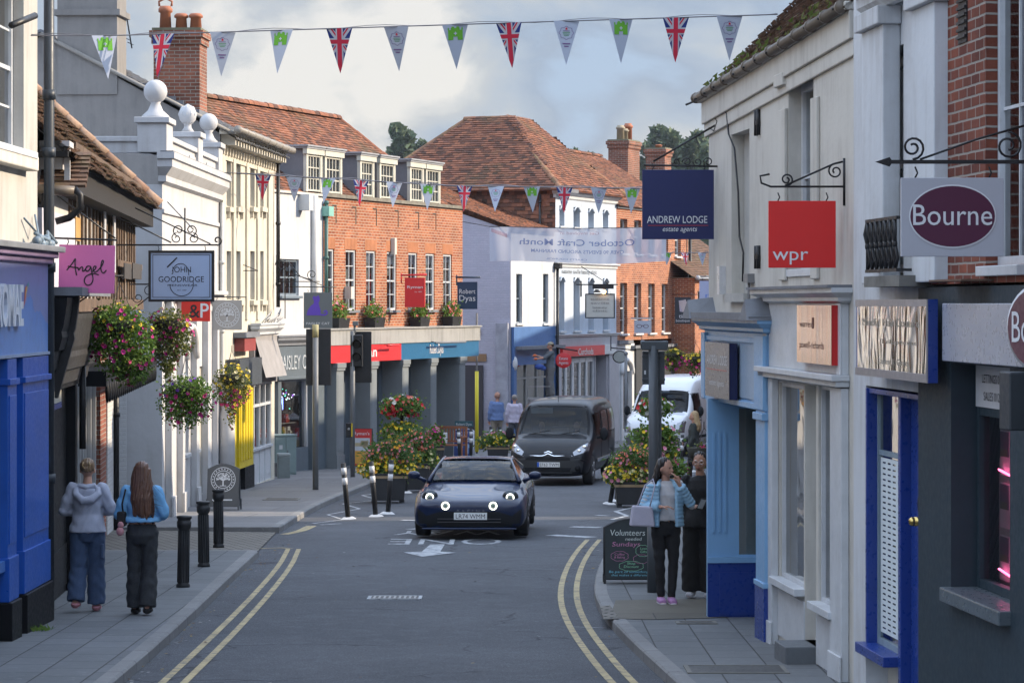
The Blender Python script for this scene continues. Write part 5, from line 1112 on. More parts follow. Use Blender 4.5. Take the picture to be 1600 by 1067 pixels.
m=MB();m.box(-.14,.05,-.5,-.012,.45,Z(790,505));m.build('corner_post',paint('pale_grey_timber',(.36,.37,.42),.7,.4),P)
m=MB();m.box(-.05,.8,Z(780,566),-.02,3.2,Z(780,554));m.build('timber_lintel',paint('raw_timber',(.28,.17,.09),.8),P)
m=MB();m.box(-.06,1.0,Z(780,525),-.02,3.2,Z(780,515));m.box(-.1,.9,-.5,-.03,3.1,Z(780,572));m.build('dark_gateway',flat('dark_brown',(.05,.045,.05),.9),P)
F=Fr(1.42,92,3.63,98.05);X=lambda q,off=0:F.at(q,off=off);Z=lambda q,py,off=0:F.at(q,py,off)[1]
P=F.thing('pale_blue_house','three-storey pale blue fronted house under a big hipped tiled roof, red shop fascia below','house');L=F.L;gr=lambda t:gz(F.a[1]+t*F.d[1])+KERB-F.z0
ze=Z(868,294);PB=render_wall('pale_blue_render',(.44,.51,.60),amt=.5);hs=[]
for a,b in((874,882),(896,906),(919,928),(942,950.5)):
 hs.append((X(a),X(b),Z(912,356),Z(912,325)));hs.append((X(a),X(b),Z(912,516),Z(912,434)))
zk=Z(912,526)
m=MB();wall(m,0,L,zk,ze,hs,.25);shell(m,0,L,-.6,ze,7.4);m.build('wall',PB,P)
m=MB();m.quad((-.012,7.4,Z(868,372)),(-.012,0,Z(868,372)),(-.012,0,ze),(-.012,7.4,ze))
rr=MB();tile_plane(rr,Vector((-.03,7.4,Z(868,372))),(0,-1,0),(0,0,1),7.4,ze-Z(868,372),.13,.19,.02);m.build('flank_wall',REDB,P);rr.build('hung_tiles',CLAYR,P)
for i,h in enumerate(hs):
 window(P,h[0]+.01,h[1]-.01,h[2],h[3]-.03,.2,1,2,WHITE,.05,sd=.22)
 m=MB();m.tube([(h[0]+(h[1]-h[0])*k/6,-.02,h[3]-.14+.16*math.sin(PI*k/6)) for k in range(7)],.035,5);m.build('arched_head',PB,P)
cornice(P,0,L,ze-.35,0,((0,0),(.05,.05),(.05,.14),(.16,.22),(.16,.34)),WHITE);cornice(P,0,L,Z(912,420),0,((0,0),(.04,.04),(.04,.1),(.12,.15),(.12,.2)),WHITE);cornice(P,0,L,zk-.02,-.02,((0,0),(.05,.03),(.05,.06),(.1,.09),(.1,.12)),WHITE)
m=MB();letters(m,'suzanne saville beauty clinic',X(905),Z(912,428),X(925)-X(885)+1.0,.14,-.02);m.build('lettering',MATS['sign_black'],P)
m=MB();wall(m,0,L,-.6,zk-.02,[(X(874),X(928),gr(3)+.3,Z(900,558)),(X(929),X(946),gr(3),Z(935,552))],.35,y=-.04);m.box(-.0,-.1,-.6,X(874)-.05,-.041,Z(880,556));m.box(X(948),-.1,-.6,L,-.041,Z(955,545));m.build('shopfront',paint('pale_grey_front',(.36,.36,.39),.6,.15),P)
shopfront(P,X(874)+.01,X(928)-.01,gr(3),Z(900,559),5,.04,WHITE,.35,mw=.16);room(P,.3,L-.2,-.5,Z(900,552),.4,2.5,MATS['shop_lining'])
m=MB()
for i in range(8):
 for j in range(5):x=X(876)+.1+i*.42;z=gr(3)+.6+j*.42;m.m=0;m.box(x,.28,z,x+.3,.29,z+.34);m.m=1;m.box(x+.03,.27,z+.14,x+.27,.28,z+.31)
m.build('property_card',PAP,P)
m=MB();a,b=X(873),X(939);m.box(a,-.14,Z(905,556),b,-.042,Z(905,540.5));fo=m.build('red_fascia',RED,P);m=MB();m.box(b,-.14,Z(945,553),X(957),-.042,Z(945,538));m.build('white_panel',WHITE,P)
m=MB();letters(m,'Curchods',X(909),Z(905,554)+.0,X(918)-X(899)+.3,.22,-.15,bold=.015);m.build('lettering',MATS['ryman_white'],fo)
m=MB();m.box(X(931),.3,gr(3),X(946),.34,Z(935,552));m.build('side_panel',paint('plain_grey',(.26,.26,.27),.6),P)
zr=6.27+CZ-F.z0;rise=zr-ze;e=.3;r=MB();a1=2.65;xr0,xr1=2.65,5.1;W7=L
v=Vector((0,2.7+e,rise+.2));n=v.length;v.normalize()
tile_plane(r,Vector((-e,-e,ze-.05)),(1,0,0),v,W7+2*e,n,.115,.18,.022,keep=lambda a,b:a>(b/n)*(xr0+e) and a<W7+2*e-(b/n)*(W7+e-xr1))
v2=Vector((2.65+e,0,rise+.2));n2=v2 .length;v2 .normalize()
tile_plane(r,Vector((-e,6.9,ze-.05)),(0,-1,0),v2,7.2,n2,.115,.18,.022,keep=lambda a,b:a>(b/n2)*3.0 and a<7.2-(b/n2)*2.7)
v3=Vector((-(W7+e-xr1),0,rise+.2));n3=v3 .length;v3 .normalize()
tile_plane(r,Vector((W7+e,-e,ze-.05)),(0,1,0),v3,6.3,n3,.115,.18,.022,keep=lambda a,b:a>(b/n3)*3.0 and a<6.3-(b/n3)*3.0)
z_=ze-.08;zz=zr-.04
r.add([(-e,-e,z_),(W7+e,-e,z_),(W7+e,6,z_),(-e,6.9,z_),(xr0,2.7,zz),(xr1,2.7,zz),(xr0,4.2,zz)],[(0,1,5,4),(0,4,6,3),(1,2,5),(4,5,6),(5,2,3,6),(0,3,2,1)])
ro=r.build('roof',CLAYR,P);r=MB()
for a,b,q in(((-e,-e,ze),(xr0,2.7,zr),.1),((xr0,2.7,zr+.03),(xr1,2.7,zr+.03),.13),((xr0,2.7,zr+.03),(xr0,4.2,zr+.03),.13),((W7+e,-e,ze),(xr1,2.7,zr),.1),((-e,6.9,ze),(xr0,4.2,zr),.1)):ridge_tiles(r,a,b,q)
r.build('ridge_tiles',tiles('ridge_clay',[(.20,.10,.06),(.28,.15,.09),(.15,.09,.06)],(.16,.17,.05),.6,1.5),ro)
downpipe(P,-.12,.5,ze-2.4,ze-.2,.04);m=MB();m.box(-.35,-.4,ze-.14,1.2,-.28,ze-.02);m.build('gutter',LEAD,P)
F=Fr(3.63,98.05,6.64,106.3);X=lambda q,off=0:F.at(q,off=off);Z=lambda q,py,off=0:F.at(q,py,off)[1]
P=F.thing('sunlit_brick_house','sunlit orange brick house with white sashes, far right, two chimneys on its ridge','house');L=F.L;gr=lambda t:gz(F.a[1]+t*F.d[1])+KERB-F.z0
ze=Z(1000,322);hs=[]
for a,b in((969,980),(991,1002),(1013,1023),(1034,1044),(1054.5,1064)):
 hs.append((X(a),X(b),Z(1015,520),Z(1015,443)))
 hs.append((X(a),X(b),Z(1015,398),Z(1015,346)))
zk=Z(1015,530)
m=MB();wall(m,0,L,zk,ze,hs,.22);shell(m,0,L,-.8,ze,7);gable_wall(m,0,0,7,ze-.01,ze,ze+2.1,side=-1);gable_wall(m,L,0,7,ze-.01,ze,ze+2.1,side=1);m.build('wall',ORB,P)
for h in hs:window(P,*h,.12,2,4,bw=.06,sd=.16)
m=MB();m.box(0,-.06,ze-.16,L,0,ze-.04);m.build('eaves_board',LEAD,P)
gable_roof(P,-.1,L+.1,0,7,ze+.02,ze+2.15,CLAYR,gauge=.13,back=False)
m=MB();m.box(0,-.12,zk-.12,X(985),0,zk);m.box(X(985),-.2,zk-.3,L,0,zk-.2);m.build('shop_cornice',LEAD,P)
m=MB();wall(m,0,X(990),-.8,zk-.12,[(X(968),X(985),gr(2)+.4,Z(975,580))],.2,y=-.03);m.build('white_shopfront',WHITER,P)
m=MB();c=(X(968)+X(985))/2;w_=(X(985)-X(968))/2;m.tube([(c+w_*math.cos(PI*k/12),-.08,Z(975,580)-.1+.5*math.sin(PI*k/12)) for k in range(13)],.09,6);m.box(c-w_-.05,-.1,gr(2),c-w_+.12,.1,Z(975,580));m.box(c+w_-.12,-.1,gr(2),c+w_+.05,.1,Z(975,580));m.build('arched_window',WHITE,P)
g=MB();g.quad((c-w_,.05,gr(2)+.4),(c+w_,.05,gr(2)+.4),(c+w_,.05,Z(975,580)),(c-w_,.05,Z(975,580)));g.build('pane',GLASS,P)
m=MB();m.box(X(990),-.1,-.8,L,-.002,zk-.3);m.build('dark_shopfront',paint('near_black_front',(.035,.037,.04),.5),P)
m=MB();letters(m,'The Lodge',X(1053),Z(1053,560),1.3,.26,-.12);m.build('lettering',MATS['ryman_white'],P)
downpipe(P,L-.1,-.12,gr(L),ze,.06)
SB=MATS['sooty_brick'];yc=3.4
for q,yy,w_,d_,top,pots in((975,3.4,1.5,.8,222,((-.45,.16,.62,0,TC2),(.05,.16,.52,0,TC2),(.52,.17,.75,0,TC1))),(1029,3.4,.9,.8,234,((0,.14,.2,0,TC1),))):
 x=F.at(q,off=yy);chimney(P,x,yy,ze+.6,F.at(q,top,yy)[1],w_ if q<1000 else.9,d_,SB,pots)
F=Fr(6.75,104,9.5,110);X=lambda q,off=0:F.at(q,off=off);Z=lambda q,py,off=0:F.at(q,py,off)[1]
P=F.thing('low_brick_house','low brick house with a dark tiled roof at the far right, behind the navy board','house');ze=Z(1080,434)
m=MB();hs=[(X(1090),X(1100),Z(1092,505),Z(1092,455))];wall(m,0,F.L,-.8,ze,hs,.2);shell(m,0,F.L,-.8,ze,6);m.build('wall',ORB,P);window(P,*hs[0],.1,2,4)
gable_roof(P,-.2,F.L,0,6,ze+.04,ze+2.0,CLAY,gauge=.13,back=False);gutter(P,[(-.2,-.2,ze),(F.L,-.2,ze)],.07,WHITE)
LEAFD=foliage('far_foliage',[(.06,.095,.055),(.09,.125,.07),(.11,.14,.075),(.07,.10,.06)],.8,.15);BARK=paint('bark',(.09,.07,.05),.9,.4)
def tree(label,x,y,z,h,wd,n=2600,group='trees on the rise behind the roofs'):
 r=random.Random(int(x*13+y));t=thing('broadleaf_tree',label,'tree',(x,y,z),0,group)
 m=MB();m.tube([(0,0,0),(.1,0,h*.25),(-.1,.1,h*.5),(0,0,h*.8)],[h*.03,h*.024,h*.016,h*.005],8)
 for i in range(7):a=r.uniform(0,6.3);zz=h*r.uniform(.25,.55);m.tube([(0,0,zz),(wd*.25*math.cos(a),wd*.25*math.sin(a),zz+h*.12),(wd*.4*math.cos(a),wd*.4*math.sin(a),zz+h*.25)],[h*.012,h*.008,h*.002],5)
 m.build('trunk',BARK,t)
 cl=[(r.uniform(-.42,.42)*wd,r.uniform(-.42,.42)*wd,h*r.uniform(.3,1.0)) for _ in range(26)];cl=[(a*(1.15-c/h*.75),b*(1.15-c/h*.75),c,wd*r.uniform(.10,.2)) for a,b,c in cl]
 m=MB();s=h*.026
 for i in range(n):
  a,b,c,q=cl[r.randrange(len(cl))];d=Vector((r.gauss(0,1),r.gauss(0,1),r.gauss(0,1))).normalized()*q*r.uniform(.55,1.1);p=Vector((a,b,c))+d
  u=Vector((r.gauss(0,1),r.gauss(0,1),r.gauss(0,1))).normalized();w2=u.cross(Vector((r.gauss(0,1),r.gauss(0,1),r.gauss(0,1)))).normalized();k=s*r.uniform(.6,1.4)
  m.add([p-u*k,p+w2*k*.6,p+u*k,p-w2*k*.6],[(0,1,2,3)])
 m.build('crown',LEAFD,t);return t
TR=[(632,205,300,'lone round-topped tree between the long brick block and the hipped roof',62),(1030,208,330,'tree rising just right of the second chimney',42),(1058,214,320,'tall tree in the middle of the wooded skyline left of the navy board',46),(1088,216,300,'broad tree nearest the eaves of the cream rendered house',48),(1112,226,280,'tree half hidden behind the eaves of the cream rendered house',42),(1010,222,340,'low distant tree crown behind the brick chimney stack',34),(920,222,350,'dull grey-green tree peeping over the ridge left of the chimneys',34),(895,234,360,'small tree crown just above the hipped roof slope',26),(655,222,330,'small bushy tree beside the lone round-topped one',26)]
for px_,py_,y,lab,wpx in TR:
 top=wp(px_,py_,y);base=gz(y)+.3;tree(lab,top.x,y,base,(top.z-base)*1.0,wpx/FPX*y*1.5,3600)
 # SIGNS
SWH=MATS['sign_white'];SBK=MATS['sign_black']
def sign(name,label,y,px0,px1,py0,py1,face,rim=None,th=.035,yaw=0,tilt=0,arm=None,group=None,cat='sign',hooks=True):
 a=wp(px0,py1,y);b=wp(px1,py0,y);w,h=b.x-a.x,b.z-a.z
 t=thing(name,label,cat,((a.x+b.x)/2,y,a.z),yaw,group);t.rotation_euler[1]=tilt
 m=MB();m.box(-w/2,0,0,w/2,th,h);m.build('board',face,t,.003)
 if rim:
  m=MB();r_=.03
  m.box(-w/2-.005,-.012,-.005,-w/2+r_,th+.01,h+.005);m.box(w/2-r_,-.012,-.005,w/2+.005,th+.01,h+.005);m.box(-w/2+r_,-.012,-.005,w/2-r_,th+.01,r_);m.box(-w/2+r_,-.012,h-r_,w/2-r_,th+.01,h+.005);m.build('rim',rim,t)
 if hooks:
  for s in(-1,1):m=MB();m.tube([(s*w*.36,th/2,h),(s*w*.36+.015,th/2,h+.03),(s*w*.36,th/2,h+.07)],.006,5);m.build('hook',IRON,t)
 return t,w,h
def lett(t,items,mat,y=-.004,name='lettering'):
 m=MB()
 for it in items:letters(m,it[0],it[1],it[2],it[3],it[4],y,**(it[5] if len(it)>5 else{}))
 return m.build(name,mat,t)
t,w,h=sign('hanging_sign','pink hanging board reading Angel in black handwriting',30.4,91,178,383,458,paint('candy_pink_paint',(.66,.17,.40),.45,.06),tilt=.02)
K=w/440.0;ax=lambda u,v_:((u-650)*K,h-(v_-10)*K)
m=MB()
for st in([(495,210),(520,180),(545,145),(562,112),(558,150),(562,200),(572,248)],[(505,180),(540,188),(582,190)],[(582,190),(590,215),(596,195),(615,180),(622,195),(618,218),(632,216),(650,185)],[(680,178),(655,175),(640,200),(655,222),(678,200),(684,175),(694,230),(706,280),(690,320),(655,330),(632,300),(640,260),(680,238),(715,232),(745,243)],[(690,222),(715,205),(728,180),(712,172),(700,200),(712,225),(735,215)],[(735,215),(770,175),(786,135),(772,125),(762,170),(765,215),(785,232),(806,207)]):
 Q=[ax(*p) for p in st];Q=smooth2(Q);stroke(m,Q,.013,-.004)
m.build('handwriting',SBK,t)
m=MB();x0=-w/2-.14;m.tube([(x0,.02,h+.07),(w/2+.02,.02,h+.06)],.012,6);m.tube([(x0,.02,h+.60),(w/2,.02,h+.08)],.010,6);m.tube([(x0,.02,h-.05),(x0,.02,h+.65)],.013,6);m.build('bracket',IRON,t)
t,w,h=sign('hanging_sign','black-framed pale blue menswear board on a long scrolled bracket',40.8,232.5,334,392,471,paint('pale_blue_board',(.30,.38,.54),.4,.05),IRON,.05)
m=MB()
for i in(0,1):
 q=.055;z=.055
m.box(-w/2+q,-.003,z,w/2-q,.0,z+.008);m.box(-w/2+q,-.003,h-z-.008,w/2-q,.0,h-z);m.box(-w/2+q,-.003,z,-w/2+q+.008,.0,h-z);m.box(w/2-q-.008,-.003,z,w/2-q,.0,h-z);m.build('painted_border',SBK,t)
lett(t,[('JOHN',.0,h*.575,w*.30,.085),('GOODRIDGE',.0,h*.385,w*.70,.085),('MENSWEAR',.02,h*.30,w*.46,.03),('EST. 1987',.01,h*.21,w*.14,.016)],SBK)
m=MB();ring(m,.005,h*.34,.17,.010,-.005,40,1,PI*1.0,PI*2.08);stroke(m,smooth2([(-.13,h*.60),(-.09,h*.72),(.02,h*.76),(.10,h*.66),(.11,h*.52)]),.010,-.0055);stroke(m,[(-.20,h*.68),(-.065,h*.86)],.02,-.006);m.build('tape_emblem',SBK,t)
m=MB();x0,x1=-1.02,w/2+.05
m.tube([(x0,.02,h+.085),(x1,.02,h+.085)],.014,6);m.tube([(x0+.0,.02,h+.55),(-.15,.02,h+.12)],.012,6);m.tube([(x0+.35,.02,h+.62),(x1-.1,.02,h+.1)],.010,5)
scroll(m,(x1,h+.15),.07,1.0,-PI/2,1,.02,.012);m.tube([(.05,.02,h+.08),(.05,.02,h+.62)],.012,6)
for s in(-1,1):scroll(m,(.05+s*.09,h+.30),.09,1.2,-PI/2 if s>0 else-PI/2,s,.02,.009);scroll(m,(.05+s*.12,h+.18),.08,1.2,PI/2,-s,.02,.008)
m.build('bracket',IRON,t)
t,w,h=sign('hanging_sign','red board with a black ampersand, half hidden by the menswear board',50.2,283,328,452,502,paint('poster_red',(.58,.03,.02),.4,.06),tilt=.01)
lett(t,[('&',-.02,.07,.20,.24,dict(bold=.01))],SBK);lett(t,[('P',.16,.07,.15,.26,dict(bold=.01)),('S',.16,.36,.14,.2)],SWH)
m=MB();m.tube([(-.35,.02,h+.07),(w/2,.02,h+.07)],.012,5);m.build('bracket',IRON,t)
def tree_logo(t,cx,cz,r,mat,y):
 m=MB();ring(m,cx,cz,r,r*.05,y);ring(m,cx,cz,r*.72,r*.05,y)
 for i in range(22):
  a=2*PI*i/22
  if abs(math.sin(a/2-.0))<-.1:continue
  m.box(cx+r*.86*math.cos(a)-r*.04,y-.001,cz+r*.86*math.sin(a)-r*.05,cx+r*.86*math.cos(a)+r*.04,y,cz+r*.86*math.sin(a)+r*.05)
 stroke(m,[(cx,cz-r*.5),(cx,cz)],r*.10,y);stroke(m,[(cx-r*.25,cz-r*.52),(cx+r*.25,cz-r*.52)],r*.05,y)
 rr=random.Random(5)
 for i in range(12):a=PI*(.02+.96*i/11);q=(cx+r*.52*math.cos(a),cz+r*.02+r*.5*math.sin(a));stroke(m,[(cx,cz-r*.12),((cx+q[0])/2,cz+(q[1]-cz)*.35),q],r*.03,y)
 for i in range(70):a=rr.uniform(-.15,PI+.15);q=r*.56*math.sqrt(rr.random());disc(m,cx+q*math.cos(a),cz+r*.04+q*math.sin(a)*.95,r*.045,None,y-.0002*i/10,6)
 return m.build('tree_emblem',mat,t)
t,w,h=sign('hanging_sign','square grey board with a white tree emblem in a ring',55,331.5,378,469,515.5,paint('stone_grey_board',(.34,.33,.31),.45,.06));tree_logo(t,0,h/2,h*.41,SWH,-.004)
m=MB();m.tube([(-.38,.02,h+.06),(w/2+.09,.02,h+.06)],.011,5);m.build('bracket',IRON,t)
t,w,h=sign('hanging_sign','slate board with a purple sitting cat painted above its lettering',64.2,474.5,519,457,513,paint('slate_board',(.115,.135,.145),.4,.06))
m=MB();cat=[(-.17,.20),(-.15,.32),(-.10,.42),(-.05,.47),(-.045,.54),(-.07,.60),(-.05,.655),(-.01,.63),(.03,.67),(.055,.60),(.05,.53),(.03,.49),(.05,.40),(.07,.30),(.06,.20)]
m.prism([(x*1.35-.03,.10+z*.98) for x,z in cat][::-1],-.006,-.003);stroke(m,smooth2([(.02,.315),(.16,.30),(.22,.35),(.18,.41),(.14,.37)]),.035,-.007);m.build('cat_emblem',paint('violet_paint',(.10,.05,.42),.4,.05),t)
lett(t,[('PAISLEY CAT',0,.085,w*.82,.055)],SWH)
m=MB();m.tube([(-.75,.02,h+.13),(w/2+.1,.02,h+.12)],.012,5);m.tube([(-.75,.02,h+.5),(-.4,.02,h+.36),(.15,.02,h+.14)],.010,5);scroll(m,(-.62,h+.30),.10,1.3,0,1,.02,.01);m.tube([(-.75,.02,h-.6),(-.75,.02,h+.55)],.012,5);m.build('bracket',IRON,t)
a=wp(432,440,65.0);t=thing('wall_bracket','empty black scrolled iron bracket on the cream house wall above the shopfronts','bracket',(a.x,65.0,a.z))
m=MB();m.tube([(0,0,-.1),(0,0,.62)],.013,5);m.tube([(0,0,0),(1.0,0,0)],.011,5);scroll(m,(.12,.38),.15,1.6,PI,-1,0,.012);m.tube([(.02,0,.5),(.3,0,.42),(.55,0,.12),(.85,0,.02)],.011,5);scroll(m,(.82,.16),.12,1.4,-PI/2,-1,0,.010);m.build('scrollwork',IRON,t)
a=wp(396,423,60.6);t=thing('wall_bracket','thin iron scroll bracket left of the empty one on the cream house','bracket',(a.x,60.6,a.z))
m=MB();m.tube([(-.5,0,-.2),(-.5,0,.25)],.010,5);m.tube([(-.5,0,0),(.1,0,0)],.009,5);scroll(m,(-.40,.1),.09,1.5,PI,-1,0,.009);m.tube([(-.36,0,.18),(.1,0,0)],.009,5);m.build('scrollwork',IRON,t)
t,w,h=sign('hanging_sign','red stationery shop board hanging on the orange brick wall',76.2,632,664,434,480,RED,th=.05,yaw=-.2,hooks=False)
lett(t,[('Ryman',.01,h*.64,w*.78,.075,dict(bold=.012)),('Est. 1893',.1,h*.5,w*.35,.035)],SWH,-.004);m=MB();m.tube([(-w/2-.1,.02,h+.07),(w/2+.05,.02,h+.08)],.028,6);m.tube([(-w/2-.1,.02,h-.15),(-w/2-.1,.02,h+.12)],.02,6);m.build('bracket',RED,t)
t,w,h=sign('hanging_sign','navy hardware shop board with white lettering at the end of the brick block',80.3,714.5,746,440.5,483,paint('deep_navy_board',(.015,.04,.085),.4,.06),yaw=-.1,hooks=False)
lett(t,[('Robert',0,h*.57,w*.80,.135),('Dyas',0,h*.30,w*.80,.17)],SWH);m=MB();m.tube([(-w/2-.05,.02,h+.13),(w/2+.08,.02,h+.13)],.03,6);m.tube([(-w/2-.02,.02,h-.1),(-w/2-.02,.02,h+.2)],.02,6);m.build('bracket',paint('navy_metal',(.02,.04,.07),.4),t)
t,w,h=sign('hanging_sign','navy estate agents board with white capitals and a thin red line',30.3,1003.5,1115.5,265.5,374,paint('navy_board',(.012,.018,.085),.38,.05),th=.04)
lett(t,[('ANDREW LODGE',-.01,h*.235,w*.84,.078),('estate agents',.02,h*.115,w*.48,.055,dict(shear=.25))],SWH);m=MB();m.box(-w*.42,-.005,h*.195,w*.42,-.002,h*.203);m.build('red_line',MATS['sign_red'],t)
m=MB();m.tube([(-w/2+.02,.02,h+.05),(w/2+.16,.02,h+.035)],.012,6);m.tube([(-w/2+.12,.02,h+.09),(w/2+.05,.02,h+.50)],.012,6)
for i in range(4):scroll(m,(-.02+i*.115,h+.085),.05,1.3,PI,-1 if i%2 else 1,.02,.007)
m.tube([(w/2+.15,.02,h-.06),(w/2+.15,.02,h+.12)],.016,6);m.build('bracket',IRON,t)
t,w,h=sign('hanging_sign','bright red square board with white initials low in its corner',23.7,1201,1306,314,418.5,paint('vivid_red_board',(.62,.020,.018),.35,.06),th=.045)
lett(t,[('wpr',-.10,h*.115,w*.53,.115)],SWH);m=MB();r_=.010
m.tube([(w/2+.07,.02,h+.12),(-w/2+.02,.02,h+.12),(-w/2-.06,.02,h+.15),(-w/2-.07,.02,h+.21),(-w/2+.01,.02,h+.225)],r_,6);m.tube([(w/2+.075,.02,h-.04),(w/2+.075,.02,h+.36)],.014,6);m.tube([(-.14,.02,h+.13),(w/2-.02,.02,h+.31),(w/2+.06,.02,h+.33)],r_,6)
scroll(m,(-.13,h+.18),.055,1.5,-PI/2,1,.02,.008);scroll(m,(w/2+.0,h+.25),.065,1.4,PI/2,1,.02,.008);m.build('bracket',IRON,t)
t,w,h=sign('hanging_sign','pale grey board with a plum oval and white lettering hanging from a black arrow bar',17.6,1408,1568.5,278,401,paint('pale_grey_board',(.38,.39,.43),.38,.05),th=.04)
m=MB();disc(m,.0,h*.51,w*.425,h*.405,-.004,44);m.build('oval_rim',SWH,t);m=MB();disc(m,.0,h*.51,w*.412,h*.385,-.006,44);m.build('oval',PLUM,t);lett(t,[('Bourne',0,h*.40,w*.77,.135)],SWH,-.009)
m=MB();m.box(-w/2-.08,.008,h+.088,w/2+.6,.032,h+.112);m.prism([(-w/2-.16,h+.10),(-w/2-.07,h+.07),(-w/2-.05,h+.10),(-w/2-.07,h+.13)],.012,.028)
scroll(m,(-w/2+.075,h+.19),.075,1.6,-PI/2,1,.02,.008);m.tube([(-w/2+.12,.02,h+.115),(.15,.02,h+.24),(.5,.02,h+.34)],.008,6);scroll(m,(w/2+.03,h+.20),.09,1.5,PI/2,-1,.02,.008);m.build('bracket',IRON,t)
t,w,h=sign('hanging_sign','cream framed beauty clinic board under a lit lamp',92.5,914.5,960.5,459,497,paint('cream_board',(.44,.45,.42),.5,.05),IRON)
lett(t,[('suzanne',0,h*.74,w*.62,.07),('saville',0,h*.58,w*.62,.07),('beauty',0,h*.40,w*.5,.07),('clinic',0,h*.26,w*.5,.07)],paint('faint_grey_ink',(.20,.20,.20),.5),-.014)
m=MB();m.box(-w/2-.3,0,h+.28,w/2+.1,.08,h+.32);m.box(-.25,-.05,h+.16,.45,.1,h+.30);m.tube([(-.62,.04,h-.1),(-.62,.04,h+.42)],.03,5);m.tube([(-.62,.04,h+.9),(.3,.04,h+.3)],.012,4);m.build('bracket',IRON,t)
m=MB();m.ball((.12,-.08,h+.06),.075);m.build('lamp',flat('warm_lamp',(1,.6,.2),.5,emit=(1,.52,.14),es=5),t)
m=MB();m.lathe([(.09,h+.10),(.13,h+.04),(.05,h+.14)],10,(-.10,-.05,0));m.build('lamp_shade',IRON,t)
t,w,h=sign('hanging_sign','small white opticians board with a pair of spectacles',99,991,1017,501,520.5,paint('icy_white_board',(.46,.50,.58),.5,.05));m=MB()
for s in(-1,1):ring(m,s*.12,h*.55,.085,.02,-.004,20,.7)
m.box(-.04,-.005,h*.58,.04,-.003,h*.63);m.build('spectacles_emblem',PLUM,t);m=MB();m.box(-w/2-.12,0,h+.06,w/2+.08,.05,h+.11);m.build('bracket',WHITE,t)
t,w,h=sign('hanging_sign','tall charcoal tile shop board showing fanned pale tiles',101,1054.5,1079.5,464.5,506,paint('charcoal_board',(.03,.035,.045),.4,.05))
m=MB()
for k in range(3):c,s_=math.cos(.12*k+.1),math.sin(.12*k+.1);m.m=k;m.add([(x*c-z*s_-.0+.02*k,-.004-.002*k,h*.68+x*s_+z*c) for x,z in((-.13,-.2),(.13,-.2),(.13,.2),(-.13,.2))],[(0,1,2,3)])
m.build('tile_emblem',[paint('tile_pink',(.46,.40,.46),.5),paint('tile_lilac',(.38,.36,.46),.5),paint('tile_mauve',(.5,.43,.43),.5)],t);lett(t,[('tile',.0,h*.22,w*.5,.15),('boutique',0,h*.08,w*.86,.09)],SWH)
m=MB();m.tube([(-w/2-.1,.02,h+.1),(w/2+.25,.02,h+.1)],.015,4);m.build('bracket',IRON,t)
t,w,h=sign('hanging_sign','lilac board with blue and red letters cut off by the corner of the rendered house',66,1093,1122,439,498,paint('lilac_board',(.34,.37,.52),.5,.05));lett(t,[('n',-.02,h*.56,.12,.12),('fi',-.02,h*.33,.12,.14),('k',.0,h*.1,.10,.14)],paint('nail_blue',(.10,.18,.5),.4));m=MB();m.tube([(-.2,.02,h+.1),(.9,.02,h+.1)],.012,4);m.build('bracket',IRON,t)
t,w,h=sign('hanging_sign','dark red oval estate agents board at the foot of the black downpipe',90.5,868,893,551,575,RED,hooks=False);ch=list(t.children)[0];m=MB();m.lathe([(.001,0),(.26,0),(.26,-.04),(.001,-.04)],28,(0,0,0),'y');m.v=[(x,y,z*.95+h/2) for x,y,z in m.v];ch.data=m.mesh('board',[RED]);lett(t,[('Estate',0,h*.54,w*.55,.10),('Agents',0,h*.26,w*.6,.10)],SWH,-.045)
m=MB();m.tube([(-.25,.02,h+.16),(.45,.02,h+.06)],.025,5);m.build('bracket',IRON,t)
t,w,h=sign('hanging_sign','blank pale oval board with a dark rim over the arched window',95,957,980,548,567,SWH,hooks=False);ch=list(t.children)[0];m=MB();m.lathe([(.001,0),(.25,0),(.25,-.05),(.001,-.05)],28,(0,0,0),'y');m.v=[(x,y,z*.85+h/2) for x,y,z in m.v];ch.data=m.mesh('board',[IRON]);m=MB();disc(m,0,h/2,.215,.18,-.055);m.build('oval_face',paint('pale_sage',(.33,.36,.34),.5),t)
m=MB();m.tube([(-.3,.02,h+.1),(.5,.02,h+.02)],.02,5);m.tube([(-.3,.02,h),(-.3,.02,h+.5)],.02,5);m.build('bracket',IRON,t)
t=thing('street_banner','translucent white cloth banner strung across the street, its October Craft Month lettering seen from behind','banner',(0,84,wp(900,408,84).z))
def sheer(name,col,al):
 q=NT(name);q.t.nodes.remove(q.b);d=q.n('ShaderNodeBsdfDiffuse',{'Color':(*col,1)}).outputs[0];tl=q.n('ShaderNodeBsdfTranslucent',{'Color':(*col,1)}).outputs[0];a=q.n('ShaderNodeMixShader',{0:.5,1:d,2:tl}).outputs[0]
 tr=q.n('ShaderNodeBsdfTransparent').outputs[0];q.t.links.new(q.n('ShaderNodeMixShader',{0:al,1:tr,2:a}).outputs[0],q.out.inputs[0]);return q.mat
xa,xb=wp(765,0,84).x,wp(1041,0,84).x;hb=wp(0,351,84).z-wp(0,405,84).z
def bz(u,v_):return(xa+(xb-xa)*u,.05*math.sin(u*19+v_*2)+.04*math.sin(u*43),v_*hb-.05*math.sin(PI*u)-.02*u+.03*(1-v_)*math.sin(u*7))
m=MB();nU=60;m.add([bz(i/nU,j/6) for j in range(7) for i in range(nU+1)],[(j*(nU+1)+i,j*(nU+1)+i+1,(j+1)*(nU+1)+i+1,(j+1)*(nU+1)+i) for j in range(6) for i in range(nU)]);m.sm=[True]*len(m.f);m.build('cloth',sheer('banner_cloth',(.46,.48,.55),.84),t)
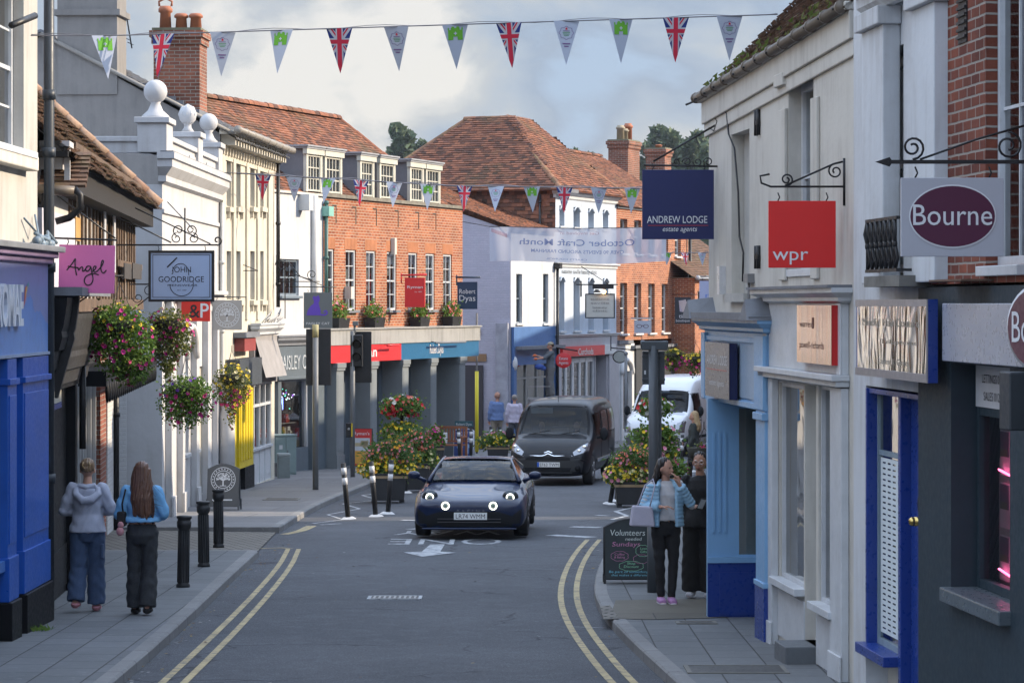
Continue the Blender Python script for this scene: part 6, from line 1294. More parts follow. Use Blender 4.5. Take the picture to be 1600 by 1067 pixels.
def blet(s,u0,u1,v_,hh,nm,mat):
 vs,fs,a,b=text_geo(s,bold=.01);m=MB()
 m.add([(lambda p:(p[0],p[1]-.03,p[2]))(bz(u1-(u1-u0)*(q[0]-a)/(b-a),v_+q[1]/.72*hh)) for q in vs],[f[::-1] for f in fs]);m.build('lettering',mat,t)
BB=sheer('banner_blue_ink',(.16,.22,.42),.7);BR_=sheer('banner_red_ink',(.6,.25,.25),.45)
blet('October Craft Month',.17,.82,.50,.19,'l',BB);blet('OVER 90 EVENTS AROUND FARNHAM',.235,.76,.28,.10,'l',BB);blet('Get involved in',.40,.62,.82,.09,'l',BR_);blet('CRAFTS COUNCIL',.32,.55,.08,.05,'l',BB)
m=MB();m.add([(lambda p:(p[0],p[1]-.03,p[2]))(bz(u,v_)) for u,v_ in((.01,.95),(.01,.85),(.10,.68),(.10,.80))],[(0,1,2,3)]);m.build('red_band',BR_,t)
m=MB();m.tube([Vector(bz(0,1)),Vector(bz(.5,1)),Vector(bz(1,1))],.012,4);m.tube([bz(0,1),(xa-1.4,.1,hb+.25)],.01,4);m.tube([bz(1,1),(xb+2.2,.3,hb+.1)],.01,4);m.build('rope',IRON,t)
def clip(poly,tri):
 for i in range(3):
  a,b=tri[i],tri[(i+1)%3];ins=lambda p:(b[0]-a[0])*(p[1]-a[1])-(b[1]-a[1])*(p[0]-a[0])>=-1e-9;out=[]
  for j in range(len(poly)):
   p,q=poly[j],poly[(j+1)%len(poly)]
   if ins(p):out.append(p)
   if ins(p)!=ins(q):
    d1=(b[0]-a[0])*(p[1]-a[1])-(b[1]-a[1])*(p[0]-a[0]);d2=(b[0]-a[0])*(q[1]-a[1])-(b[1]-a[1])*(q[0]-a[0]);u=d1/(d1-d2);out.append((p[0]+(q[0]-p[0])*u,p[1]+(q[1]-p[1])*u))
  poly=out
  if len(poly)<3:return[]
 return poly
PENW=paint('pennant_cloth',(.36,.40,.48),.8,.06,bump=0);UB=paint('flag_blue',(.015,.03,.17),.8,.06,bump=0);UR=paint('flag_red',(.50,.02,.05),.8,.06,bump=0);UW=paint('flag_white',(.46,.48,.53),.8,.06,bump=0);CG=paint('castle_green',(.12,.36,.03),.8,.06,bump=0);BI=paint('badge_ink',(.16,.10,.22),.8,0,bump=0);BG=paint('badge_green',(.08,.25,.12),.8,0,bump=0)
def bend(m,tri_h,ph):
 m.v=[(x,y+.25*math.sin(ph)*z,z) for x,y,z in m.v]
def pennant(P,x,z,w,h,kind,slope,ph):
 tri=[(-w/2,0),(0,-h),(w/2,0)]
 base=MB();n=6
 for i in range(n):
  a,b=i/n,(i+1)/n;base.add([(-w/2*(1-a),0,-h*a),(w/2*(1-a),0,-h*a),(w/2*(1-b),0,-h*b),(-w/2*(1-b),0,-h*b)],[(3,2,1,0)])
 bend(base,h,ph);M=Matrix.Translation((x,0,z))@Matrix.Rotation(slope,4,'Y')@Matrix.Rotation(.45*math.sin(ph*2.3),4,'Z')
 o=base.build('pennant',UB if kind==1 else PENW,P);o.matrix_local=M
 e=MB()
 def put(poly,mi,d):
  c=clip(poly,tri)
  if c:e.m=mi;e.add([(p[0],-d,p[1]) for p in c],[tuple(range(len(c)))]);e.add([(p[0],d,p[1]) for p in c],[tuple(range(len(c)-1,-1,-1))])
 if kind==1:
  cz=-h*.30
  def bar(a,wd,mi,d,off=0):
   ca,sa=math.cos(a),math.sin(a);L=h*1.5;ox,oz=-sa*off,ca*off
   put([(ox-ca*L+sa*wd/2,cz+oz-sa*L-ca*wd/2),(ox+ca*L+sa*wd/2,cz+oz+sa*L-ca*wd/2),(ox+ca*L-sa*wd/2,cz+oz+sa*L+ca*wd/2),(ox-ca*L-sa*wd/2,cz+oz-sa*L+ca*wd/2)],mi,d)
  for a in(.95,-.95):bar(a,w*.17,0,.0015);bar(a,w*.055,1,.003,w*.03)
  bar(0,w*.26,0,.0045);bar(PI/2,w*.28,0,.006);bar(0,w*.15,1,.0075);bar(PI/2,w*.17,1,.009);mats=[UW,UR]
 elif kind==0:
  s=w*.28;c=-h*.21
  for(x0,z0,x1,z1) in((-1,-.8,-.45,.55),(.45,-.8,1,.55),(-.45,-.35,.45,.5),(-.5,.5,-.15,1.0),(.15,.5,.5,1.0),(-1.05,.55,-.85,.85),(-.6,.55,-.42,.85),(.42,.55,.6,.85),(.85,.55,1.05,.85),(-.15,.5,.15,.8),(-.45,-.8,-.3,-.35),(.3,-.8,.45,-.35)):
   put([(x0*s,c+z0*s),(x1*s,c+z0*s),(x1*s,c+z1*s),(x0*s,c+z1*s)],0,.003)
  put([(-.06*s,c-.15*s),(.06*s,c-.15*s),(.06*s,c+.3*s),(-.06*s,c+.3*s)],1,.005);put([(-.22*s,c+.02*s),(.22*s,c+.02*s),(.22*s,c+.14*s),(-.22*s,c+.14*s)],1,.0055);mats=[CG,UW]
 else:
  r_=w*.27;c=-h*.27;pts=[]
  for i in range(40):a=2*PI*i/40;q=r_*(1+.09*math.cos(a*8));pts.append((q*math.cos(a),c+q*.9*math.sin(a)))
  for i in range(40):
   a,b=pts[i],pts[(i+1)%40];k=.93;put([a,(a[0]*k,c+(a[1]-c)*k),(b[0]*k,c+(b[1]-c)*k),b][::-1],0,.003)
  for k,(zz,ww) in enumerate(((.25,.8),(.02,.9),(-.2,.8),(-.4,.6))):put([(-r_*ww*.6,c+r_*zz),(r_*ww*.6,c+r_*zz),(r_*ww*.6,c+r_*(zz+.09)),(-r_*ww*.6,c+r_*(zz+.09))],1 if k else 0,.003)
  put([(-w*.16,-h*.50),(w*.16,-h*.50),(w*.14,-h*.53),(-w*.14,-h*.53)][::-1],0,.003);put([(-w*.1,-h*.56),(w*.1,-h*.56),(w*.08,-h*.59),(-w*.08,-h*.59)][::-1],0,.003)
  put([(-w*.04,c+r_*.45),(w*.04,c+r_*.45),(w*.03,c+r_*.75),(-w*.03,c+r_*.75)],2,.003);mats=[BI,BG,UR]
 bend(e,h,ph);q=e.build('emblem',mats,o)
 for nm in():
  pass
 return o
def bunting(label,y,xs,yl,size,kinds,ends,yaw=0):
 t=thing('bunting',label,'bunting',(0,y,CZ),0);k=y/FPX;m=MB()
 f=lambda px_:((px_-800)*k,0,(HOR-yl(px_))*k)
 n=40;pts=[f(ends[0]+(ends[1]-ends[0])*i/n) for i in range(n+1)];m.tube(pts,.006 if y<40 else.012,5);m.tube([(x,.02,z+.010*y/20*math.sin(i*1.1)+.01) for i,(x,_,z) in enumerate(pts)],.003 if y<40 else.008,4);m.build('cord',paint('bunting_cord',(.16,.16,.18),.7),t)
 for i,q in enumerate(xs):a=f(q-5);b=f(q+5);pennant(t,f(q)[0],f(q)[2],size[0]*k,size[1]*k,kinds[i%len(kinds)],-math.atan2(b[2]-a[2],b[0]-a[0])*.7+R.uniform(-.05,.05),R.uniform(0,6))
 return t
def topy(q):return 56-13.5*max(0,min(1,(q-180)/420))-(q>600)*(q-600)/600*19+2.5*abs(math.sin((q-300)*PI/90))*0
bunting('nearest string of pennants hung high across the sky',26,[163,255,348,440,530,619,711,795,885,970,1056,1140],topy,(41,69),[0,1,2],(48,1215))
def midy(q):return 268+max(0,(q-330))*.060 if q<700 else 290.2+(q-700)*.014
bunting('second string of pennants in front of the dormer windows',60,[358,411,460,513,564,616,669,726,775,831,882,936,988],midy,(26,40),[0,1,2],(285,1100))
bunting('farthest string of small pennants just below the navy board',97,[1043,1070,1097],lambda q:395,(14,20),[0,1,2],(1038,1125))
a=wp(262,266,58);b=wp(352,300,58)
# STREET FURNITURE
POLE=paint('galvanised_grey',(.15,.16,.17),.5,.25);BLKM=paint('matt_black_metal',(.014,.015,.017),.55,.3)
def bollard0():
 t=thing('bollard','','bollard',group='black bollards along the left pavement');m=MB()
 m.lathe([(.082,0),(.082,.03),(.066,.05),(.064,.70),(.072,.71),(.085,.735),(.088,.80),(.078,.805),(.078,.83),(.092,.84),(.092,.862),(.06,.87)],20);m.build('post',BLKM,t)
 m=MB()
 for i in range(14):a=2*PI*i/14;m.tube([(.068*math.cos(a),.068*math.sin(a),.06),(.066*math.cos(a),.066*math.sin(a),.69)],.007,4)
 m.build('fluting',BLKM,t);return t
b0=bollard0()
for i,(q,lab) in enumerate(((gp(286,917,KERB),'fluted black bollard nearest the camera, standing beside the woman in dark jeans'),(gp(318.5,885,KERB),'fluted black bollard in the middle of the three'),(gp(341.5,855,KERB),'fluted black bollard in front of the tree-emblem board'))):
 o=b0 if i==0 else copy_tree(b0);o.location=q;o['label']=lab;o.rotation_euler=(R.uniform(-.01,.01),(.02,-.01,0)[i],R.random());o.scale=(1,1,(.98,.99,.97)[i])
def wand0():
 t=thing('marker_post','','marker post',group='black and white flexible marker posts');m=MB();m.m=0;m.tube([(0,0,.04),(0,0,1.0)],.045,10);m.build('post',BLKM,t)
 for z in(.62,.80):m=MB();m.tube([(0,0,z),(0,0,z+.12)],.048,12);m.build('reflective_band',paint('reflective_white',(.62,.62,.62),.4),t)
 m=MB();m.taper(0,0,0,.04,.14,.10,.08,.06);m.build('foot',MATS['reflective_white'],t);return t
w0=wand0()
for i,(px_,py_,lean,lab) in enumerate(((544,811,-.09,'marker post left of the others at the tip of the zigzag line'),(587,807,-.08,'leaning marker post in front of the near left planter'),(606,803,.07,'marker post tilting right against the near left planter'),(617,775,.05,'marker post just behind the near left planter'),(634,770,-.03,'marker post between the two left planters'),(719,728,-.05,'left marker post in front of the wooden bench'),(736,727,0.0,'marker post in front of the blue key cutting board'),(767,722,0.0,'left marker post before the yellow flowered planter'),(781,722,.0,'right marker post before the yellow flowered planter'),(953,788,.16,'marker post leaning hard right beside the near right planter'),(964,783,.02,'marker post against the corner of the near right planter'),(1065,742,.02,'marker post standing before the blonde woman'),(1080,737,0,'marker post right behind the blonde woman'))):
 o=w0 if i==0 else copy_tree(w0);o.location=gp(px_,py_);o['label']=lab;o.rotation_euler=(.0,lean,R.uniform(-.2,.2))
q=gp(493,765,KERB);t=thing('signal_pole','tall grey pole carrying the black back board of a traffic signal','traffic signal',q);sc_=q[1]/FPX
m=MB();m.tube([(0,0,0),(0,0,256*sc_)],.062,12);m.build('pole',POLE,t);m=MB();m.tube([(0,0,238*sc_),(0,0,258*sc_)],.066,12);m.build('cap',paint('lichen_cap',(.33,.30,.16),.7),t)
m=MB();m.box(-.21,.10,163*sc_,.32,.14,251*sc_);m.box(-.15,.14,168*sc_,.16,.36,246*sc_);m.build('back_board',BLKM,t,.01);m=MB();m.box(-.05,.04,172*sc_,.05,.11,180*sc_);m.box(-.05,.04,232*sc_,.05,.11,240*sc_);m.build('clamp',POLE,t)
q=gp(551,745,KERB);t=thing('traffic_light','unlit traffic light with a small camera on top, beside the red fascia','traffic light',q);sc_=q[1]/FPX
m=MB();m.tube([(0,0,0),(0,0,228*sc_)],.055,12);m.build('pole',POLE,t)
m=MB();m.box(-.0,.12,147*sc_,.44,.15,227*sc_);m.build('back_board',BLKM,t,.01)
m=MB();m.box(-.05,-.05,172*sc_,.24,.12,222*sc_);hd=m.build('signal_head',BLKM,t,.02)
for z in(207,187):
 m=MB();m.lathe([(.085,0),(.085,-.02),(.10,-.02)],18,(.10,-.05,z*sc_),'y');m.build('lens',flat('dark_lens',(.02,.02,.02),.15),hd)
 m=MB();n=14;r1=.115
 for i in range(n):a,b=-.3+(PI+.6)*i/n,-.3+(PI+.6)*(i+1)/n;c0,c1=math.cos(a)*r1,math.cos(b)*r1;s0,s1=math.sin(a)*r1,math.sin(b)*r1;d0=.10+.10*max(0,math.sin(a));d1=.10+.10*max(0,math.sin(b));m.add([(.10+c0,-.05,z*sc_+s0),(.10+c1,-.05,z*sc_+s1),(.10+c1,-.05-d1,z*sc_+s1),(.10+c0,-.05-d0,z*sc_+s0)],[(0,1,2,3),(3,2,1,0)])
 m.build('hood',BLKM,hd)
m=MB();m.tube([(.05,0,224*sc_),(.05,0,236*sc_)],.03,8);m.box(-.0,-.07,236*sc_,.13,.07,243*sc_);m.build('camera_head',POLE,t)
m=MB();m.box(-.16,-.05,62*sc_,-.02,.06,84*sc_);pb=m.build('crossing_button',BLKM,t,.008);m=MB();m.box(-.03,-.06,63*sc_,.0,-.0,84*sc_);m.build('yellow_edge',YP,pb);m=MB();m.cyl((-.09,-.052,75*sc_),.03,-.008,12,'y');m.build('button',paint('button_grey',(.3,.3,.3),.4),pb)
q=gp(1021,925,KERB);t=thing('signal_pole','thick dark grey pole with a T-shaped head and two board backs on the right pavement','traffic signal',q);s=q[1]/FPX;DP=paint('dark_grey_post',(.065,.075,.085),.45,.2)
m=MB();m.tube([(0,0,0),(0,0,385*s)],.057,14);m.tube([(0,0,0),(0,0,.9)],.072,14);m.build('pole',DP,t);m=MB();m.tube([(.07,.1,0),(.07,.1,325*s)],.03,8);m.build('conduit',DP,t)
m=MB();m.box(-.14,-.05,378*s,.16,.05,392*s);m.tube([(-.15,0,387*s),(-.10,0,387*s)],.05,8);m.tube([(.1,0,386*s),(.17,0,386*s)],.05,8);m.build('head',DP,t,.01)
m=MB();m.box(-.125,.06,324*s,-.04,.20,376*s);m.box(.05,.06,324*s,.135,.20,376*s);m.box(-.13,.05,330*s,.14,.08,334*s);m.box(-.13,.05,366*s,.14,.08,370*s);m.build('board_back',DP,t,.006)
m=MB();m.box(-.105,.055,340*s,-.085,.061,346*s);m.build('sticker',SWH,t)
q=gp(1061,700);t=thing('signal_pole','thin grey pole standing before the arched shop window','pole',(wp(978,0,90).x,90,gz(90)+KERB));m=MB();m.tube([(0,0,0),(0,0,2.95)],.05,8);m.build('pole',POLE,t);m=MB();m.ball((0,0,3.0),.07);m.build('cap',POLE,t)
q=(wp(745,0,84).x,84,gz(84)+KERB);t=thing('guard_post','slim scaffold post with a yellow padded lower half at the end of the columns','post',q);s=84/FPX;m=MB();m.tube([(0,0,0),(0,0,wp(0,489,84).z-q[2])],.03,8);m.build('post',paint('old_steel',(.14,.13,.12),.6),t);m=MB();m.tube([(0,0,.05),(0,0,wp(0,580,84).z-q[2])],.055,10);m.build('yellow_sleeve',paint('bright_yellow',(.72,.60,.03),.5,.08),t)
q=gp(443,741,KERB);t=thing('utility_cabinet','pale green-grey utility cabinet against the gift shop','cabinet',q,.33);GG=paint('cabinet_green_grey',(.20,.27,.27),.5,.2)
m=MB();m.box(-.27,-.2,0,.27,.2,.93);m.build('body',GG,t,.01);m=MB();m.box(-.29,-.22,.93,.29,.22,.97);m.build('lid',GG,t,.008);m=MB();m.box(-.25,-.215,.05,-.01,-.2,.9);m.box(.01,-.215,.05,.25,-.2,.9);d=m.build('door',GG,t,.004);m=MB();m.box(.03,-.23,.5,.06,-.215,.6);m.build('handle',POLE,d);m=MB();m.box(-.16,-.218,.62,-.08,-.2155,.72);m.build('label_plate',WHITE,t)
q=gp(443,746.5,KERB);t=thing('litter_bin','small square grey bin standing before the utility cabinet','bin',q,.2);m=MB();m.box(-.14,-.12,0,.14,.12,.5);m.build('body',paint('bin_grey',(.17,.20,.20),.5,.2),t,.012);m=MB();m.box(-.15,-.13,.5,.15,.13,.58);m.build('lid',paint('bin_lid',(.25,.28,.28),.5),t,.02)
q=gp(429,744,KERB);t=thing('meter_box','low grey meter box left of the utility cabinet','box',q);m=MB();m.box(-.11,-.08,0,.1,.1,.3);m.build('body',POLE,t,.01);m=MB();m.box(-.13,-.1,.3,.12,.12,.33);m.build('lid',POLE,t,.005)
q=gp(423,744.5,KERB);m=MB()
for k in range(5):m.ball((R.uniform(-.07,.07),R.uniform(-.03,.03),.025),.035,.03,.025,7,5)
o=m.build('red_litter',paint('litter_red',(.6,.05,.03),.5),None);o.location=q;tag(o,'crumpled bright red litter on the pavement below the white shopfront','litter')
def aboard(label,q,w,h,mat,rim=None,arch=0,yaw=0,frame=.03):
 t=thing('pavement_board',label,'pavement sign',q,yaw);lean=.17
 for s in(1,-1):
  m=MB();n=14;pts=[(-w/2,.06),(w/2,.06)]
  for i in range(n+1):u=i/n;pts.append((w/2-w*u,h+arch*(math.sin(PI*u)-1)))
  m.prism(pts,-.012,.012);M=Matrix.Translation((0,s*-(.02+h*math.sin(lean)),0))@Matrix.Rotation(-s*lean,4,'X');m.v=[tuple(M@Vector(v_)) for v_ in m.v]
  o=m.build('front_panel' if s>0 else 'rear_panel',mat,t)
  if rim:
   m=MB();m.tube([(x,0,z) for x,z in pts],.016,5,closed=True);m.v=[tuple(M@Vector(v_)) for v_ in m.v];m.build('rim',rim,o)
  for e in(-1,1):m=MB();m.box(e*w/2-.016,-.016,0,e*w/2+.016,.016,.2 if not rim else.1);m.v=[tuple(M@Vector(v_)) for v_ in m.v];m.build('leg',rim or mat,t)
 Mf=Matrix.Translation((0,-(.02+h*math.sin(lean)),0))@Matrix.Rotation(-lean,4,'X')
 return t,Mf
def onboard(t,Mf,mb,name,mat):mb.v=[tuple(Mf@Vector(v_)) for v_ in mb.v];return mb.build(name,mat,t)
q=gp(348,797,KERB);s=q[1]/FPX;t,Mf=aboard('arched charcoal pavement board with a white tree emblem and arrow behind the bollards',(q[0],q[1]+.2,q[2]),50*s,73*s,paint('charcoal_panel',(.075,.08,.085),.5,.1),None,.10,-.05)
def circ(cx,cz,r):
 o=tree_logo(t,cx,cz,r,SWH,0);me=o.data
 for v_ in me.vertices:v_.co=Mf@Vector((v_.co.x,v_.co.y-.014,v_.co.z))
circ(0,48*s,19*s);m=MB();m.box(-15*s,-.017,15*s,15*s,-.014,17*s);m.add([(-17*s,-.016,16*s),(-13*s,-.016,13*s),(-13*s,-.016,19*s)],[(0,1,2)]);onboard(t,Mf,m,'arrow',SWH)
CH=paint('chalkboard',(.022,.032,.036),.6,.25)
q=gp(980,912,KERB);t,Mf=aboard('black chalkboard with coloured handwriting asking for volunteers, beside the dark grey pole',(q[0]+.03,q[1]+.15,q[2]),.60,.78,CH,BLKM,.10,.0)
chs={'white_chalk':(.60,.66,.62),'pink_chalk':(.55,.22,.38),'green_chalk':(.28,.62,.38),'blue_chalk':(.18,.50,.62)}
def chalk(items,cm):
 m=MB()
 for s_,x,z,w_,h_ in items:letters(m,s_,x,z,w_,h_,-.015,shear=.12,bold=-.002)
 onboard(t,Mf,m,'chalk_writing',paint(cm,chs[cm],.9,.25,20))
chalk([('Volunteers',-.02,.585,.42,.075),('needed',.05,.525,.20,.040)],'white_chalk');chalk([('Sundays',-.04,.455,.34,.055),('Coffee',-.12,.345,.12,.028),('& Baking',-.12,.31,.13,.028)],'pink_chalk')
chalk([('Love',.17,.415,.08,.03),('Gifts',.17,.375,.08,.03),('Shop',.02,.235,.10,.028),('Discount',.02,.195,.18,.032)],'green_chalk');chalk([('Be part of something',-.01,.135,.48,.028),('that makes a difference',.01,.095,.46,.026)],'blue_chalk')
m=MB()
for cx,cz,rx,rz,k in((-.12,.335,.10,.055,0),(.16,.40,.08,.065,1),(.02,.215,.14,.055,1),(.14,.30,.09,.05,0)):
 m.m=k;n=36;pts=[(cx+rx*(1+.10*abs(math.sin(i*PI*8/n)))*math.cos(2*PI*i/n),cz+rz*(1+.12*abs(math.sin(i*PI*8/n)))*math.sin(2*PI*i/n)) for i in range(n+1)];stroke(m,pts,.004,-.0155)
onboard(t,Mf,m,'chalk_cloud',[MATS['pink_chalk'],MATS['green_chalk']])
q=gp(566,722,KERB);s=q[1]/FPX;t,Mf=aboard('red framed poster board of a shop sale beside the crossing button',(wp(566,0,72.3).x,72.3,gz(72.3)+KERB),.52,1.02,paint('poster_red_frame',(.50,.03,.03),.4),BLKM,.0,-.15)
m=MB();m.m=0;m.quad((-.22,-.015,.12),(.22,-.015,.12),(.22,-.015,.78),(-.22,-.015,.78));m.m=1;m.quad((-.22,-.016,.12),(.22,-.016,.12),(.22,-.016,.45),(-.22,-.016,.45));m.m=2
for k in range(9):m.box(R.uniform(-.2,.12),-.018,.5+R.random()*.18,R.uniform(.13,.2),-.017,.52+R.random()*.2)
onboard(t,Mf,m,'poster',[paint('poster_sky',(.45,.47,.5),.5),paint('poster_orange_field',(.55,.27,.04),.5),paint('poster_straw',(.4,.33,.2),.5)]);m=MB();letters(m,"Ryman's",0,.86,.4,.08,-.016);onboard(t,Mf,m,'lettering',SWH)
t,Mf=aboard('blue pavement board with a white frame advertising key cutting',(wp(725,0,79.5).x,79.5,gz(79.5)+KERB),.55,.86,paint('key_blue',(.025,.055,.20),.4),SWH,.06,-.1)
m=MB();letters(m,'KEY',0,.66,.26,.10,-.016,bold=.015);letters(m,'CUTTING',0,.53,.42,.09,-.016,bold=.015);m.box(-.2,-.017,.49,.2,-.016,.505);onboard(t,Mf,m,'lettering',SWH);m=MB();disc(m,-.1,.34,.09,.07,-.017);m.box(.1,-.017,.15,.14,-.016,.4);disc(m,.12,.36,.06,.06,-.0175);onboard(t,Mf,m,'key_emblem',paint('key_picture',(.25,.4,.6),.4))
m=MB();m.box(-.26,-.02,.90,.26,.02,1.06);hh=m.build('header_board',paint('header_teal',(.03,.10,.12),.4),t);m=MB();letters(m,'Robert Dyas',0,.94,.44,.07,-.022);m.build('lettering',SWH,hh)
q=(wp(702,0,78.5).x,78.5,gz(78.5)+KERB);t=thing('wooden_bench','reddish wooden armchair bench outside the column shops','bench',q,-.25);WD=paint('teak',(.30,.11,.05),.6,.3,6)
for x in(-.42,.42):
 for y in(-.25,.25):m=MB();m.box(x-.03,y-.03,0,x+.03,y+.03,.62 if y<0 else.92);m.build('leg',WD,t)
 m=MB();m.box(x-.04,-.30,.62,x+.04,.24,.66);m.build('armrest',WD,t)
m=MB();
for k in range(5):m.box(-.42,-.27+k*.105,.40,.42,-.19+k*.105,.43)
m.build('seat',WD,t);m=MB();m.box(-.39,.24,.86,.39,.28,.93);m.box(-.39,.24,.48,.39,.28,.53)
for k in range(9):m.box(-.36+k*.085,.25,.53,-.32+k*.085,.27,.86)
m.build('backrest',WD,t);m=MB();m.box(-.2,.14,.45,-.06,.23,.75);o=m.build('white_bag',paint('white_paper_bag',(.6,.6,.6),.7),None,.02);o.location=q;tag(o,'small white bag left on the wooden bench','bag')
q=(wp(951,0,93).x,93,gz(93));t=thing('wet_floor_cone','small yellow cone with a red top behind the dark van','cone',(q[0],80,gz(80)));t.location.x=wp(951,0,80).x;m=MB();m.lathe([(.17,0),(.16,.05),(.06,.6),(.03,.62)],12);m.build('cone',MATS['bright_yellow'],t);m=MB();m.lathe([(.09,.48),(.062,.62),(.05,.72)],12);m.build('red_top',paint('cone_red',(.5,.06,.04),.5),t)
def wire(label,pts,r=.008):
 m=MB();m.tube(pts,r,4);o=m.build('overhead_wire',IRON);tag(o,label,'wire',None)
wire('thin black wire from the white parapet across to the dormers',[wp(284+i*20,266+i*1.2-.0*i,55+i*.6) for i in range(12)],.010)
wire('dark cable running from under the tiled eave out over the street',[wp(262+i*8,316+i*8.5,46-i*.6) for i in range(6)],.012)
# FLOWERS
LEAF=foliage('petunia_leaves',[(.045,.10,.016),(.10,.18,.03),(.16,.24,.045),(.07,.135,.024)],.6,.3);LEAF2=foliage('trailing_leaves',[(.075,.10,.025),(.14,.16,.04),(.11,.14,.035),(.19,.19,.06)],.6,.3)
FLC={k:paint('petals_'+k,v,.6,.25,8,0) for k,v in dict(magenta=(.46,.012,.19),pink=(.58,.05,.17),yellow=(.66,.48,.02),white=(.62,.62,.60),red=(.52,.02,.03),violet=(.12,.03,.34),coral=(.60,.16,.11),rose=(.58,.22,.30),cream=(.62,.56,.30),orange=(.68,.34,.02)).items()}
THR=flat('flower_throat',(.10,.01,.06),.7)
def flower(m,p,n,r,ci,r_,throat=True):
 n=n.normalized();a=n.orthogonal().normalized();b=n.cross(a);k=6;ph=r_.uniform(0,6)
 v=[p-n*r*.35]+[p+(a*math.cos(ph+2*PI*i/(2*k))+b*math.sin(ph+2*PI*i/(2*k)))*r*(1 if i%2==0 else.84)+n*r*(.12 if i%2 else 0) for i in range(2*k)]
 m.m=ci;m.add(v,[(0,1+i,1+(i+1)%(2*k)) for i in range(2*k)])
 if throat:m.m=99;m.add([p-n*r*.05+(a*math.cos(2*PI*i/5)+b*math.sin(2*PI*i/5))*r*.22 for i in range(5)],[(0,1,2,3,4)])
def leafy(P,blobs,n,ls,cols,nf,fr,seed,mat=None,trail=0,up=.0,top_cols=None,fname='flowers',throat=True,fine=False):
 """blobs: (x, y, z, rx, ry, rz) lobes; leaves through their outer shells, flowers on the surface"""
 r=random.Random(seed);m=MB();wts=[b[3]*b[5] for b in blobs];fm=MB();zmx=max(b[2]+b[5] for b in blobs);zmn=min(b[2]-b[5] for b in blobs)
 def pick(k0,k1):
  b=r.choices(blobs,wts)[0];d=Vector((r.gauss(0,1),r.gauss(0,1),r.gauss(0,1))).normalized();q=r.uniform(k0,k1)
  return Vector((b[0]+d.x*b[3]*q,b[1]+d.y*b[4]*q,b[2]+d.z*b[5]*q)),d
 for i in range(n):
  p,d=pick(.45,1.08);
  if r.random()<.12:p+=d*ls*r.uniform(.5,2.5)
  u=(d*.6+Vector((r.gauss(0,1),r.gauss(0,1),r.gauss(0,1)))*.6+Vector((0,0,up-.25))).normalized();w_=u.cross(Vector((r.gauss(0,1),r.gauss(0,1),r.gauss(0,1)))).normalized();nn=u.cross(w_);k=ls*r.uniform(.55,1.3);wd=.12 if fine else.38
  m.add([p,p+u*k*.55+w_*k*wd+nn*k*.08,p+u*k,p+u*k*.55-w_*k*wd+nn*k*.08],[(0,1,2,3)])
 for i in range(trail):
  b=r.choice(blobs[:3]);a=r.uniform(0,6.3);x,y,z=b[0]+math.cos(a)*b[3]*r.uniform(.2,.95),b[1]+math.sin(a)*b[4]*r.uniform(.2,.9),b[2]-b[5]*.6;L=r.uniform(.15,.5)*b[5]*2
  for k in range(int(L/ls*3)):
   z2=z-k*ls/3;p=Vector((x+r.gauss(0,.016)+.03*math.sin(k*.4+a),y+r.gauss(0,.016),z2));u=Vector((r.gauss(0,1),r.gauss(0,1),-.6)).normalized();w_=u.cross(Vector((0,1,.3))).normalized();q=ls*r.uniform(.5,.9)
   m.add([p,p+u*q*.5+w_*q*.3,p+u*q,p+u*q*.5-w_*q*.3],[(0,1,2,3)])
   if r.random()<.04 and nf:flower(fm,p,Vector((0,-1,.2)),fr*.8,r.randrange(len(cols)),r,throat)
 for i in range(nf):
  p,d=pick(1.0,1.16);u=(p.z-zmn)/(zmx-zmn);c=r.randrange(len(cols))
  if top_cols and u>.62+.12*r.random():c=len(cols)+r.randrange(len(top_cols))
  if d.y>.45 and r.random()<.6:continue
  flower(fm,p,d+Vector((r.gauss(0,.3),-.5,.25+r.gauss(0,.2))),fr*r.uniform(.7,1.15),c,r,throat)
 pal=[FLC[c] for c in cols]+[FLC[c] for c in(top_cols or())];fm.mi=[len(pal) if i==99 else i for i in fm.mi]
 m.build('foliage',mat or LEAF,P,kind=None);
 if nf:fm.build(fname,pal+[THR],P)
def basket(label,y,cx,cy,w,h,cols,seed,n=2600,nf=110,ls=.045,fr=.035,top=None,mat=None,trail=14,lobes=None,bracket=None):
 """hanging basket: cx, cy, w, h in photo pixels at distance y"""
 s=y/FPX;c=wp(cx,cy,y);t=thing('hanging_basket',label,'hanging basket',c,0,'hanging flower baskets');rx,rz=w*s/2,h*s/2
 m=MB();m.lathe([(.02,-.16),(.13,-.14),(.20,-.06),(.22,.04)],16,(0,0,rz*.45));m.build('bowl',paint('dark_liner',(.03,.028,.02),.9),t)
 m=MB();
 for k in range(3):a=k*2.1;m.tube([(.2*math.cos(a),.2*math.sin(a),rz*.45+.04),(0,0,rz+.22)],.004,4)
 m.tube([(0,0,rz+.2),(0,0,rz+.3)],.006,4);m.build('chain',IRON,t)
 if bracket is not None:
  m=MB();m.tube([(bracket,0,rz+.3),(.05,0,rz+.3)],.011,5);m.tube([(bracket,0,rz-.1),(-.05,0,rz+.29)],.009,5);scroll(m,(bracket*.5,rz+.2),.09,1.3,0,1,0,.007);scroll(m,(bracket*.8,rz+.1),.08,1.3,PI,1,0,.007);m.build('bracket',IRON,t)
 B=lobes or[(0,0,rz*.35,.8,.8,.55),(-.35,0,-.05*1,.55,.6,.5),(.4,0,-.0,.58,.6,.55),(0,-.1,-.45,.6,.6,.5),(.1,0,.35,.75,.7,.5)]
 B=[(a*rx,b_*rx,c_*rz if k or lobes else rz*.35,d*rx,e*rx*.85,f*rz) for k,(a,b_,c_,d,e,f) in enumerate(B)]
 leafy(t,B,n,ls,cols,nf,fr,seed,mat,trail,top_cols=top);return t
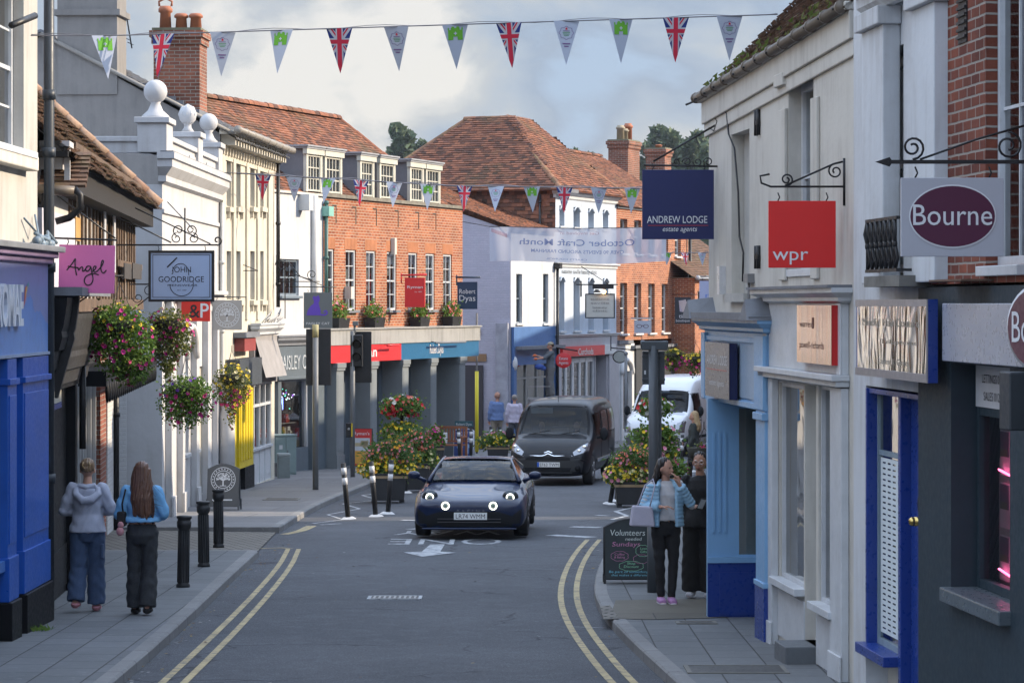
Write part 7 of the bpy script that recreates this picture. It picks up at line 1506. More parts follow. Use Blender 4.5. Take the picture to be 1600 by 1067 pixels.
basket('big hanging basket of magenta petunias topped with yellow below the pink board',33.2,186,535,112,128,['magenta','magenta','magenta','pink'],1,5200,175,.045,.030,['yellow','yellow','magenta'],None,16,bracket=-.6,lobes=[(-.05,0,.3,.75,.8,.55),(-.6,0,.05,.38,.5,.35),(.45,0,-.05,.52,.7,.65),(.0,-.1,-.35,.6,.7,.5),(.35,0,-.6,.5,.6,.42),(-.1,0,.55,.7,.7,.38)])
basket('lanky hanging basket of dark trailing leaves and small magenta blooms under the menswear board',41.5,262,527,82,102,['magenta','pink'],2,3600,75,.045,.032,['yellow','magenta'],LEAF2,26,bracket=-.55,lobes=[(0,0,.35,.85,.8,.5),(-.3,0,-.1,.5,.6,.45),(.5,0,-.05,.45,.6,.5),(.0,0,-.45,.4,.5,.6),(0,0,-.8,.22,.3,.5)])
basket('rounded hanging basket of white, violet and pink flowers above the long-haired woman',46,289,627,92,88,['magenta','pink','magenta'],3,4600,100,.045,.034,['white','violet','white'],None,22)
basket('hanging basket of yellow flowers over pink ones in front of the yellow shopfront',52.5,362,607,60,84,['pink','yellow','pink','yellow','magenta'],4,3400,170,.04,.034,['yellow','yellow','cream'],LEAF2,10,lobes=[(0,0,.4,.9,.8,.5),(-.3,0,-.1,.6,.6,.5),(.4,0,.0,.55,.6,.6),(.0,0,-.5,.35,.5,.5),(.0,0,-.95,.2,.3,.5)])
basket('right hanging basket of magenta flowers over the white van',72,1087,568,38,38,['magenta','pink'],5,1800,70,.05,.045,['yellow'],LEAF2,4)
basket('left hanging basket of yellow flowers over the white van',74,1052,562,40,36,['yellow','magenta'],6,1800,60,.05,.045,['yellow'],LEAF2,4)
basket('small magenta basket hanging just beyond the light blue shopfront',36,1100,712,26,34,['magenta','pink'],7,900,40,.045,.035,None,LEAF2,3)
for i,((x,y,z),lab) in enumerate(zip(BOXES,('leftmost window box of geraniums above the red fascia','window box of geraniums above the red fascia beside the second sash','window box of geraniums below the red hanging board','window box of geraniums above the blue fascia'))):
 t=thing('window_box',lab,'window box',(x,y,z),BRZ,'window boxes on the shop canopy');m=MB();m.taper(0,0,0,.28,.32,.14,.38,.17);m.build('trough',BLKM,t)
 leafy(t,[(-.2,0,.42,.25,.16,.2),(.2,0,.40,.25,.16,.2),(0,0,.5,.3,.16,.2)],700,.07,['red','rose','coral'],34,.04,20+i,foliage('geranium_leaves',[(.10,.19,.03),(.16,.25,.05),(.07,.14,.02)]),0,throat=False)
PLB=paint('planter_charcoal',(.028,.030,.034),.55,.3)
def planter(label,y,cx,by,w,boxh,seed,lay,h0=None,yaw=0):
 """lay: list of flower banks (dx, dz, rx, ry, rz, n, leaf, cols, nf, fr, kw) in metres above the rim"""
 s=y/FPX;q=wp(cx,by,y);t=thing('flower_planter',label,'planter',(q.x,y,gz(y)),yaw,'street planters');W=w*s/2;H=boxh
 m=MB();m.taper(0,0,.06,H,W*.86,W*.8,W,W*.92);m.build('tub',PLB,t,.02)
 m=MB();
 for e in(-1,1):m.box(e*W*.75-.05,-W*.7,0,e*W*.75+.05,W*.7,.07)
 m.build('foot',PLB,t);m=MB();z=H-.05
 for a,b,c,d in((-W-.01,-W*.93,W+.01,-W*.9),(-W-.01,W*.9,W+.01,W*.93)):m.box(a,b,z-.05,c,d,z)
 m.build('band',paint('tan_rope',(.30,.22,.13),.8),t);m=MB();m.box(-W*.93,-W*.85,H-.06,W*.93,W*.85,H-.02);m.build('soil',paint('soil',(.04,.03,.02),.9),t)
 for k,(dx,dz,rx,ry,rz,n,ls,cols,nf,fr,kw) in enumerate(lay):
  bl=[(dx+(j-1)*rx*.5,-.05,H+dz+(.06 if j==1 else-.02),rx*.62,ry,rz) for j in range(3)];leafy(t,bl,n,ls,cols,nf,fr,seed*10+k,throat=False,**kw)
 return t
FINE=foliage('feathery_leaves',[(.06,.12,.03),(.10,.18,.05),(.08,.15,.04)],.6,.3)
def tower(label,y,cx,base_dy,seed,tiers):
 s=y/FPX;x=wp(cx,0,y).x;t=thing('flower_tower',label,'planter',(x,y,gz(y)),0,'tiered flower towers');m=MB();m.tube([(0,0,0),(0,0,tiers[0][0])],.04,8);m.build('stem',BLKM,t)
 m=MB();m.lathe([(.38,0),(.40,.35),(.44,.36),(.44,.38)],16);m.build('base',BLKM,t)
 for k,(z,r_,hz,cols,top,n,nf) in enumerate(tiers):
  m=MB();m.lathe([(.06,z-.18),(r_*.55,z-.12),(r_*.7,z)],16);m.build('tier_bowl',BLKM,t)
  leafy(t,[(-r_*.45,0,z,r_*.6,r_*.75,hz),(r_*.45,0,z,r_*.6,r_*.75,hz),(0,-.1,z+hz*.3,r_*.7,r_*.75,hz)],n,.07,cols,nf,.045,seed*10+k,top_cols=top,throat=False,trail=4)
 return t
hgt=lambda py,y:wp(0,py,y).z-gz(y)
YP_=dict(mat=LEAF);FN=dict(mat=FINE,fine=True)
tower('tiered flower tower with red and white blooms on top, left side of the road',64,628,0,31,[(hgt(636,64),.47,.20,['red','pink','red'],['red','white','coral'],1900,120),(hgt(678,64),.46,.21,['yellow','yellow','orange','rose'],['yellow','yellow'],2200,120)])
planter('large planter of yellow and coral flowers nearest on the left side of the road',56.2,606,788,58,.60,41,[(-.02,.10,.50,.34,.18,2600,.055,['yellow','yellow','yellow','cream','orange'],380,.036,dict(top_cols=['yellow'])),(.05,.38,.42,.3,.18,2600,.11,['coral','rose','coral','orange'],240,.03,FN)],yaw=.05)
planter('second planter of coral and yellow flowers behind the nearest left one',61,649,765,46,.62,42,[(.02,.10,.42,.32,.2,1600,.06,['yellow','cream'],160,.036,YP_),(.0,.42,.34,.3,.2,2200,.12,['coral','rose','coral','red'],240,.03,FN)])
planter('dark planter spilling deep pink fuchsias behind the blue sports car',68,679,748,30,.80,43,[(.0,.18,.20,.25,.22,1500,.06,['rose','pink','magenta'],110,.035,YP_)])
planter('yellow flowered planter left of the dark van',78,778,722,34,.52,44,[(0,.12,.50,.3,.2,1700,.07,['yellow','yellow','cream'],120,.04,dict(top_cols=['yellow','rose']))])
tower('tiered flower tower with red and white top basket, right side of the road',57.5,1023,0,32,[(hgt(637,57.5),.33,.15,['white','red','white'],['red','red','white'],1300,120),(hgt(681,57.5),.46,.19,['yellow','rose'],['yellow','rose'],1500,60),(hgt(705,57.5),.5,.17,['rose','yellow'],None,1100,60)])
planter('large planter of yellow and coral flowers nearest on the right side of the road',54.5,988,778,56,.50,45,[(-.05,.14,.45,.34,.18,2400,.055,['yellow','yellow','rose','cream'],360,.036,dict(top_cols=['yellow'])),(.04,.38,.36,.3,.19,2600,.11,['coral','rose','coral','orange'],260,.03,FN)])
planter('planter of deep pink flowers behind the dark grey pole',59.5,1042,752,38,.42,46,[(0,.14,.38,.3,.22,1500,.07,['magenta','rose','pink'],80,.04,YP_)])
m=MB()
for i in range(60):a=R.uniform(0,6.3);l=R.uniform(.03,.1);x,y=R.gauss(0,.07),R.gauss(0,.05);m.add([(x,y,0),(x+l*math.cos(a),y+l*math.sin(a),l*.8),(x+.02,y+.01,.02)],[(0,1,2)])
o=m.build('weed',LEAF);o.location=gp(42,985,KERB);o.location.x+=.1;tag(o,'small green weed growing at the foot of the blue shopfront','plant')
o=o.copy();COL.objects.link(o);o.location=gp(1212,1000,KERB);o.scale=(.6,.6,.5);tag(o,'tiny weed at the foot of the cream rendered house','plant')
m=MB();r=random.Random(3)
for i in range(260):
 side=r.random();y=r.uniform(24,44);x=(-3.30+r.gauss(0,.10)-.004*(y-24)*3) if side<.55 else r.uniform(-3,1.0) if side<.7 else 1.2+max(0,30-y)*.06+r.gauss(0,.12)
 x=max(x,-3.38-.02*(y-24) if side<.55 else x);k=r.uniform(.012,.035);a=r.uniform(0,6.3);u=Vector((math.cos(a),math.sin(a),.1));w_=Vector((-u.y,u.x,.2));p=Vector((x,y,gz(y)+.012))
 m.m=r.randrange(3);m.add([p-u*k,p+w_*k*.5,p+u*k,p-w_*k*.5],[(0,1,2,3)])
o=m.build('fallen_leaves',[paint('dry_leaf_ochre',(.22,.15,.05),.8),paint('dry_leaf_brown',(.12,.07,.035),.8),paint('grey_grit',(.2,.2,.2),.8)]);o['kind']='stuff';o['label']='dry leaves and grit scattered along the gutters'
# VEHICLES
def loft_body(st,sub=2):
 m=MB();n=len(st[0][1]);N=2*n-2;v=[]
 for y,pr in st:v+=[(x,y,z) for x,z in pr]+[(-x,y,z) for x,z in pr[-2:0:-1]]
 f=[(k*N+i,k*N+(i+1)%N,(k+1)*N+(i+1)%N,(k+1)*N+i) for k in range(len(st)-1) for i in range(N)]
 f+=[tuple(range(N-1,-1,-1)),tuple(range((len(st)-1)*N,len(st)*N))];m.smooth=True;m.add(v,f)
 o=m.build('body',WHITE,None,sub=sub);bake(o,None);return o
def bvh_of(o):return BVHTree.FromPolygons([v.co for v in o.data.vertices],[tuple(p.vertices) for p in o.data.polygons])
def inpoly(p,P):
 c=False;j=len(P)-1
 for i in range(len(P)):
  if(P[i][1]>p[1])!=(P[j][1]>p[1]) and p[0]<(P[j][0]-P[i][0])*(p[1]-P[i][1])/(P[j][1]-P[i][1])+P[i][0]:c=not c
  j=i
 return c
def proj(B,P,d='f',k0=0.0,k1=1.0,off=.006,rings=5,name='trim',mat=None,parent=None,th=0):
 """panel following the body surface under the outline P; d: f front (x,z), l/r side (y,z)"""
 D=[]
 for a,b in zip(P,P[1:]+P[:1]):D+=[(a[0]+(b[0]-a[0])*t/5,a[1]+(b[1]-a[1])*t/5) for t in range(5)]
 cx=sum(p[0] for p in D)/len(D);cz=sum(p[1] for p in D)/len(D);n=len(D);v=[];last=Vector((0,0,0))
 for r in range(rings+1):
  k=k0+(k1-k0)*r/rings
  for p in D:
   a,b=cx+(p[0]-cx)*k,cz+(p[1]-cz)*k
   o,dr=(Vector((a,-3,b)),Vector((0,1,0))) if d=='f' else(Vector((3*(1 if d=='r' else-1),a,b)),Vector((-1 if d=='r' else 1,0,0)))
   h,nn,_,_=B.ray_cast(o,dr);q=h-dr*off if h else(last or o);last=q;v.append(tuple(q))
 m=MB();m.smooth=True;m.add(v,[((r*n+i,r*n+(i+1)%n,(r+1)*n+(i+1)%n,(r+1)*n+i) if d!='l' else(r*n+i,(r+1)*n+i,(r+1)*n+(i+1)%n,r*n+(i+1)%n))[::-1] for r in range(rings) for i in range(n)])
 return m.build(name,mat,parent)
def cut(o,tests):
 me=o.data;keep=[]
 for p in me.polygons:
  if not any(t(p.center,p.normal) for t in tests):keep.append(tuple(p.vertices))
 vs=[tuple(v.co) for v in me.vertices];nm=bpy.data.meshes.new('body');nm.from_pydata(vs,[],keep);nm.polygons.foreach_set('use_smooth',[True]*len(keep));setuv(nm);o.data=nm
def wheel(P,x,y,r,w,rim,name='wheel',steer=0):
 s=1 if x>0 else-1;t=bpy.data.objects.new(name,None);m=MB()
 m.lathe([(r*.62,-w/2),(r*.93,-w/2),(r,-w*.38),(r,w*.38),(r*.93,w/2),(r*.62,w/2)],28,(0,0,0),'x');o=m.build('wheel',flat('tyre_rubber',(.014,.014,.015),.75),P);o.location=(x,y,r);o.rotation_euler=(0,0,steer)
 m=MB();m.lathe([(r*.62,s*w*.45),(r*.58,s*w*.3),(.05,s*w*.34)],20,(0,0,0),'x')
 for k in range(5):a=k*2*PI/5;m.tube([(s*w*.44,.04*math.cos(a),.04*math.sin(a)),(s*w*.46,r*.6*math.cos(a),r*.6*math.sin(a))],.028,6)
 m.build('rim',rim,o)
CARG=glassm('car_glass',(.26,.31,.35),.50,.0);BLKP=flat('black_plastic',(.010,.011,.013),.8,spec=.2);CHR=flat('chrome',(.75,.76,.78),.12,1);LENS=glassm('lamp_lens',(.8,.82,.85),.95,.15)
SKIN=paint('skin_light',(.46,.25,.175),.5,.1,8,0);HB=paint('hair_brown',(.075,.036,.018),.5,.4,12,.2)
def plate(P,x,y,z,txt,blue=False,w=.52):
 m=MB();m.box(x-w/2,y-.012,z-.055,x+w/2,y,z+.055);o=m.build('number_plate',flat('plate_white',(.66,.67,.66),.4),P)
 m=MB();letters(m,txt,x+(.02 if blue else 0),z-.036,w*(.82 if blue else.88),.072,y-.0135);m.build('lettering',SBK,o)
 if blue:m=MB();m.box(x-w/2,y-.0135,z-.053,x-w/2+.05,y-.012,z+.053);m.build('blue_band',flat('plate_blue',(.02,.10,.45),.4),o)
def bust(P,x,y,z,shirt,s=1.0):
 m=MB();m.tube([(x,y,z-.38),(x,y,z-.12),(x,y,z)],[(.19*s,.11),(.21*s,.11),(.10,.07)],12);m.tube([(x-.2,y-.0,z-.08),(x-.24,y-.12,z-.28),(x-.10,y-.36,z-.22)],[.055,.05,.04],8);m.tube([(x+.2,y,z-.08),(x+.24,y-.12,z-.28),(x+.10,y-.36,z-.22)],[.055,.05,.04],8)
 o=m.build('person',SKIN);o.parent=None
 b=MB();b.tube([(x,y,z-.02),(x,y-.01,z+.08)],.05,10);b.ball((x,y-.01,z+.17),.075,.09,.105);b.ball((x,y-.095,z+.16),.014,.02,.02);b.ball((x-.18,y-.36,z-.21),.03);b.ball((x+.08,y-.38,z-.20),.035)
 me=b.mesh('person',[SKIN]);sh=o.data;o.data=me;c=bpy.data.objects.new('shirt',sh);COL.objects.link(c);c.parent=o;sh.materials[0]=shirt
 h=MB();h.ball((x,y+.02,z+.205),.083,.09,.085);h.build('hair',HB,o);return o
NB=NT('midnight_blue_paint');NB.set(Base_Color=(.002,.009,.038),Roughness=.5,Metallic=0,Specular_IOR_Level=.15,Coat_Weight=.65,Coat_Roughness=.03);NB=NB.mat
q=gp(731,836);car=thing('sports_car','dark blue sports car with four round lit headlamps driving towards the camera','car',(q[0]+.04,q[1]-1.25,gz(q[1]-1.25)),-.045)
S=[(.02,[(0,.19),(.62,.19),(.76,.24),(.80,.40),(.74,.52),(.50,.555),(.24,.565),(0,.58)]),(.10,[(0,.16),(.74,.16),(.87,.22),(.885,.42),(.83,.59),(.60,.635),(.27,.61),(0,.62)]),(.42,[(0,.15),(.76,.15),(.895,.26),(.90,.50),(.85,.69),(.66,.745),(.30,.685),(0,.70)]),(.58,[(0,.15),(.60,.40),(.88,.62),(.895,.64),(.85,.70),(.66,.75),(.31,.72),(0,.72)]),(1.12,[(0,.15),(.60,.40),(.88,.62),(.90,.66),(.86,.74),(.68,.79),(.32,.80),(0,.81)]),(1.28,[(0,.14),(.76,.14),(.88,.24),(.90,.50),(.86,.74),(.72,.81),(.36,.86),(0,.875)]),(1.75,[(0,.14),(.78,.14),(.86,.26),(.88,.52),(.855,.76),(.78,.84),(.42,.86),(0,.86)]),(2.85,[(0,.14),(.78,.14),(.87,.26),(.90,.55),(.88,.78),(.78,.86),(.42,.88),(0,.88)]),(3.00,[(0,.15),(.60,.40),(.90,.64),(.915,.68),(.88,.82),(.74,.89),(.4,.92),(0,.93)]),(3.58,[(0,.15),(.60,.40),(.90,.64),(.91,.68),(.86,.80),(.70,.87),(.38,.90),(0,.90)]),(3.75,[(0,.20),(.74,.22),(.87,.32),(.88,.55),(.82,.76),(.64,.84),(.34,.86),(0,.86)]),(4.16,[(0,.30),(.55,.30),(.70,.40),(.74,.55),(.66,.70),(.5,.76),(.26,.78),(0,.78)])]
b=loft_body(S);b.parent=car;B=bvh_of(b);b.data.materials.clear();b.data.materials.append(NB)
def grid(fn,nu,nv,name,mat,P,flip=False):
 m=MB();m.smooth=True;m.add([fn(i/nu,j/nv) for j in range(nv+1) for i in range(nu+1)],[((j*(nu+1)+i,j*(nu+1)+i+1,(j+1)*(nu+1)+i+1,(j+1)*(nu+1)+i))[::-1 if flip else 1] for j in range(nv) for i in range(nu)]);return m.build(name,mat,P)
gh=lambda z:.84+(z-.84)*.86
ws=lambda u,v:((2*u-1)*(.715-.145*v-.01),1.20+.76*v+.16*(2*u-1)**2*(1-.4*v),gh(.86+.335*v+.03*math.sin(PI*v)+.02*(1-(2*u-1)**2)))
grid(ws,14,8,'windscreen',CARG,car)
grid(lambda u,v:((2*u-1)*.565,1.93+1.15*v+.10*(2*u-1)**2*(1-v),gh(1.215+.042*math.sin(PI*min(1,v*.8+.12))-.055*v*v-.035*(2*u-1)**4)),12,8,'roof',NB,car)
grid(lambda u,v:((2*u-1)*(.565-.02*v),3.08+.85*v,gh(1.17-.28*v)),6,4,'rear_window',CARG,car)
for s in(-1,1):
 m=MB();m.tube([(s*.735,1.30,.83),(s*.68,1.50,.943),(s*.61,1.80,1.072),(s*.565,2.05,1.141),(s*.56,2.6,1.158),(s*.56,3.05,1.107),(s*.66,3.6,.95)],[.040,.024,.022,.022,.03,.03,.05],8);m.build('pillar',NB,car)
 grid(lambda u,v:(s*(.76-.19*v),1.45+u*1.5+.35*v*(1-u),gh(.84+.34*v)),8,3,'side_window',CARG,car,s<0)
 m=MB();m.ball((s*.98,1.42,.93),.105,.07,.068,14,10);m.tube([(s*.80,1.44,.83),(s*.86,1.42,.87),(s*.93,1.42,.90)],[.04,.03,.035],8);m.build('mirror',NB,car)
 for x,z,rr,big in((s*.635,.655,.115,True),(s*.375,.535,.085,False)):
  h,nn,_,_=B.ray_cast(Vector((x,-2,z)),Vector((0,1,0)));y=h.y if h else.2
  m=MB();m.ball((x,y+.045,z),rr*1.12,.06,rr*(1.02 if big else 1.0),18,10);hl=m.build('headlight',flat('lamp_bowl',(.05,.06,.07),.15,.6),car)
  m=MB();m.tube([(x+.055*math.cos(a*PI/12),y-.022,z+.055*math.sin(a*PI/12)) for a in range(24)],.0100,8,closed=True);m.build('light_ring',flat('lamp_ring_lit',(1,1,.92),.3,emit=(1,1,.80),es=2.0),hl)
  m=MB();m.ball((x,y-.01,z),.034,.02,.034);m.build('projector',flat('projector_grey',(.12,.16,.16),.2),hl)
 o=proj(B,[(s*.55,.24),(s*.80,.26),(s*.83,.50),(s*.72,.42)],name='side_intake',mat=BLKP,parent=car,rings=3)
proj(B,[(-.66,.205),(.66,.205),(.72,.36),(.46,.445),(-.46,.445),(-.72,.36)],name='grille',mat=BLKP,parent=car,rings=4)
for z in(.28,.33):m=MB();h=B.ray_cast(Vector((0,-2,z)),Vector((0,1,0)))[0];m.box(-.5,h.y-.016,z-.006,.5,h.y-.008,z+.006);m.build('grille_bar',flat('grille_grey',(.05,.05,.055),.4),car)
m=MB();m.box(-.74,-.03,.165,.74,.25,.195);m.build('splitter',NB,car,.012)
h=B.ray_cast(Vector((0,-2,.40)),Vector((0,1,0)))[0];plate(car,.02,h.y-.012,.375,'LR74 WMM')
m=MB();h2=B.ray_cast(Vector((0,-2,.462)),Vector((0,1,0)))[0];letters(m,'A  L  P  I  N  E',.02,.450,.44,.022,h2 .y-.012);m.build('badge_lettering',CHR,car)
RIMD=flat('dark_alloy',(.10,.10,.11),.3,.8)
for x in(-.78,.78):
 for y in(.85,3.27):wheel(car,x,y,.325,.23,RIMD)
m=MB();m.box(-.62,1.35,.80,.62,1.75,.855);m.build('dashboard',BLKP,car,.02)
for s in(-1,1):m=MB();m.box(s*.35-.22,2.2,.45,s*.35+.22,2.38,1.02);m.box(s*.35-.11,2.22,1.0,s*.35+.11,2.32,1.13);m.build('seat',BLKP,car,.04)
m=MB();m.tube([(-.35+.17*math.cos(a*PI/9),1.82-.06*math.sin(a*PI/9),.83+.16*math.sin(a*PI/9)) for a in range(18)],.014,6,closed=True);m.build('steering_wheel',BLKP,car)
m=MB();m.box(-.08,1.9,1.10,.08,1.93,1.145);m.build('rear_view_mirror',BLKP,car)
p=bust(car,-.35,2.05,.80,paint('driver_dark_top',(.03,.04,.07),.8));p.location=car.location;p.rotation_euler=car.rotation_euler;tag(p,'driver of the blue sports car in a dark top, hands on the wheel','person')
def van(name,label,loc,yaw,L,W,H,col,lower,sc,wsP,hoodz,bright,grey_mirror=True):
 t=thing(name,label,'van',loc,yaw);w=W/2;hz,hy,ty,tz=sc
 pr=lambda zb,x0,x1,z1,xr,zt:[(0,zb),(x0*.9,zb),(x0,zb+.10),(x1,zb+(z1-zb)*.55),(x1*.995,z1),(x1*.98,z1+(zt-z1)*.45),(xr*1.06,zt-.10*(zt-z1)),(xr*.80,zt+.005),(0,zt+.012)]
 ar=lambda q:[(0,.3),(w*.6,.42),(w*.95,.68),(w,.80)]+q[4:]
 S=[(0.0,pr(.24,w*.70,w*.76,.50,w*.66,.66)),(.10,pr(.22,w*.86,w*.90,.58,w*.78,hz-.34)),(.30,pr(.22,w*.93,w*.97,.68,w*.84,hz-.17)),(.52,pr(.22,w*.96,w*.99,.74,w*.86,hz-.08)),(.58,ar(pr(.22,w*.97,w,.76,w*.87,hz-.05))),(hy-.03 if hy<1.2 else 1.15,ar(pr(.22,w*.97,w,.88,w*.88,hz+.0))),(max(1.3,hy+.22),pr(.22,w*.97,w,1.0,w*.87,hz+(tz-hz)*.42)),(ty-.08,pr(.22,w*.97,w,1.12,w*.80,tz-.03)),(ty+.12,pr(.22,w*.97,w,1.15,w*.80,tz+.05)),(ty+.6,pr(.22,w*.97,w,1.15,w*.82,H)),(L-1.25,pr(.22,w*.97,w,1.15,w*.82,H)),(L-1.15,ar(pr(.22,w*.97,w,1.15,w*.82,H))),(L-.58,ar(pr(.22,w*.97,w,1.15,w*.82,H))),(L-.45,pr(.26,w*.96,w*.99,1.15,w*.81,H-.01)),(L-.05,pr(.28,w*.95,w*.97,1.15,w*.80,H-.03)),(L,pr(.35,w*.9,w*.93,1.15,w*.76,H-.10))]
 b=loft_body(S);b.parent=t;B=bvh_of(b);m=MB()
 shr=lambda P,k:[((sum(p[0] for p in P)/len(P))*(1-k)+p[0]*k,(sum(p[1] for p in P)/len(P))*(1-k)+p[1]*k) for p in P]
 sd=[[(hy+.25,1.10),(ty+.55,1.10),(ty+.50,tz-.16),(ty-.10,tz-.16)],]+([[(ty+.72,1.12),(ty+1.7,1.12),(ty+1.7,tz-.14),(ty+.72,tz-.14)],[(ty+1.82,1.12),(L-.25,1.12),(L-.35,tz-.14),(ty+1.82,tz-.14)]] if not bright else[])
 g=proj(B,wsP,'f',name='windscreen',mat=CARG,parent=t,off=.004,rings=8);f=proj(B,wsP,'f',.93,1.0,.008,1,'windscreen_seal',BLKP,t)
 sdw=[]
 for d,s in(('r',1),('l',-1)):
  for P in sd:proj(B,P,d,name='side_window',mat=CARG if P is sd[0] else flat('privacy_glass',(.012,.014,.017),.06),parent=t);proj(B,P,d,.94,1.0,.009,1,'window_seal',BLKP,t)
  for y in((ty+.62,ty+1.76) if not bright else(ty+.62,)):m=MB();m.tube([tuple((B.ray_cast(Vector((3*s,y,z)),Vector((-s,0,0)))[0] or Vector((s*w,y,z)))) for z in(.35,.6,.9,1.2,1.5,tz-.05)],.008,4);m.build('door_gap',BLKP,t)
  m=MB();y0,y1=1.35,L-1.3;m.box(s*(w-.01),y0,.50,s*(w+.018),y1,.58);m.build('side_strip',CHR if not bright else BLKP,t,.005)
  m=MB();m.box(s*(w-.02),ty+.35,1.02,s*(w+.03),ty+.52,1.05);m.build('door_handle',CHR if not bright else BLKP,t,.005)
  m=MB();m.ball((s*(w+.16),hy+.42,hz+.02),.10,.07,.15,12,8);m.tube([(s*(w-.06),hy+.46,hz-.08),(s*(w+.1),hy+.43,hz-.05)],.03,6);m.build('mirror',BLKP,t)
 wsS=shr(wsP,.95);s0=shr(sd[0],.93)
 cut(b,[lambda c,n:c.y<ty+.15 and abs(n.y)>.15 and inpoly((c.x,c.z),wsS),lambda c,n:abs(n.x)>.6 and inpoly((c.y,c.z),s0)])
 b.data.materials.clear();b.data.materials.append(col)
 if lower:proj(B,[(-w*.93,.30),(w*.93,.30),(w*.97,.56),(w*.80,.64),(-w*.80,.64),(-w*.97,.56)],name='bumper',mat=lower,parent=t,rings=8,off=.010)
 for x in(-w+.13,w-.13):
  for y in(.86,L-.86):wheel(t,x,y,.335,.22,flat('steel_rim',(.30,.31,.32),.4,.6))
 m=MB();m.box(-w*.8,hy+.15,hz-.32,w*.8,hy+.6,hz-.02);m.build('dashboard',BLKP,t,.03);m=MB();m.box(-w*.85,ty+1.1,.4,w*.85,ty+1.15,tz-.1);m.build('bulkhead',flat('cab_grey',(.06,.065,.07),.8),t)
 for x in(-.45,0,.42):m=MB();m.box(x-.2,ty+.42,.5,x+.2,ty+.55,1.28);m.box(x-.11,ty+.44,1.28,x+.11,ty+.52,1.45);m.build('seat',flat('cab_grey',(.06,.065,.07)),t,.04)
 m=MB();
 for x0,x1 in((-.62,-.1),(.05,.60)):
  h=B.ray_cast(Vector(((x0+x1)/2,-2,wsP[0][1]+.03)),Vector((0,1,0)))[0];m.tube([(x0,h.y-.03,wsP[0][1]+.0),(x1,h.y+.02,wsP[0][1]+.10)],.009,5)
 m.build('wiper',BLKP,t);return t,B,b
GB=NT('dark_grey_metallic');GB.set(Base_Color=(.004,.005,.008),Roughness=.5,Metallic=0,Specular_IOR_Level=.1,Coat_Weight=.35,Coat_Roughness=.03);GB=GB.mat
q=gp(866,757);t,B,b=van('dark_van','dark grey passenger van with two people behind its windscreen, driving behind the sports car',(q[0]-.16,q[1]-.7,gz(q[1])),-.17,4.75,1.89,1.93,GB,paint('bumper_grey',(.022,.024,.027),.55,.1),(1.12,.92,1.50,1.80),[(-.83,1.13),(.83,1.13),(.72,1.79),(-.72,1.79)],1.12,False)
for s in(-1,1):
 P=[(s*.90,1.00),(s*.90,.80),(s*.60,.70),(s*.56,.78),(s*.74,.92)];P=P if s<0 else P[::-1]
 hl=proj(B,P,name='headlight',mat=flat('lamp_silver',(.25,.26,.28),.2,.7),parent=t,off=.012);m=MB()
 for x,z,r_ in((.80,.88,.055),(.70,.80,.045)):
  h=B.ray_cast(Vector((s*x,-2,z)),Vector((0,1,0)))[0];m.ball((s*x,h.y-.005,z),r_,.03,r_)
 m.build('reflector',CHR,hl);h=B.ray_cast(Vector((s*.68,-2,.40)),Vector((0,1,0)))[0];m=MB();m.lathe([(.001,-.02),(.06,-.02),(.075,.02)],14,(s*.68,h.y-.005,.42),'y');m.build('fog_lamp',BLKP,t)
for z,k in((.735,0),(.685,1)):
 pts=[]
 for x in(-.58,-.45,-.3,-.14,-.07,0,.07,.14,.3,.45,.58):h=B.ray_cast(Vector((x,-2,z+.06)),Vector((0,1,0)))[0];pts.append((x,h.y-.02,z+(.055 if abs(x)<.02 else.02 if abs(x)<.08 else 0)+(.02*abs(x) if not k else 0)))
 m=MB();m.tube(pts,[(.016,.022)]*len(pts),6);m.build('chrome_chevron',CHR,t)
proj(B,[(-.52,.60),(.52,.60),(.50,.67),(-.50,.67)],name='grille',mat=BLKP,parent=t,off=.016,rings=3);proj(B,[(-.50,.34),(.50,.34),(.54,.43),(-.54,.43)],name='lower_grille',mat=BLKP,parent=t,off=.016,rings=3)
h=B.ray_cast(Vector((0,-2,.52)),Vector((0,1,0)))[0];plate(t,.02,h.y-.02,.50,'EF63 TWM',True)
m=MB();m.tube([(-.02,1.72,1.86),(-.02,1.66,2.10)],.006,4);m.build('aerial',BLKP,t)
m=MB();m.box(-.62,1.50,1.60,-.12,1.52,1.73);m.build('sun_visor',paint('pale_visor',(.5,.52,.48),.7),t)
for x,sh,lab in((-.40,paint('beige_top',(.2,.17,.15),.8),'passenger seen through the left half of the dark van windscreen'),(.42,paint('white_shirt',(.55,.54,.52),.8),'driver in a white shirt and belt behind the dark van windscreen')):
 p=bust(t,x,1.70,1.14,sh);p.location=t.location;p.rotation_euler=t.rotation_euler;tag(p,lab,'person')
CW=NT('white_van_paint');CW.set(Base_Color=(.56,.58,.60),Roughness=.35,Coat_Weight=.5);CW=CW.mat
t,B,b=van('white_van','tall white panel van parked behind the right-hand flower tower',(4.18,84.0,gz(84)),-.30,5.3,1.97,2.36,CW,paint('transit_bumper',(.10,.10,.11),.6),(1.30,1.0,1.60,2.02),[(-.84,1.30),(.84,1.30),(.76,1.93),(-.76,1.93)],1.3,True)
for s in(-1,1):
 P=[(s*.93,1.10),(s*.93,.72),(s*.66,.72),(s*.72,1.0)];P=P if s<0 else P[::-1];proj(B,P,name='headlight',mat=flat('lamp_silver',(.5,.52,.55)),parent=t,off=.012)
proj(B,[(-.58,.66),(.58,.66),(.62,.84),(-.62,.84)],name='grille',mat=BLKP,parent=t,off=.012,rings=3)
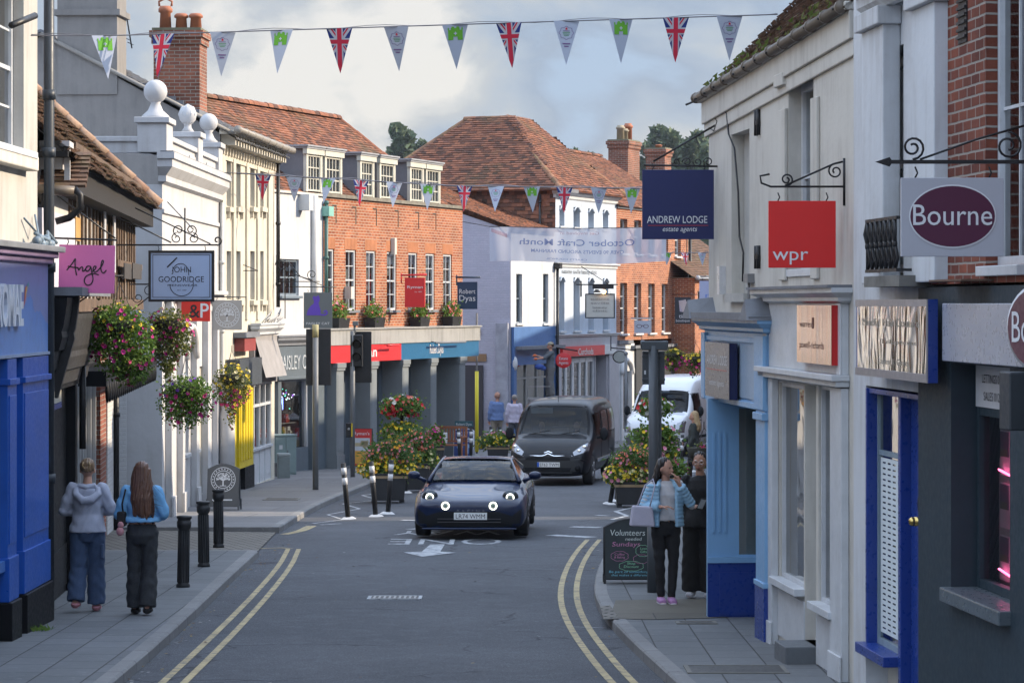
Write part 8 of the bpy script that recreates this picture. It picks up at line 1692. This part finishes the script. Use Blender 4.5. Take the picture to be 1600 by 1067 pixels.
# PEOPLE
def blob(name,mat,P,fn,vox=.012,sm=3):
 m=MB();fn(m);o=m.build(name,mat,P);r=o.modifiers.new('r','REMESH');r.mode='VOXEL';r.voxel_size=vox;r.use_smooth_shade=True
 s=o.modifiers.new('s','SMOOTH');s.iterations=sm;s.factor=.5;bake(o,None);o.data.materials.clear();o.data.materials.append(mat);setuv(o.data)
 return o
def lerp(a,b,t):return tuple(a[i]+(b[i]-a[i])*t for i in range(3))
def limb(m,a,b,c,r0,r1,r2,e=0):
 """shoulder-elbow-wrist or hip-knee-ankle with muscle taper"""
 pts=[a,lerp(a,b,.4),lerp(a,b,.85),b,lerp(b,c,.25),lerp(b,c,.7),c];rs=[r0,r0*.97,r1*1.06,r1,r1*1.02,(r1+r2)*.5,r2]
 m.tube(pts,[x+e for x in rs],12);m.ball(a,r0+e);m.ball(b,r1+e);m.ball(c,r2+e)
def hand(m,w,d,up=(0,0,1),curl=.6,side=1):
 """palm and five bent fingers from the wrist w along d"""
 w=Vector(w);d=Vector(d).normalized();s=d.cross(Vector(up)).normalized();n=s.cross(d)
 m.tube([w,w+d*.04,w+d*.09],[(.022,.016),(.036,.014),(.038,.013)],10)
 for i in range(4):
  L=(.072,.082,.076,.058)[i];b=w+d*.085+s*(.030-.020*i)*side;a1=curl*.5;p1=b+(d*math.cos(a1)-n*math.sin(a1))*L*.5;a2=curl*1.3;p2=p1+(d*math.cos(a2)-n*math.sin(a2))*L*.5
  m.tube([b-d*.01,b,p1,p2],[.010,.0095,.009,.007],6)
 b=w+d*.03+s*.034*side;m.tube([w+d*.015+s*.02*side,b,b+(d*.7+s*.6*side-n*.3)*.035,b+(d*1.1+s*.6*side-n*.6)*.052],[.013,.012,.010,.008],6)
BASE=dict(hipL=(-.09,0,.92),hipR=(.09,0,.92),kneeL=(-.105,-.02,.50),kneeR=(.105,-.02,.50),ankL=(-.11,.03,.09),ankR=(.11,.03,.09),shL=(-.165,.01,1.39),shR=(.165,.01,1.39),elL=(-.22,.03,1.12),elR=(.22,.03,1.12),wrL=(-.23,-.05,.88),wrR=(.23,-.05,.88),head=(0,-.01,1.585),turn=0,hdL=(0,-.1,-1),hdR=(0,-.1,-1),toeL=0,toeR=0,w=1.0)
def person(label,loc,rz,H,pose,look):
 J=dict(BASE);J.update(pose);V=lambda k:Vector(J[k]);sw=J['w'];vox=look.get('vox',.012)
 hd=V('head');T_=Matrix.Translation(hd)@Matrix.Rotation(J['turn'],4,'Z');tr=lambda*p:tuple(T_@Vector(p));nk=(0,.01,1.42)
 def foot(m,a,toe,e=0,hgt=0):
  a=Vector(a);m.tube([a+Vector((0,.045,-.02)),a+Vector((0,.03,-.045)),a+Vector((0,-.06,-.05)),a+Vector((0,-.15,-.062))],[(.034+e,.034+e),(.040+e,.035+e),(.042+e,.028+e),(.034+e,.020+e)],10)
 def body(m):
  m.tube([(0,0,.86),(0,0,.95),(0,.0,1.10),(0,.0,1.28),(0,.01,1.38),(0,.012,1.43)],[(.15*sw,.105),(.16*sw,.11),(.125*sw,.09),(.15*sw,.10),(.13*sw,.075),(.06,.055)],16)
  m.tube([nk,lerp(nk,tuple(hd),.55),tuple(hd)],[.056,.048,.05],12);m.ball(tuple(hd+Vector((0,.012,.03))),.078,.093,.10,18,12)
  m.tube([tr(0,-.01,.02),tr(0,-.03,-.03),tr(0,-.05,-.075)],[(.068,.075),(.058,.062),(.028,.025)],14);m.tube([tr(0,-.078,.022),tr(0,-.098,-.015),tr(0,-.088,-.026)],[.009,.014,.012],6)
  for s in(-1,1):m.ball(tr(s*.080,.012,.0),.012,.02,.03,8,6);m.ball(tr(s*.032,-.066,.034),.020,.014,.010,8,6)
  m.tube([tr(-.022,-.078,-.046),tr(0,-.086,-.045),tr(.022,-.078,-.046)],.008,6)
  for k in 'LR':limb(m,V('sh'+k),V('el'+k),V('wr'+k),.045,.034,.024);hand(m,J['wr'+k],J['hd'+k],curl=look.get('curl',.6),side=1 if k=='L' else-1);limb(m,V('hip'+k),V('knee'+k),V('ank'+k),.078,.052,.038);foot(m,J['ank'+k],0)
 o=blob('person',look.get('skin',SKIN),None,body,.0085 if vox<.015 else.014,1)
 o.location=loc;o.rotation_euler=(0,0,rz);s=H/1.70;o.scale=(s,s,s);tag(o,label,'person')
 eyeM=flat('eye_dark',(.02,.012,.01),.3)
 for sx in(-1,1):m=MB();m.ball(tr(sx*.031,-.079,.024),.011,.006,.006,8,6);m.build('eye',eyeM,o)
 m=MB();m.tube([tr(-.02,-.0875,-.046),tr(0,-.095,-.046),tr(.02,-.0875,-.046)],.0045,5);m.build('lips',paint('lip_tone',(.35,.10,.09),.5),o)
 hem=look.get('hem',.92);te=look.get('te',.018);zt=1.445
 def top(m):
  m.tube([(0,0,hem),(0,0,hem+.05),(0,.0,1.10),(0,-.0,1.28),(0,.01,1.38),(0,.012,zt)],[(.165*sw+te*look.get('flare',1)+.01,.135+te*look.get('flare',1)),(.165*sw+te*look.get('flare',1),.13+te*look.get('flare',1)),(.135*sw+te*1.2,.10+te*1.2),(.155*sw+te,.11+te),(.14*sw+te,.09+te),(.06+te*.5,.058+te*.5)],18)
  for k in 'LR':
   wr=lerp(J['el'+k],J['wr'+k],look.get('sleeve',.93));limb(m,V('sh'+k),V('el'+k),wr,.050+te,.040+te,(.030 if look.get('sleeve',.93)>.5 else.045)+te)
  if look.get('quilt'):
   for z in range(9):zz=hem+.03+z*.055;r_=.165*sw+te+.006;m.tube([(r_*math.cos(a*PI/12),(.115+te+.006)*math.sin(a*PI/12),zz) for a in range(24)],.017,6,closed=True)
   for k in 'LR':
    for a,b in((V('sh'+k),V('el'+k)),(V('el'+k),V('wr'+k))):
     for i in range(5):p=a.lerp(b,(i+.5)/5);d=(b-a).normalized()*.018;m.tube([p-d,p,p+d],[.045+te*.6,.052+te,.045+te*.6],12)
 if look.get('top'):
  c=blob('top',look['top'],o,top,vox,2)
  for v_ in c.data.vertices:p=v_.co;f=.006*math.sin(p.z*38+3*math.sin(p.x*16))*math.sin(p.x*27+p.y*13);v_.co=p+v_.normal*f
 te2=look.get('le',.015);fl=look.get('legflare',0)
 def legs(m):
  m.tube([(0,0,.80),(0,.008,.90),(0,0,min(1.02,hem+.06 if hem>.9 else 1.0))],[(.12*sw,.10+te2),(.165*sw+te2*.5,.125+te2),(.145*sw+te2,.10+te2)],18)
  for k in 'LR':
   h,kn,an=V('hip'+k),V('knee'+k),V('ank'+k)-Vector((0,0,.01));m.tube([h+Vector((0,0,.02)),h.lerp(kn,.4),kn,kn.lerp(an,.4),an],[.088+te2,.080+te2,.058+te2+fl*.5,.055+te2+fl,.042+te2+fl*1.4],14)
 def skirt(m):m.tube([(0,0,.50),(0,0,.75),(0,0,.92),(0,0,1.0)],[(.18,.15),(.18,.14),(.17,.13),(.13,.10)],18)
 c=blob('skirt' if look.get('skirt') else 'trousers',look['legs'],o,skirt if look.get('skirt') else legs,vox,2)
 for v_ in c.data.vertices:p=v_.co;v_.co=p+v_.normal*.005*math.sin(p.z*45+5*math.sin(p.x*14))*math.sin(p.x*31+p.y*19)
 for k in 'LR':
  def sh(m,k=k):foot(m,J['ank'+k],0,.012)
  c=blob('shoe',look['shoes'],o,sh,.012,1)
  if look.get('sole'):m=MB();a=V('ank'+k);m.tube([a+Vector((0,.06,-.075)),a+Vector((0,-.05,-.078)),a+Vector((0,-.17,-.082))],[(.045,.014),(.052,.014),(.04,.012)],10);m.build('sole',look['sole'],c)
 hm=look['hair'];st=look.get('style','short')
 def hair(m):
  m.ball(tr(0,.034,.056),.087,.094,.092,18,12)
  if st=='short':return
  if st=='bun':m.ball(tr(0,.10,.075),.045,.035,.042,12,8);m.tube([tr(0,.09,.0),tr(0,.105,.05)],[.05,.045],8);return
  if st=='cap':return
  L=look.get('len',.45);bx=look.get('blow',0);
  for i in range(9):
   a=PI*(i/8)-.0;x,y=.070*math.cos(a),.035+.062*math.sin(a);q=.5+.5*math.sin(a)
   m.tube([tr(x,y,.06),tr(x*1.25,y+.02,-.05),tr(x*1.5+bx*.25,y+.055,-L*.5),tr(x*1.25+bx*.7+.02*math.sin(i*2),y+.06,-L*.8),tr(x*.8+bx+.03*math.sin(i*3),y+.05,-L*(.92+.12*math.sin(i*1.7)))],[.030,.034,.034,.026,.008],7)
 c=blob('hair',hm,o,hair,.010,2)
 kk=[]
 for v_ in c.data.vertices:
  v_.co+=v_.normal*(.004*math.sin(v_.co.x*210+4*math.sin(v_.co.z*9))+.0012*math.sin(v_.co.z*60+v_.co.x*90))
 if st=='long' and look.get('wisps'):
  m=MB();r=random.Random(4)
  for i in range(60):x=r.uniform(-.09,.09);z=r.uniform(-.25,.0);w_=look['wisps'];m.tube([tr(x,.10,z),tr(x+w_*.4*r.random(),.12,z-.12),tr(x+w_*r.random(),.12+.05*r.random(),z-.26+.12*r.random())],[.004,.003,.001],3)
  m.build('loose_strands',hm,c)
 return o,tr,J
cl=lambda n,c,v=.18,b=.3:paint(n,c,.85,v,7,b)
DEN=cl('charcoal_denim',(.030,.033,.038),.5)
q=gp(137,955,KERB);ang=PI+.03
o,tr,J=person('woman walking away in a grey hoodie and navy trousers, fair hair in a bun',q,ang,1.62,dict(kneeR=(.10,.02,.50),ankR=(.12,.12,.14),kneeL=(-.09,-.06,.50),ankL=(-.09,-.07,.09),elL=(-.27,-.0,1.14),elR=(.27,.0,1.14),wrL=(-.08,-.20,1.12),wrR=(.08,-.20,1.10),hdL=(1,-.2,.1),hdR=(-1,-.2,.1)),dict(top=cl('grey_jersey',(.36,.38,.46)),legs=cl('navy_twill',(.045,.075,.145)),shoes=cl('pink_clog',(.50,.22,.25),.1,0),hair=paint('hair_fair',(.20,.125,.07),.5,.4,12,.2),style='bun',hem=.90,te=.022,flare=1.8,le=.026,legflare=.024,vox=.011))
def hood(m):m.tube([(-.12,.06,1.40),(-.13,.10,1.33),(-.06,.15,1.27),(.04,.155,1.26),(.12,.11,1.33),(.12,.06,1.40)],[.035,.045,.05,.05,.042,.035],10);m.tube([(-.10,.07,1.43),(0,.10,1.40),(.10,.07,1.43)],.03,8)
blob('hood',MATS['grey_jersey'],o,hood,.011,3)
m=MB();
for s in(-1,1):m.tube([tr(s*.03,.135,.11),tr(s*.045,.14,.07),tr(s*.02,.14,.035)],.008,5)
m.build('hair_clip',paint('amber_clip',(.42,.28,.14),.3),o)
m=MB();m.box(.15,-.05,.58,.185,.07,.75);m.box(-.185,-.05,.60,-.15,.07,.77);m.build('cargo_pocket',MATS['navy_twill'],o,.01)
q=gp(222,960,KERB);o,tr,J=person('woman walking away with long brown hair, pale blue jumper and charcoal flared jeans',q,PI-.02,1.60,dict(kneeL=(-.085,-.0,.50),ankL=(-.075,.10,.11),kneeR=(.09,-.04,.50),ankR=(.085,-.06,.09),elR=(.255,.02,1.13),elL=(-.25,.02,1.14),wrR=(.13,-.17,1.05),wrL=(-.12,-.18,1.08),hdR=(-.7,-.6,.1),hdL=(.7,-.6,.2),w=1.05),dict(top=cl('sky_jumper',(.15,.36,.60)),legs=DEN,shoes=cl('black_boot',(.015,.015,.016)),hair=paint('hair_chestnut',(.12,.055,.032),.4,.45,14,.2),style='long',len=.56,blow=-.05,wisps=-.20,hem=1.05,te=.026,flare=1.3,le=.010,legflare=.034,vox=.011))
m=MB();m.tube([(.17,.10,1.42),(.21,.10,1.25),(.20,.08,1.15)],.010,5);m.tube([(.15,.03,1.44),(.22,.02,1.3),(.24,.02,1.15)],.010,5)
bg_=MB();bg_.box(.17,-.03,1.0,.27,.12,1.17);o2=bg_.build('shoulder_bag',cl('black_leather',(.015,.013,.014)),None,.02);o2 .location=o.location;o2 .rotation_euler=o.rotation_euler;o2 .scale=o.scale;tag(o2,'small black shoulder bag with a pink fluffy charm carried by the long-haired woman','bag');m.build('strap',MATS['black_leather'],o2)
m=MB();m.ball((.22,.14,1.02),.035,.03,.04);m.ball((.225,.145,.95),.045,.035,.05);m.build('pink_charm',cl('pink_plush',(.5,.24,.26)),o2)
q=gp(1040,942,KERB);PUF=cl('pale_blue_quilting',(.27,.45,.60),.1,.1)
o,tr,J=person('dark-haired woman in a pale blue puffer jacket touching her chin beside the grey pole',(q[0],q[1],gz(q[1])+KERB),.12,1.60,dict(kneeL=(-.075,-.03,.50),ankL=(-.06,-.03,.09),kneeR=(.09,-.02,.50),ankR=(.06,-.06,.09),elL=(-.27,-.02,1.13),wrL=(-.09,-.20,1.15),hdL=(1,-.25,.05),elR=(.30,-.05,1.16),wrR=(.13,-.17,1.42),hdR=(-.35,.15,.9),turn=.75,head=(0,-.02,1.58),w=1.08),dict(top=cl('cream_knit',(.50,.49,.50)),legs=cl('black_leggings',(.012,.012,.014)),shoes=cl('lilac_trainer',(.42,.22,.42),.2),sole=cl('white_sole',(.55,.5,.55)),hair=paint('hair_black',(.014,.010,.010),.4,.3,14,.2),style='long',len=.34,hem=.98,te=.010,le=.004,sleeve=.2,vox=.011))
J2=J;V2=lambda k:Vector(J2[k])
def jacket(m):
 for k in range(11):
  z=.93+k*.046;rx,ry=.195-.012*math.sin((z-.93)*6),.152
  for s in(-1,1):
   m.tube([(s*rx*math.cos(a),-.01+ry*math.sin(a),z) for a in[-1.02+i*.26 for i in range(int(2.6/.26)+1)]],[(.030,.024)]*11,8)
 for k in 'LR':
  for a,b in((V2('sh'+k),V2('el'+k)),(V2('el'+k),V2('el'+k).lerp(V2('wr'+k),.9))):
   for i in range(6):p=a.lerp(b,(i+.5)/6);d=(b-a).normalized()*.026;m.tube([p-d,p,p+d],[.052,.066,.052],12)
 for s in(-1,1):m.tube([(s*.10,-.12,1.38),(s*.09,-.02,1.44),(0,.07,1.45)],.026,8)
blob('jacket',PUF,o,jacket,.010,1)
HM=MATS['hair_black']
bt=MB();bt.taper(-.30,-.10,.93,1.17,.15,.05,.12,.03);bt.v=[(x,y,z-.015*(x>-.3)) for x,y,z in bt.v];o2=bt.build('tote_bag',cl('pale_lilac_canvas',(.44,.42,.50),.12),None,.02);o2 .location=(o.location.x,o.location.y-.06,o.location.z);o2 .rotation_euler=(0,0,.12);o2 .scale=o.scale;tag(o2,'pale lilac tote bag hanging from the arm of the woman in the puffer jacket','bag')
m=MB();m.tube([(-.36,-.10,1.16),(-.25,-.02,1.40),(-.15,.02,1.47),(-.16,-.16,1.40),(-.22,-.17,1.16)],.009,5);m.build('handle',MATS['pale_lilac_canvas'],o2)
q=gp(1094,938,KERB);BK=cl('black_wool',(.012,.012,.013));o,tr,J=person('woman in black with glasses holding a phone, half hidden by the light blue shopfront',(q[0]+.02,q[1]+.35,gz(q[1])+KERB),-.25,1.63,dict(elL=(-.21,.02,1.12),wrL=(-.26,-.02,.88),elR=(.2,-.02,1.12),wrR=(.06,-.26,1.10),hdR=(-.4,-.8,.1)),dict(top=BK,legs=BK,shoes=cl('white_shoe',(.5,.5,.53)),hair=MATS['hair_black'],style='bun',hem=.84,flare=2.4,te=.018,le=.03,legflare=.03,skin=paint('skin_olive',(.34,.18,.12),.5,.1,8,0)))
m=MB()
for s in(-1,1):m.tube([tr(s*.036+.026*math.cos(a*PI/6),-.092,.020+.022*math.sin(a*PI/6)) for a in range(12)],.0022,4,closed=True)
m.tube([tr(-.01,-.095,.022),tr(.01,-.095,.022)],.002,4);m.build('glasses',CHR,o)
m=MB();m.box(-.035,-.006,0,.035,.006,.14);o2=m.build('phone',SBK,None,.004);o2 .location=(o.location.x-.03,o.location.y-.36,o.location.z+1.03);o2 .rotation_euler=(.5,.2,.4);tag(o2,'dark phone held by the woman in black','phone');m=MB();m.box(-.031,-.0075,.01,.031,-.0062,.13);m.build('screen',paint('pale_screen',(.45,.47,.5),.2),o2)
q=gp(1084,757);BZ=cl('charcoal_tweed',(.035,.042,.040));o,tr,J=person('blonde woman in a charcoal blazer and dark skirt crossing by the marker posts',q,-1.75,1.66,dict(kneeL=(-.08,-.12,.50),ankL=(-.08,-.10,.09),kneeR=(.08,.10,.50),ankR=(.08,.28,.12),elL=(-.2,-.05,1.12),wrL=(-.16,-.27,1.02),elR=(.2,.02,1.12),wrR=(.2,-.1,.88)),dict(top=BZ,legs=cl('black_skirt',(.015,.015,.017)),skirt=True,shoes=cl('brown_boot',(.04,.022,.018)),hair=paint('hair_blonde',(.36,.25,.13),.5,.3,12,.2),style='long',len=.36,hem=.82,flare=2,te=.02,vox=.016))
m=MB();
for k in 'LR':limb(m,lerp(J['knee'+k],J['ank'+k],.1),lerp(J['knee'+k],J['ank'+k],.5),J['ank'+k],.062,.060,.048)
m.build('tall_boots',MATS['brown_boot'],o)
o,tr,J=person('bald man in a pale blue shirt seen from behind, left of the white-shirted figure',(wp(777,0,88).x,88,gz(88)+KERB),PI+.1,1.76,{'w':1.15},dict(top=cl('denim_blue_shirt',(.13,.20,.38)),legs=cl('beige_chino',(.25,.22,.17)),shoes=MATS['black_boot'],hair=MATS['skin_light'],hem=.88,te=.03,vox=.018))
person('grey-haired person in a white shirt seen from behind, beside the dark van',(wp(804,0,87).x,87,gz(87)+KERB),PI-.1,1.70,{'w':1.1},dict(top=cl('pale_lilac_shirt',(.45,.42,.52)),legs=cl('grey_slacks',(.08,.085,.1)),shoes=MATS['black_boot'],hair=paint('hair_grey',(.26,.23,.20),.6,.4,14,.2),hem=.86,te=.03,vox=.018))
z0=wp(0,621,88.5).z;o,tr,J=person('decorator in a grey T-shirt and cap working at the blue shop fascia on a platform',(wp(860,0,88.5).x,88.5,z0),-1.35,1.72,dict(elL=(-.2,-.16,1.22),elR=(.18,-.2,1.24),wrL=(-.12,-.42,1.30),wrR=(.1,-.44,1.20),hdL=(0,-1,0),hdR=(0,-1,0),w=1.1),dict(top=cl('slate_tshirt',(.09,.105,.12)),sleeve=.05,legs=cl('grey_work_trousers',(.13,.13,.13)),shoes=MATS['black_boot'],hair=HB,hem=.90,le=.03,legflare=.02,vox=.016))
m=MB();m.ball(tuple(Vector(J['head'])+Vector((0,.02,.075))),.095,.105,.07);m.tube([tr(0,-.06,.07),tr(0,-.15,.06)],[(.06,.012),(.05,.008)],8);m.build('cap',cl('khaki_cap',(.30,.27,.2)),o)
m=MB()
for k in 'LR':m.ball(tuple(Vector(J['wr'+k])+Vector((0,-.05,0))),.05,.06,.045)
m.build('orange_gloves',cl('orange_glove',(.6,.15,.05)),o)
m=MB();m.ball((0,0,0),.16,.10,.09,10,8);m.ball((.12,.02,-.05),.10,.08,.07);o2=m.build('cloth_bundle',cl('blue_rag',(.05,.10,.35)));o2 .location=(wp(843,0,88.4).x,88.4,wp(0,573,88.4).z);tag(o2,'blue rag in the hands of the decorator','cloth')
x0,x1=wp(824,0,88.5).x,wp(885,0,88.5).x;zg=gz(88.5)+KERB;t=thing('work_platform','folding aluminium work platform the decorator stands on, behind the dark van','platform',(x0,88.5,zg));w_=x1-x0;h=z0-zg;AL=paint('aluminium',(.4,.4,.41),.4,.1,metal=.6);m=MB();m.box(0,-.2,h-.06,w_,.25,h-.002);m.build('deck',AL,t)
for x in(.06,w_-.06):
 for y in(-.17,.2):m=MB();m.tube([(x,y,0),(x,y*.8,h-.06)],.022,6);m.build('leg',AL,t)
m=MB();m.tube([(0,-.2,h*.5),(w_,-.2,h*.5)],.015,5);m.tube([(0,-.2,h),(0,-.2,h+.35),(w_*.6,-.2,h+.35)],.012,5);m.build('rail',AL,t)
# AIR
m=MB();m.box(-420,-40,-4,420,1000,32);hz=m.build('haze',None);hz['kind']='stuff';hz['label']='thin haze filling the air'
t=bpy.data.materials.new('haze_air');t.use_nodes=True;n=t.node_tree;n.nodes.remove(n.nodes['Principled BSDF']);v=n.nodes.new('ShaderNodeVolumePrincipled');v.inputs['Color'].default_value=(.78,.86,1,1);v.inputs['Density'].default_value=.00013;v.inputs['Anisotropy'].default_value=.2
n.links.new(v.outputs[0],n.nodes['Material Output'].inputs['Volume']);hz.data.materials.clear();hz.data.materials.append(t)
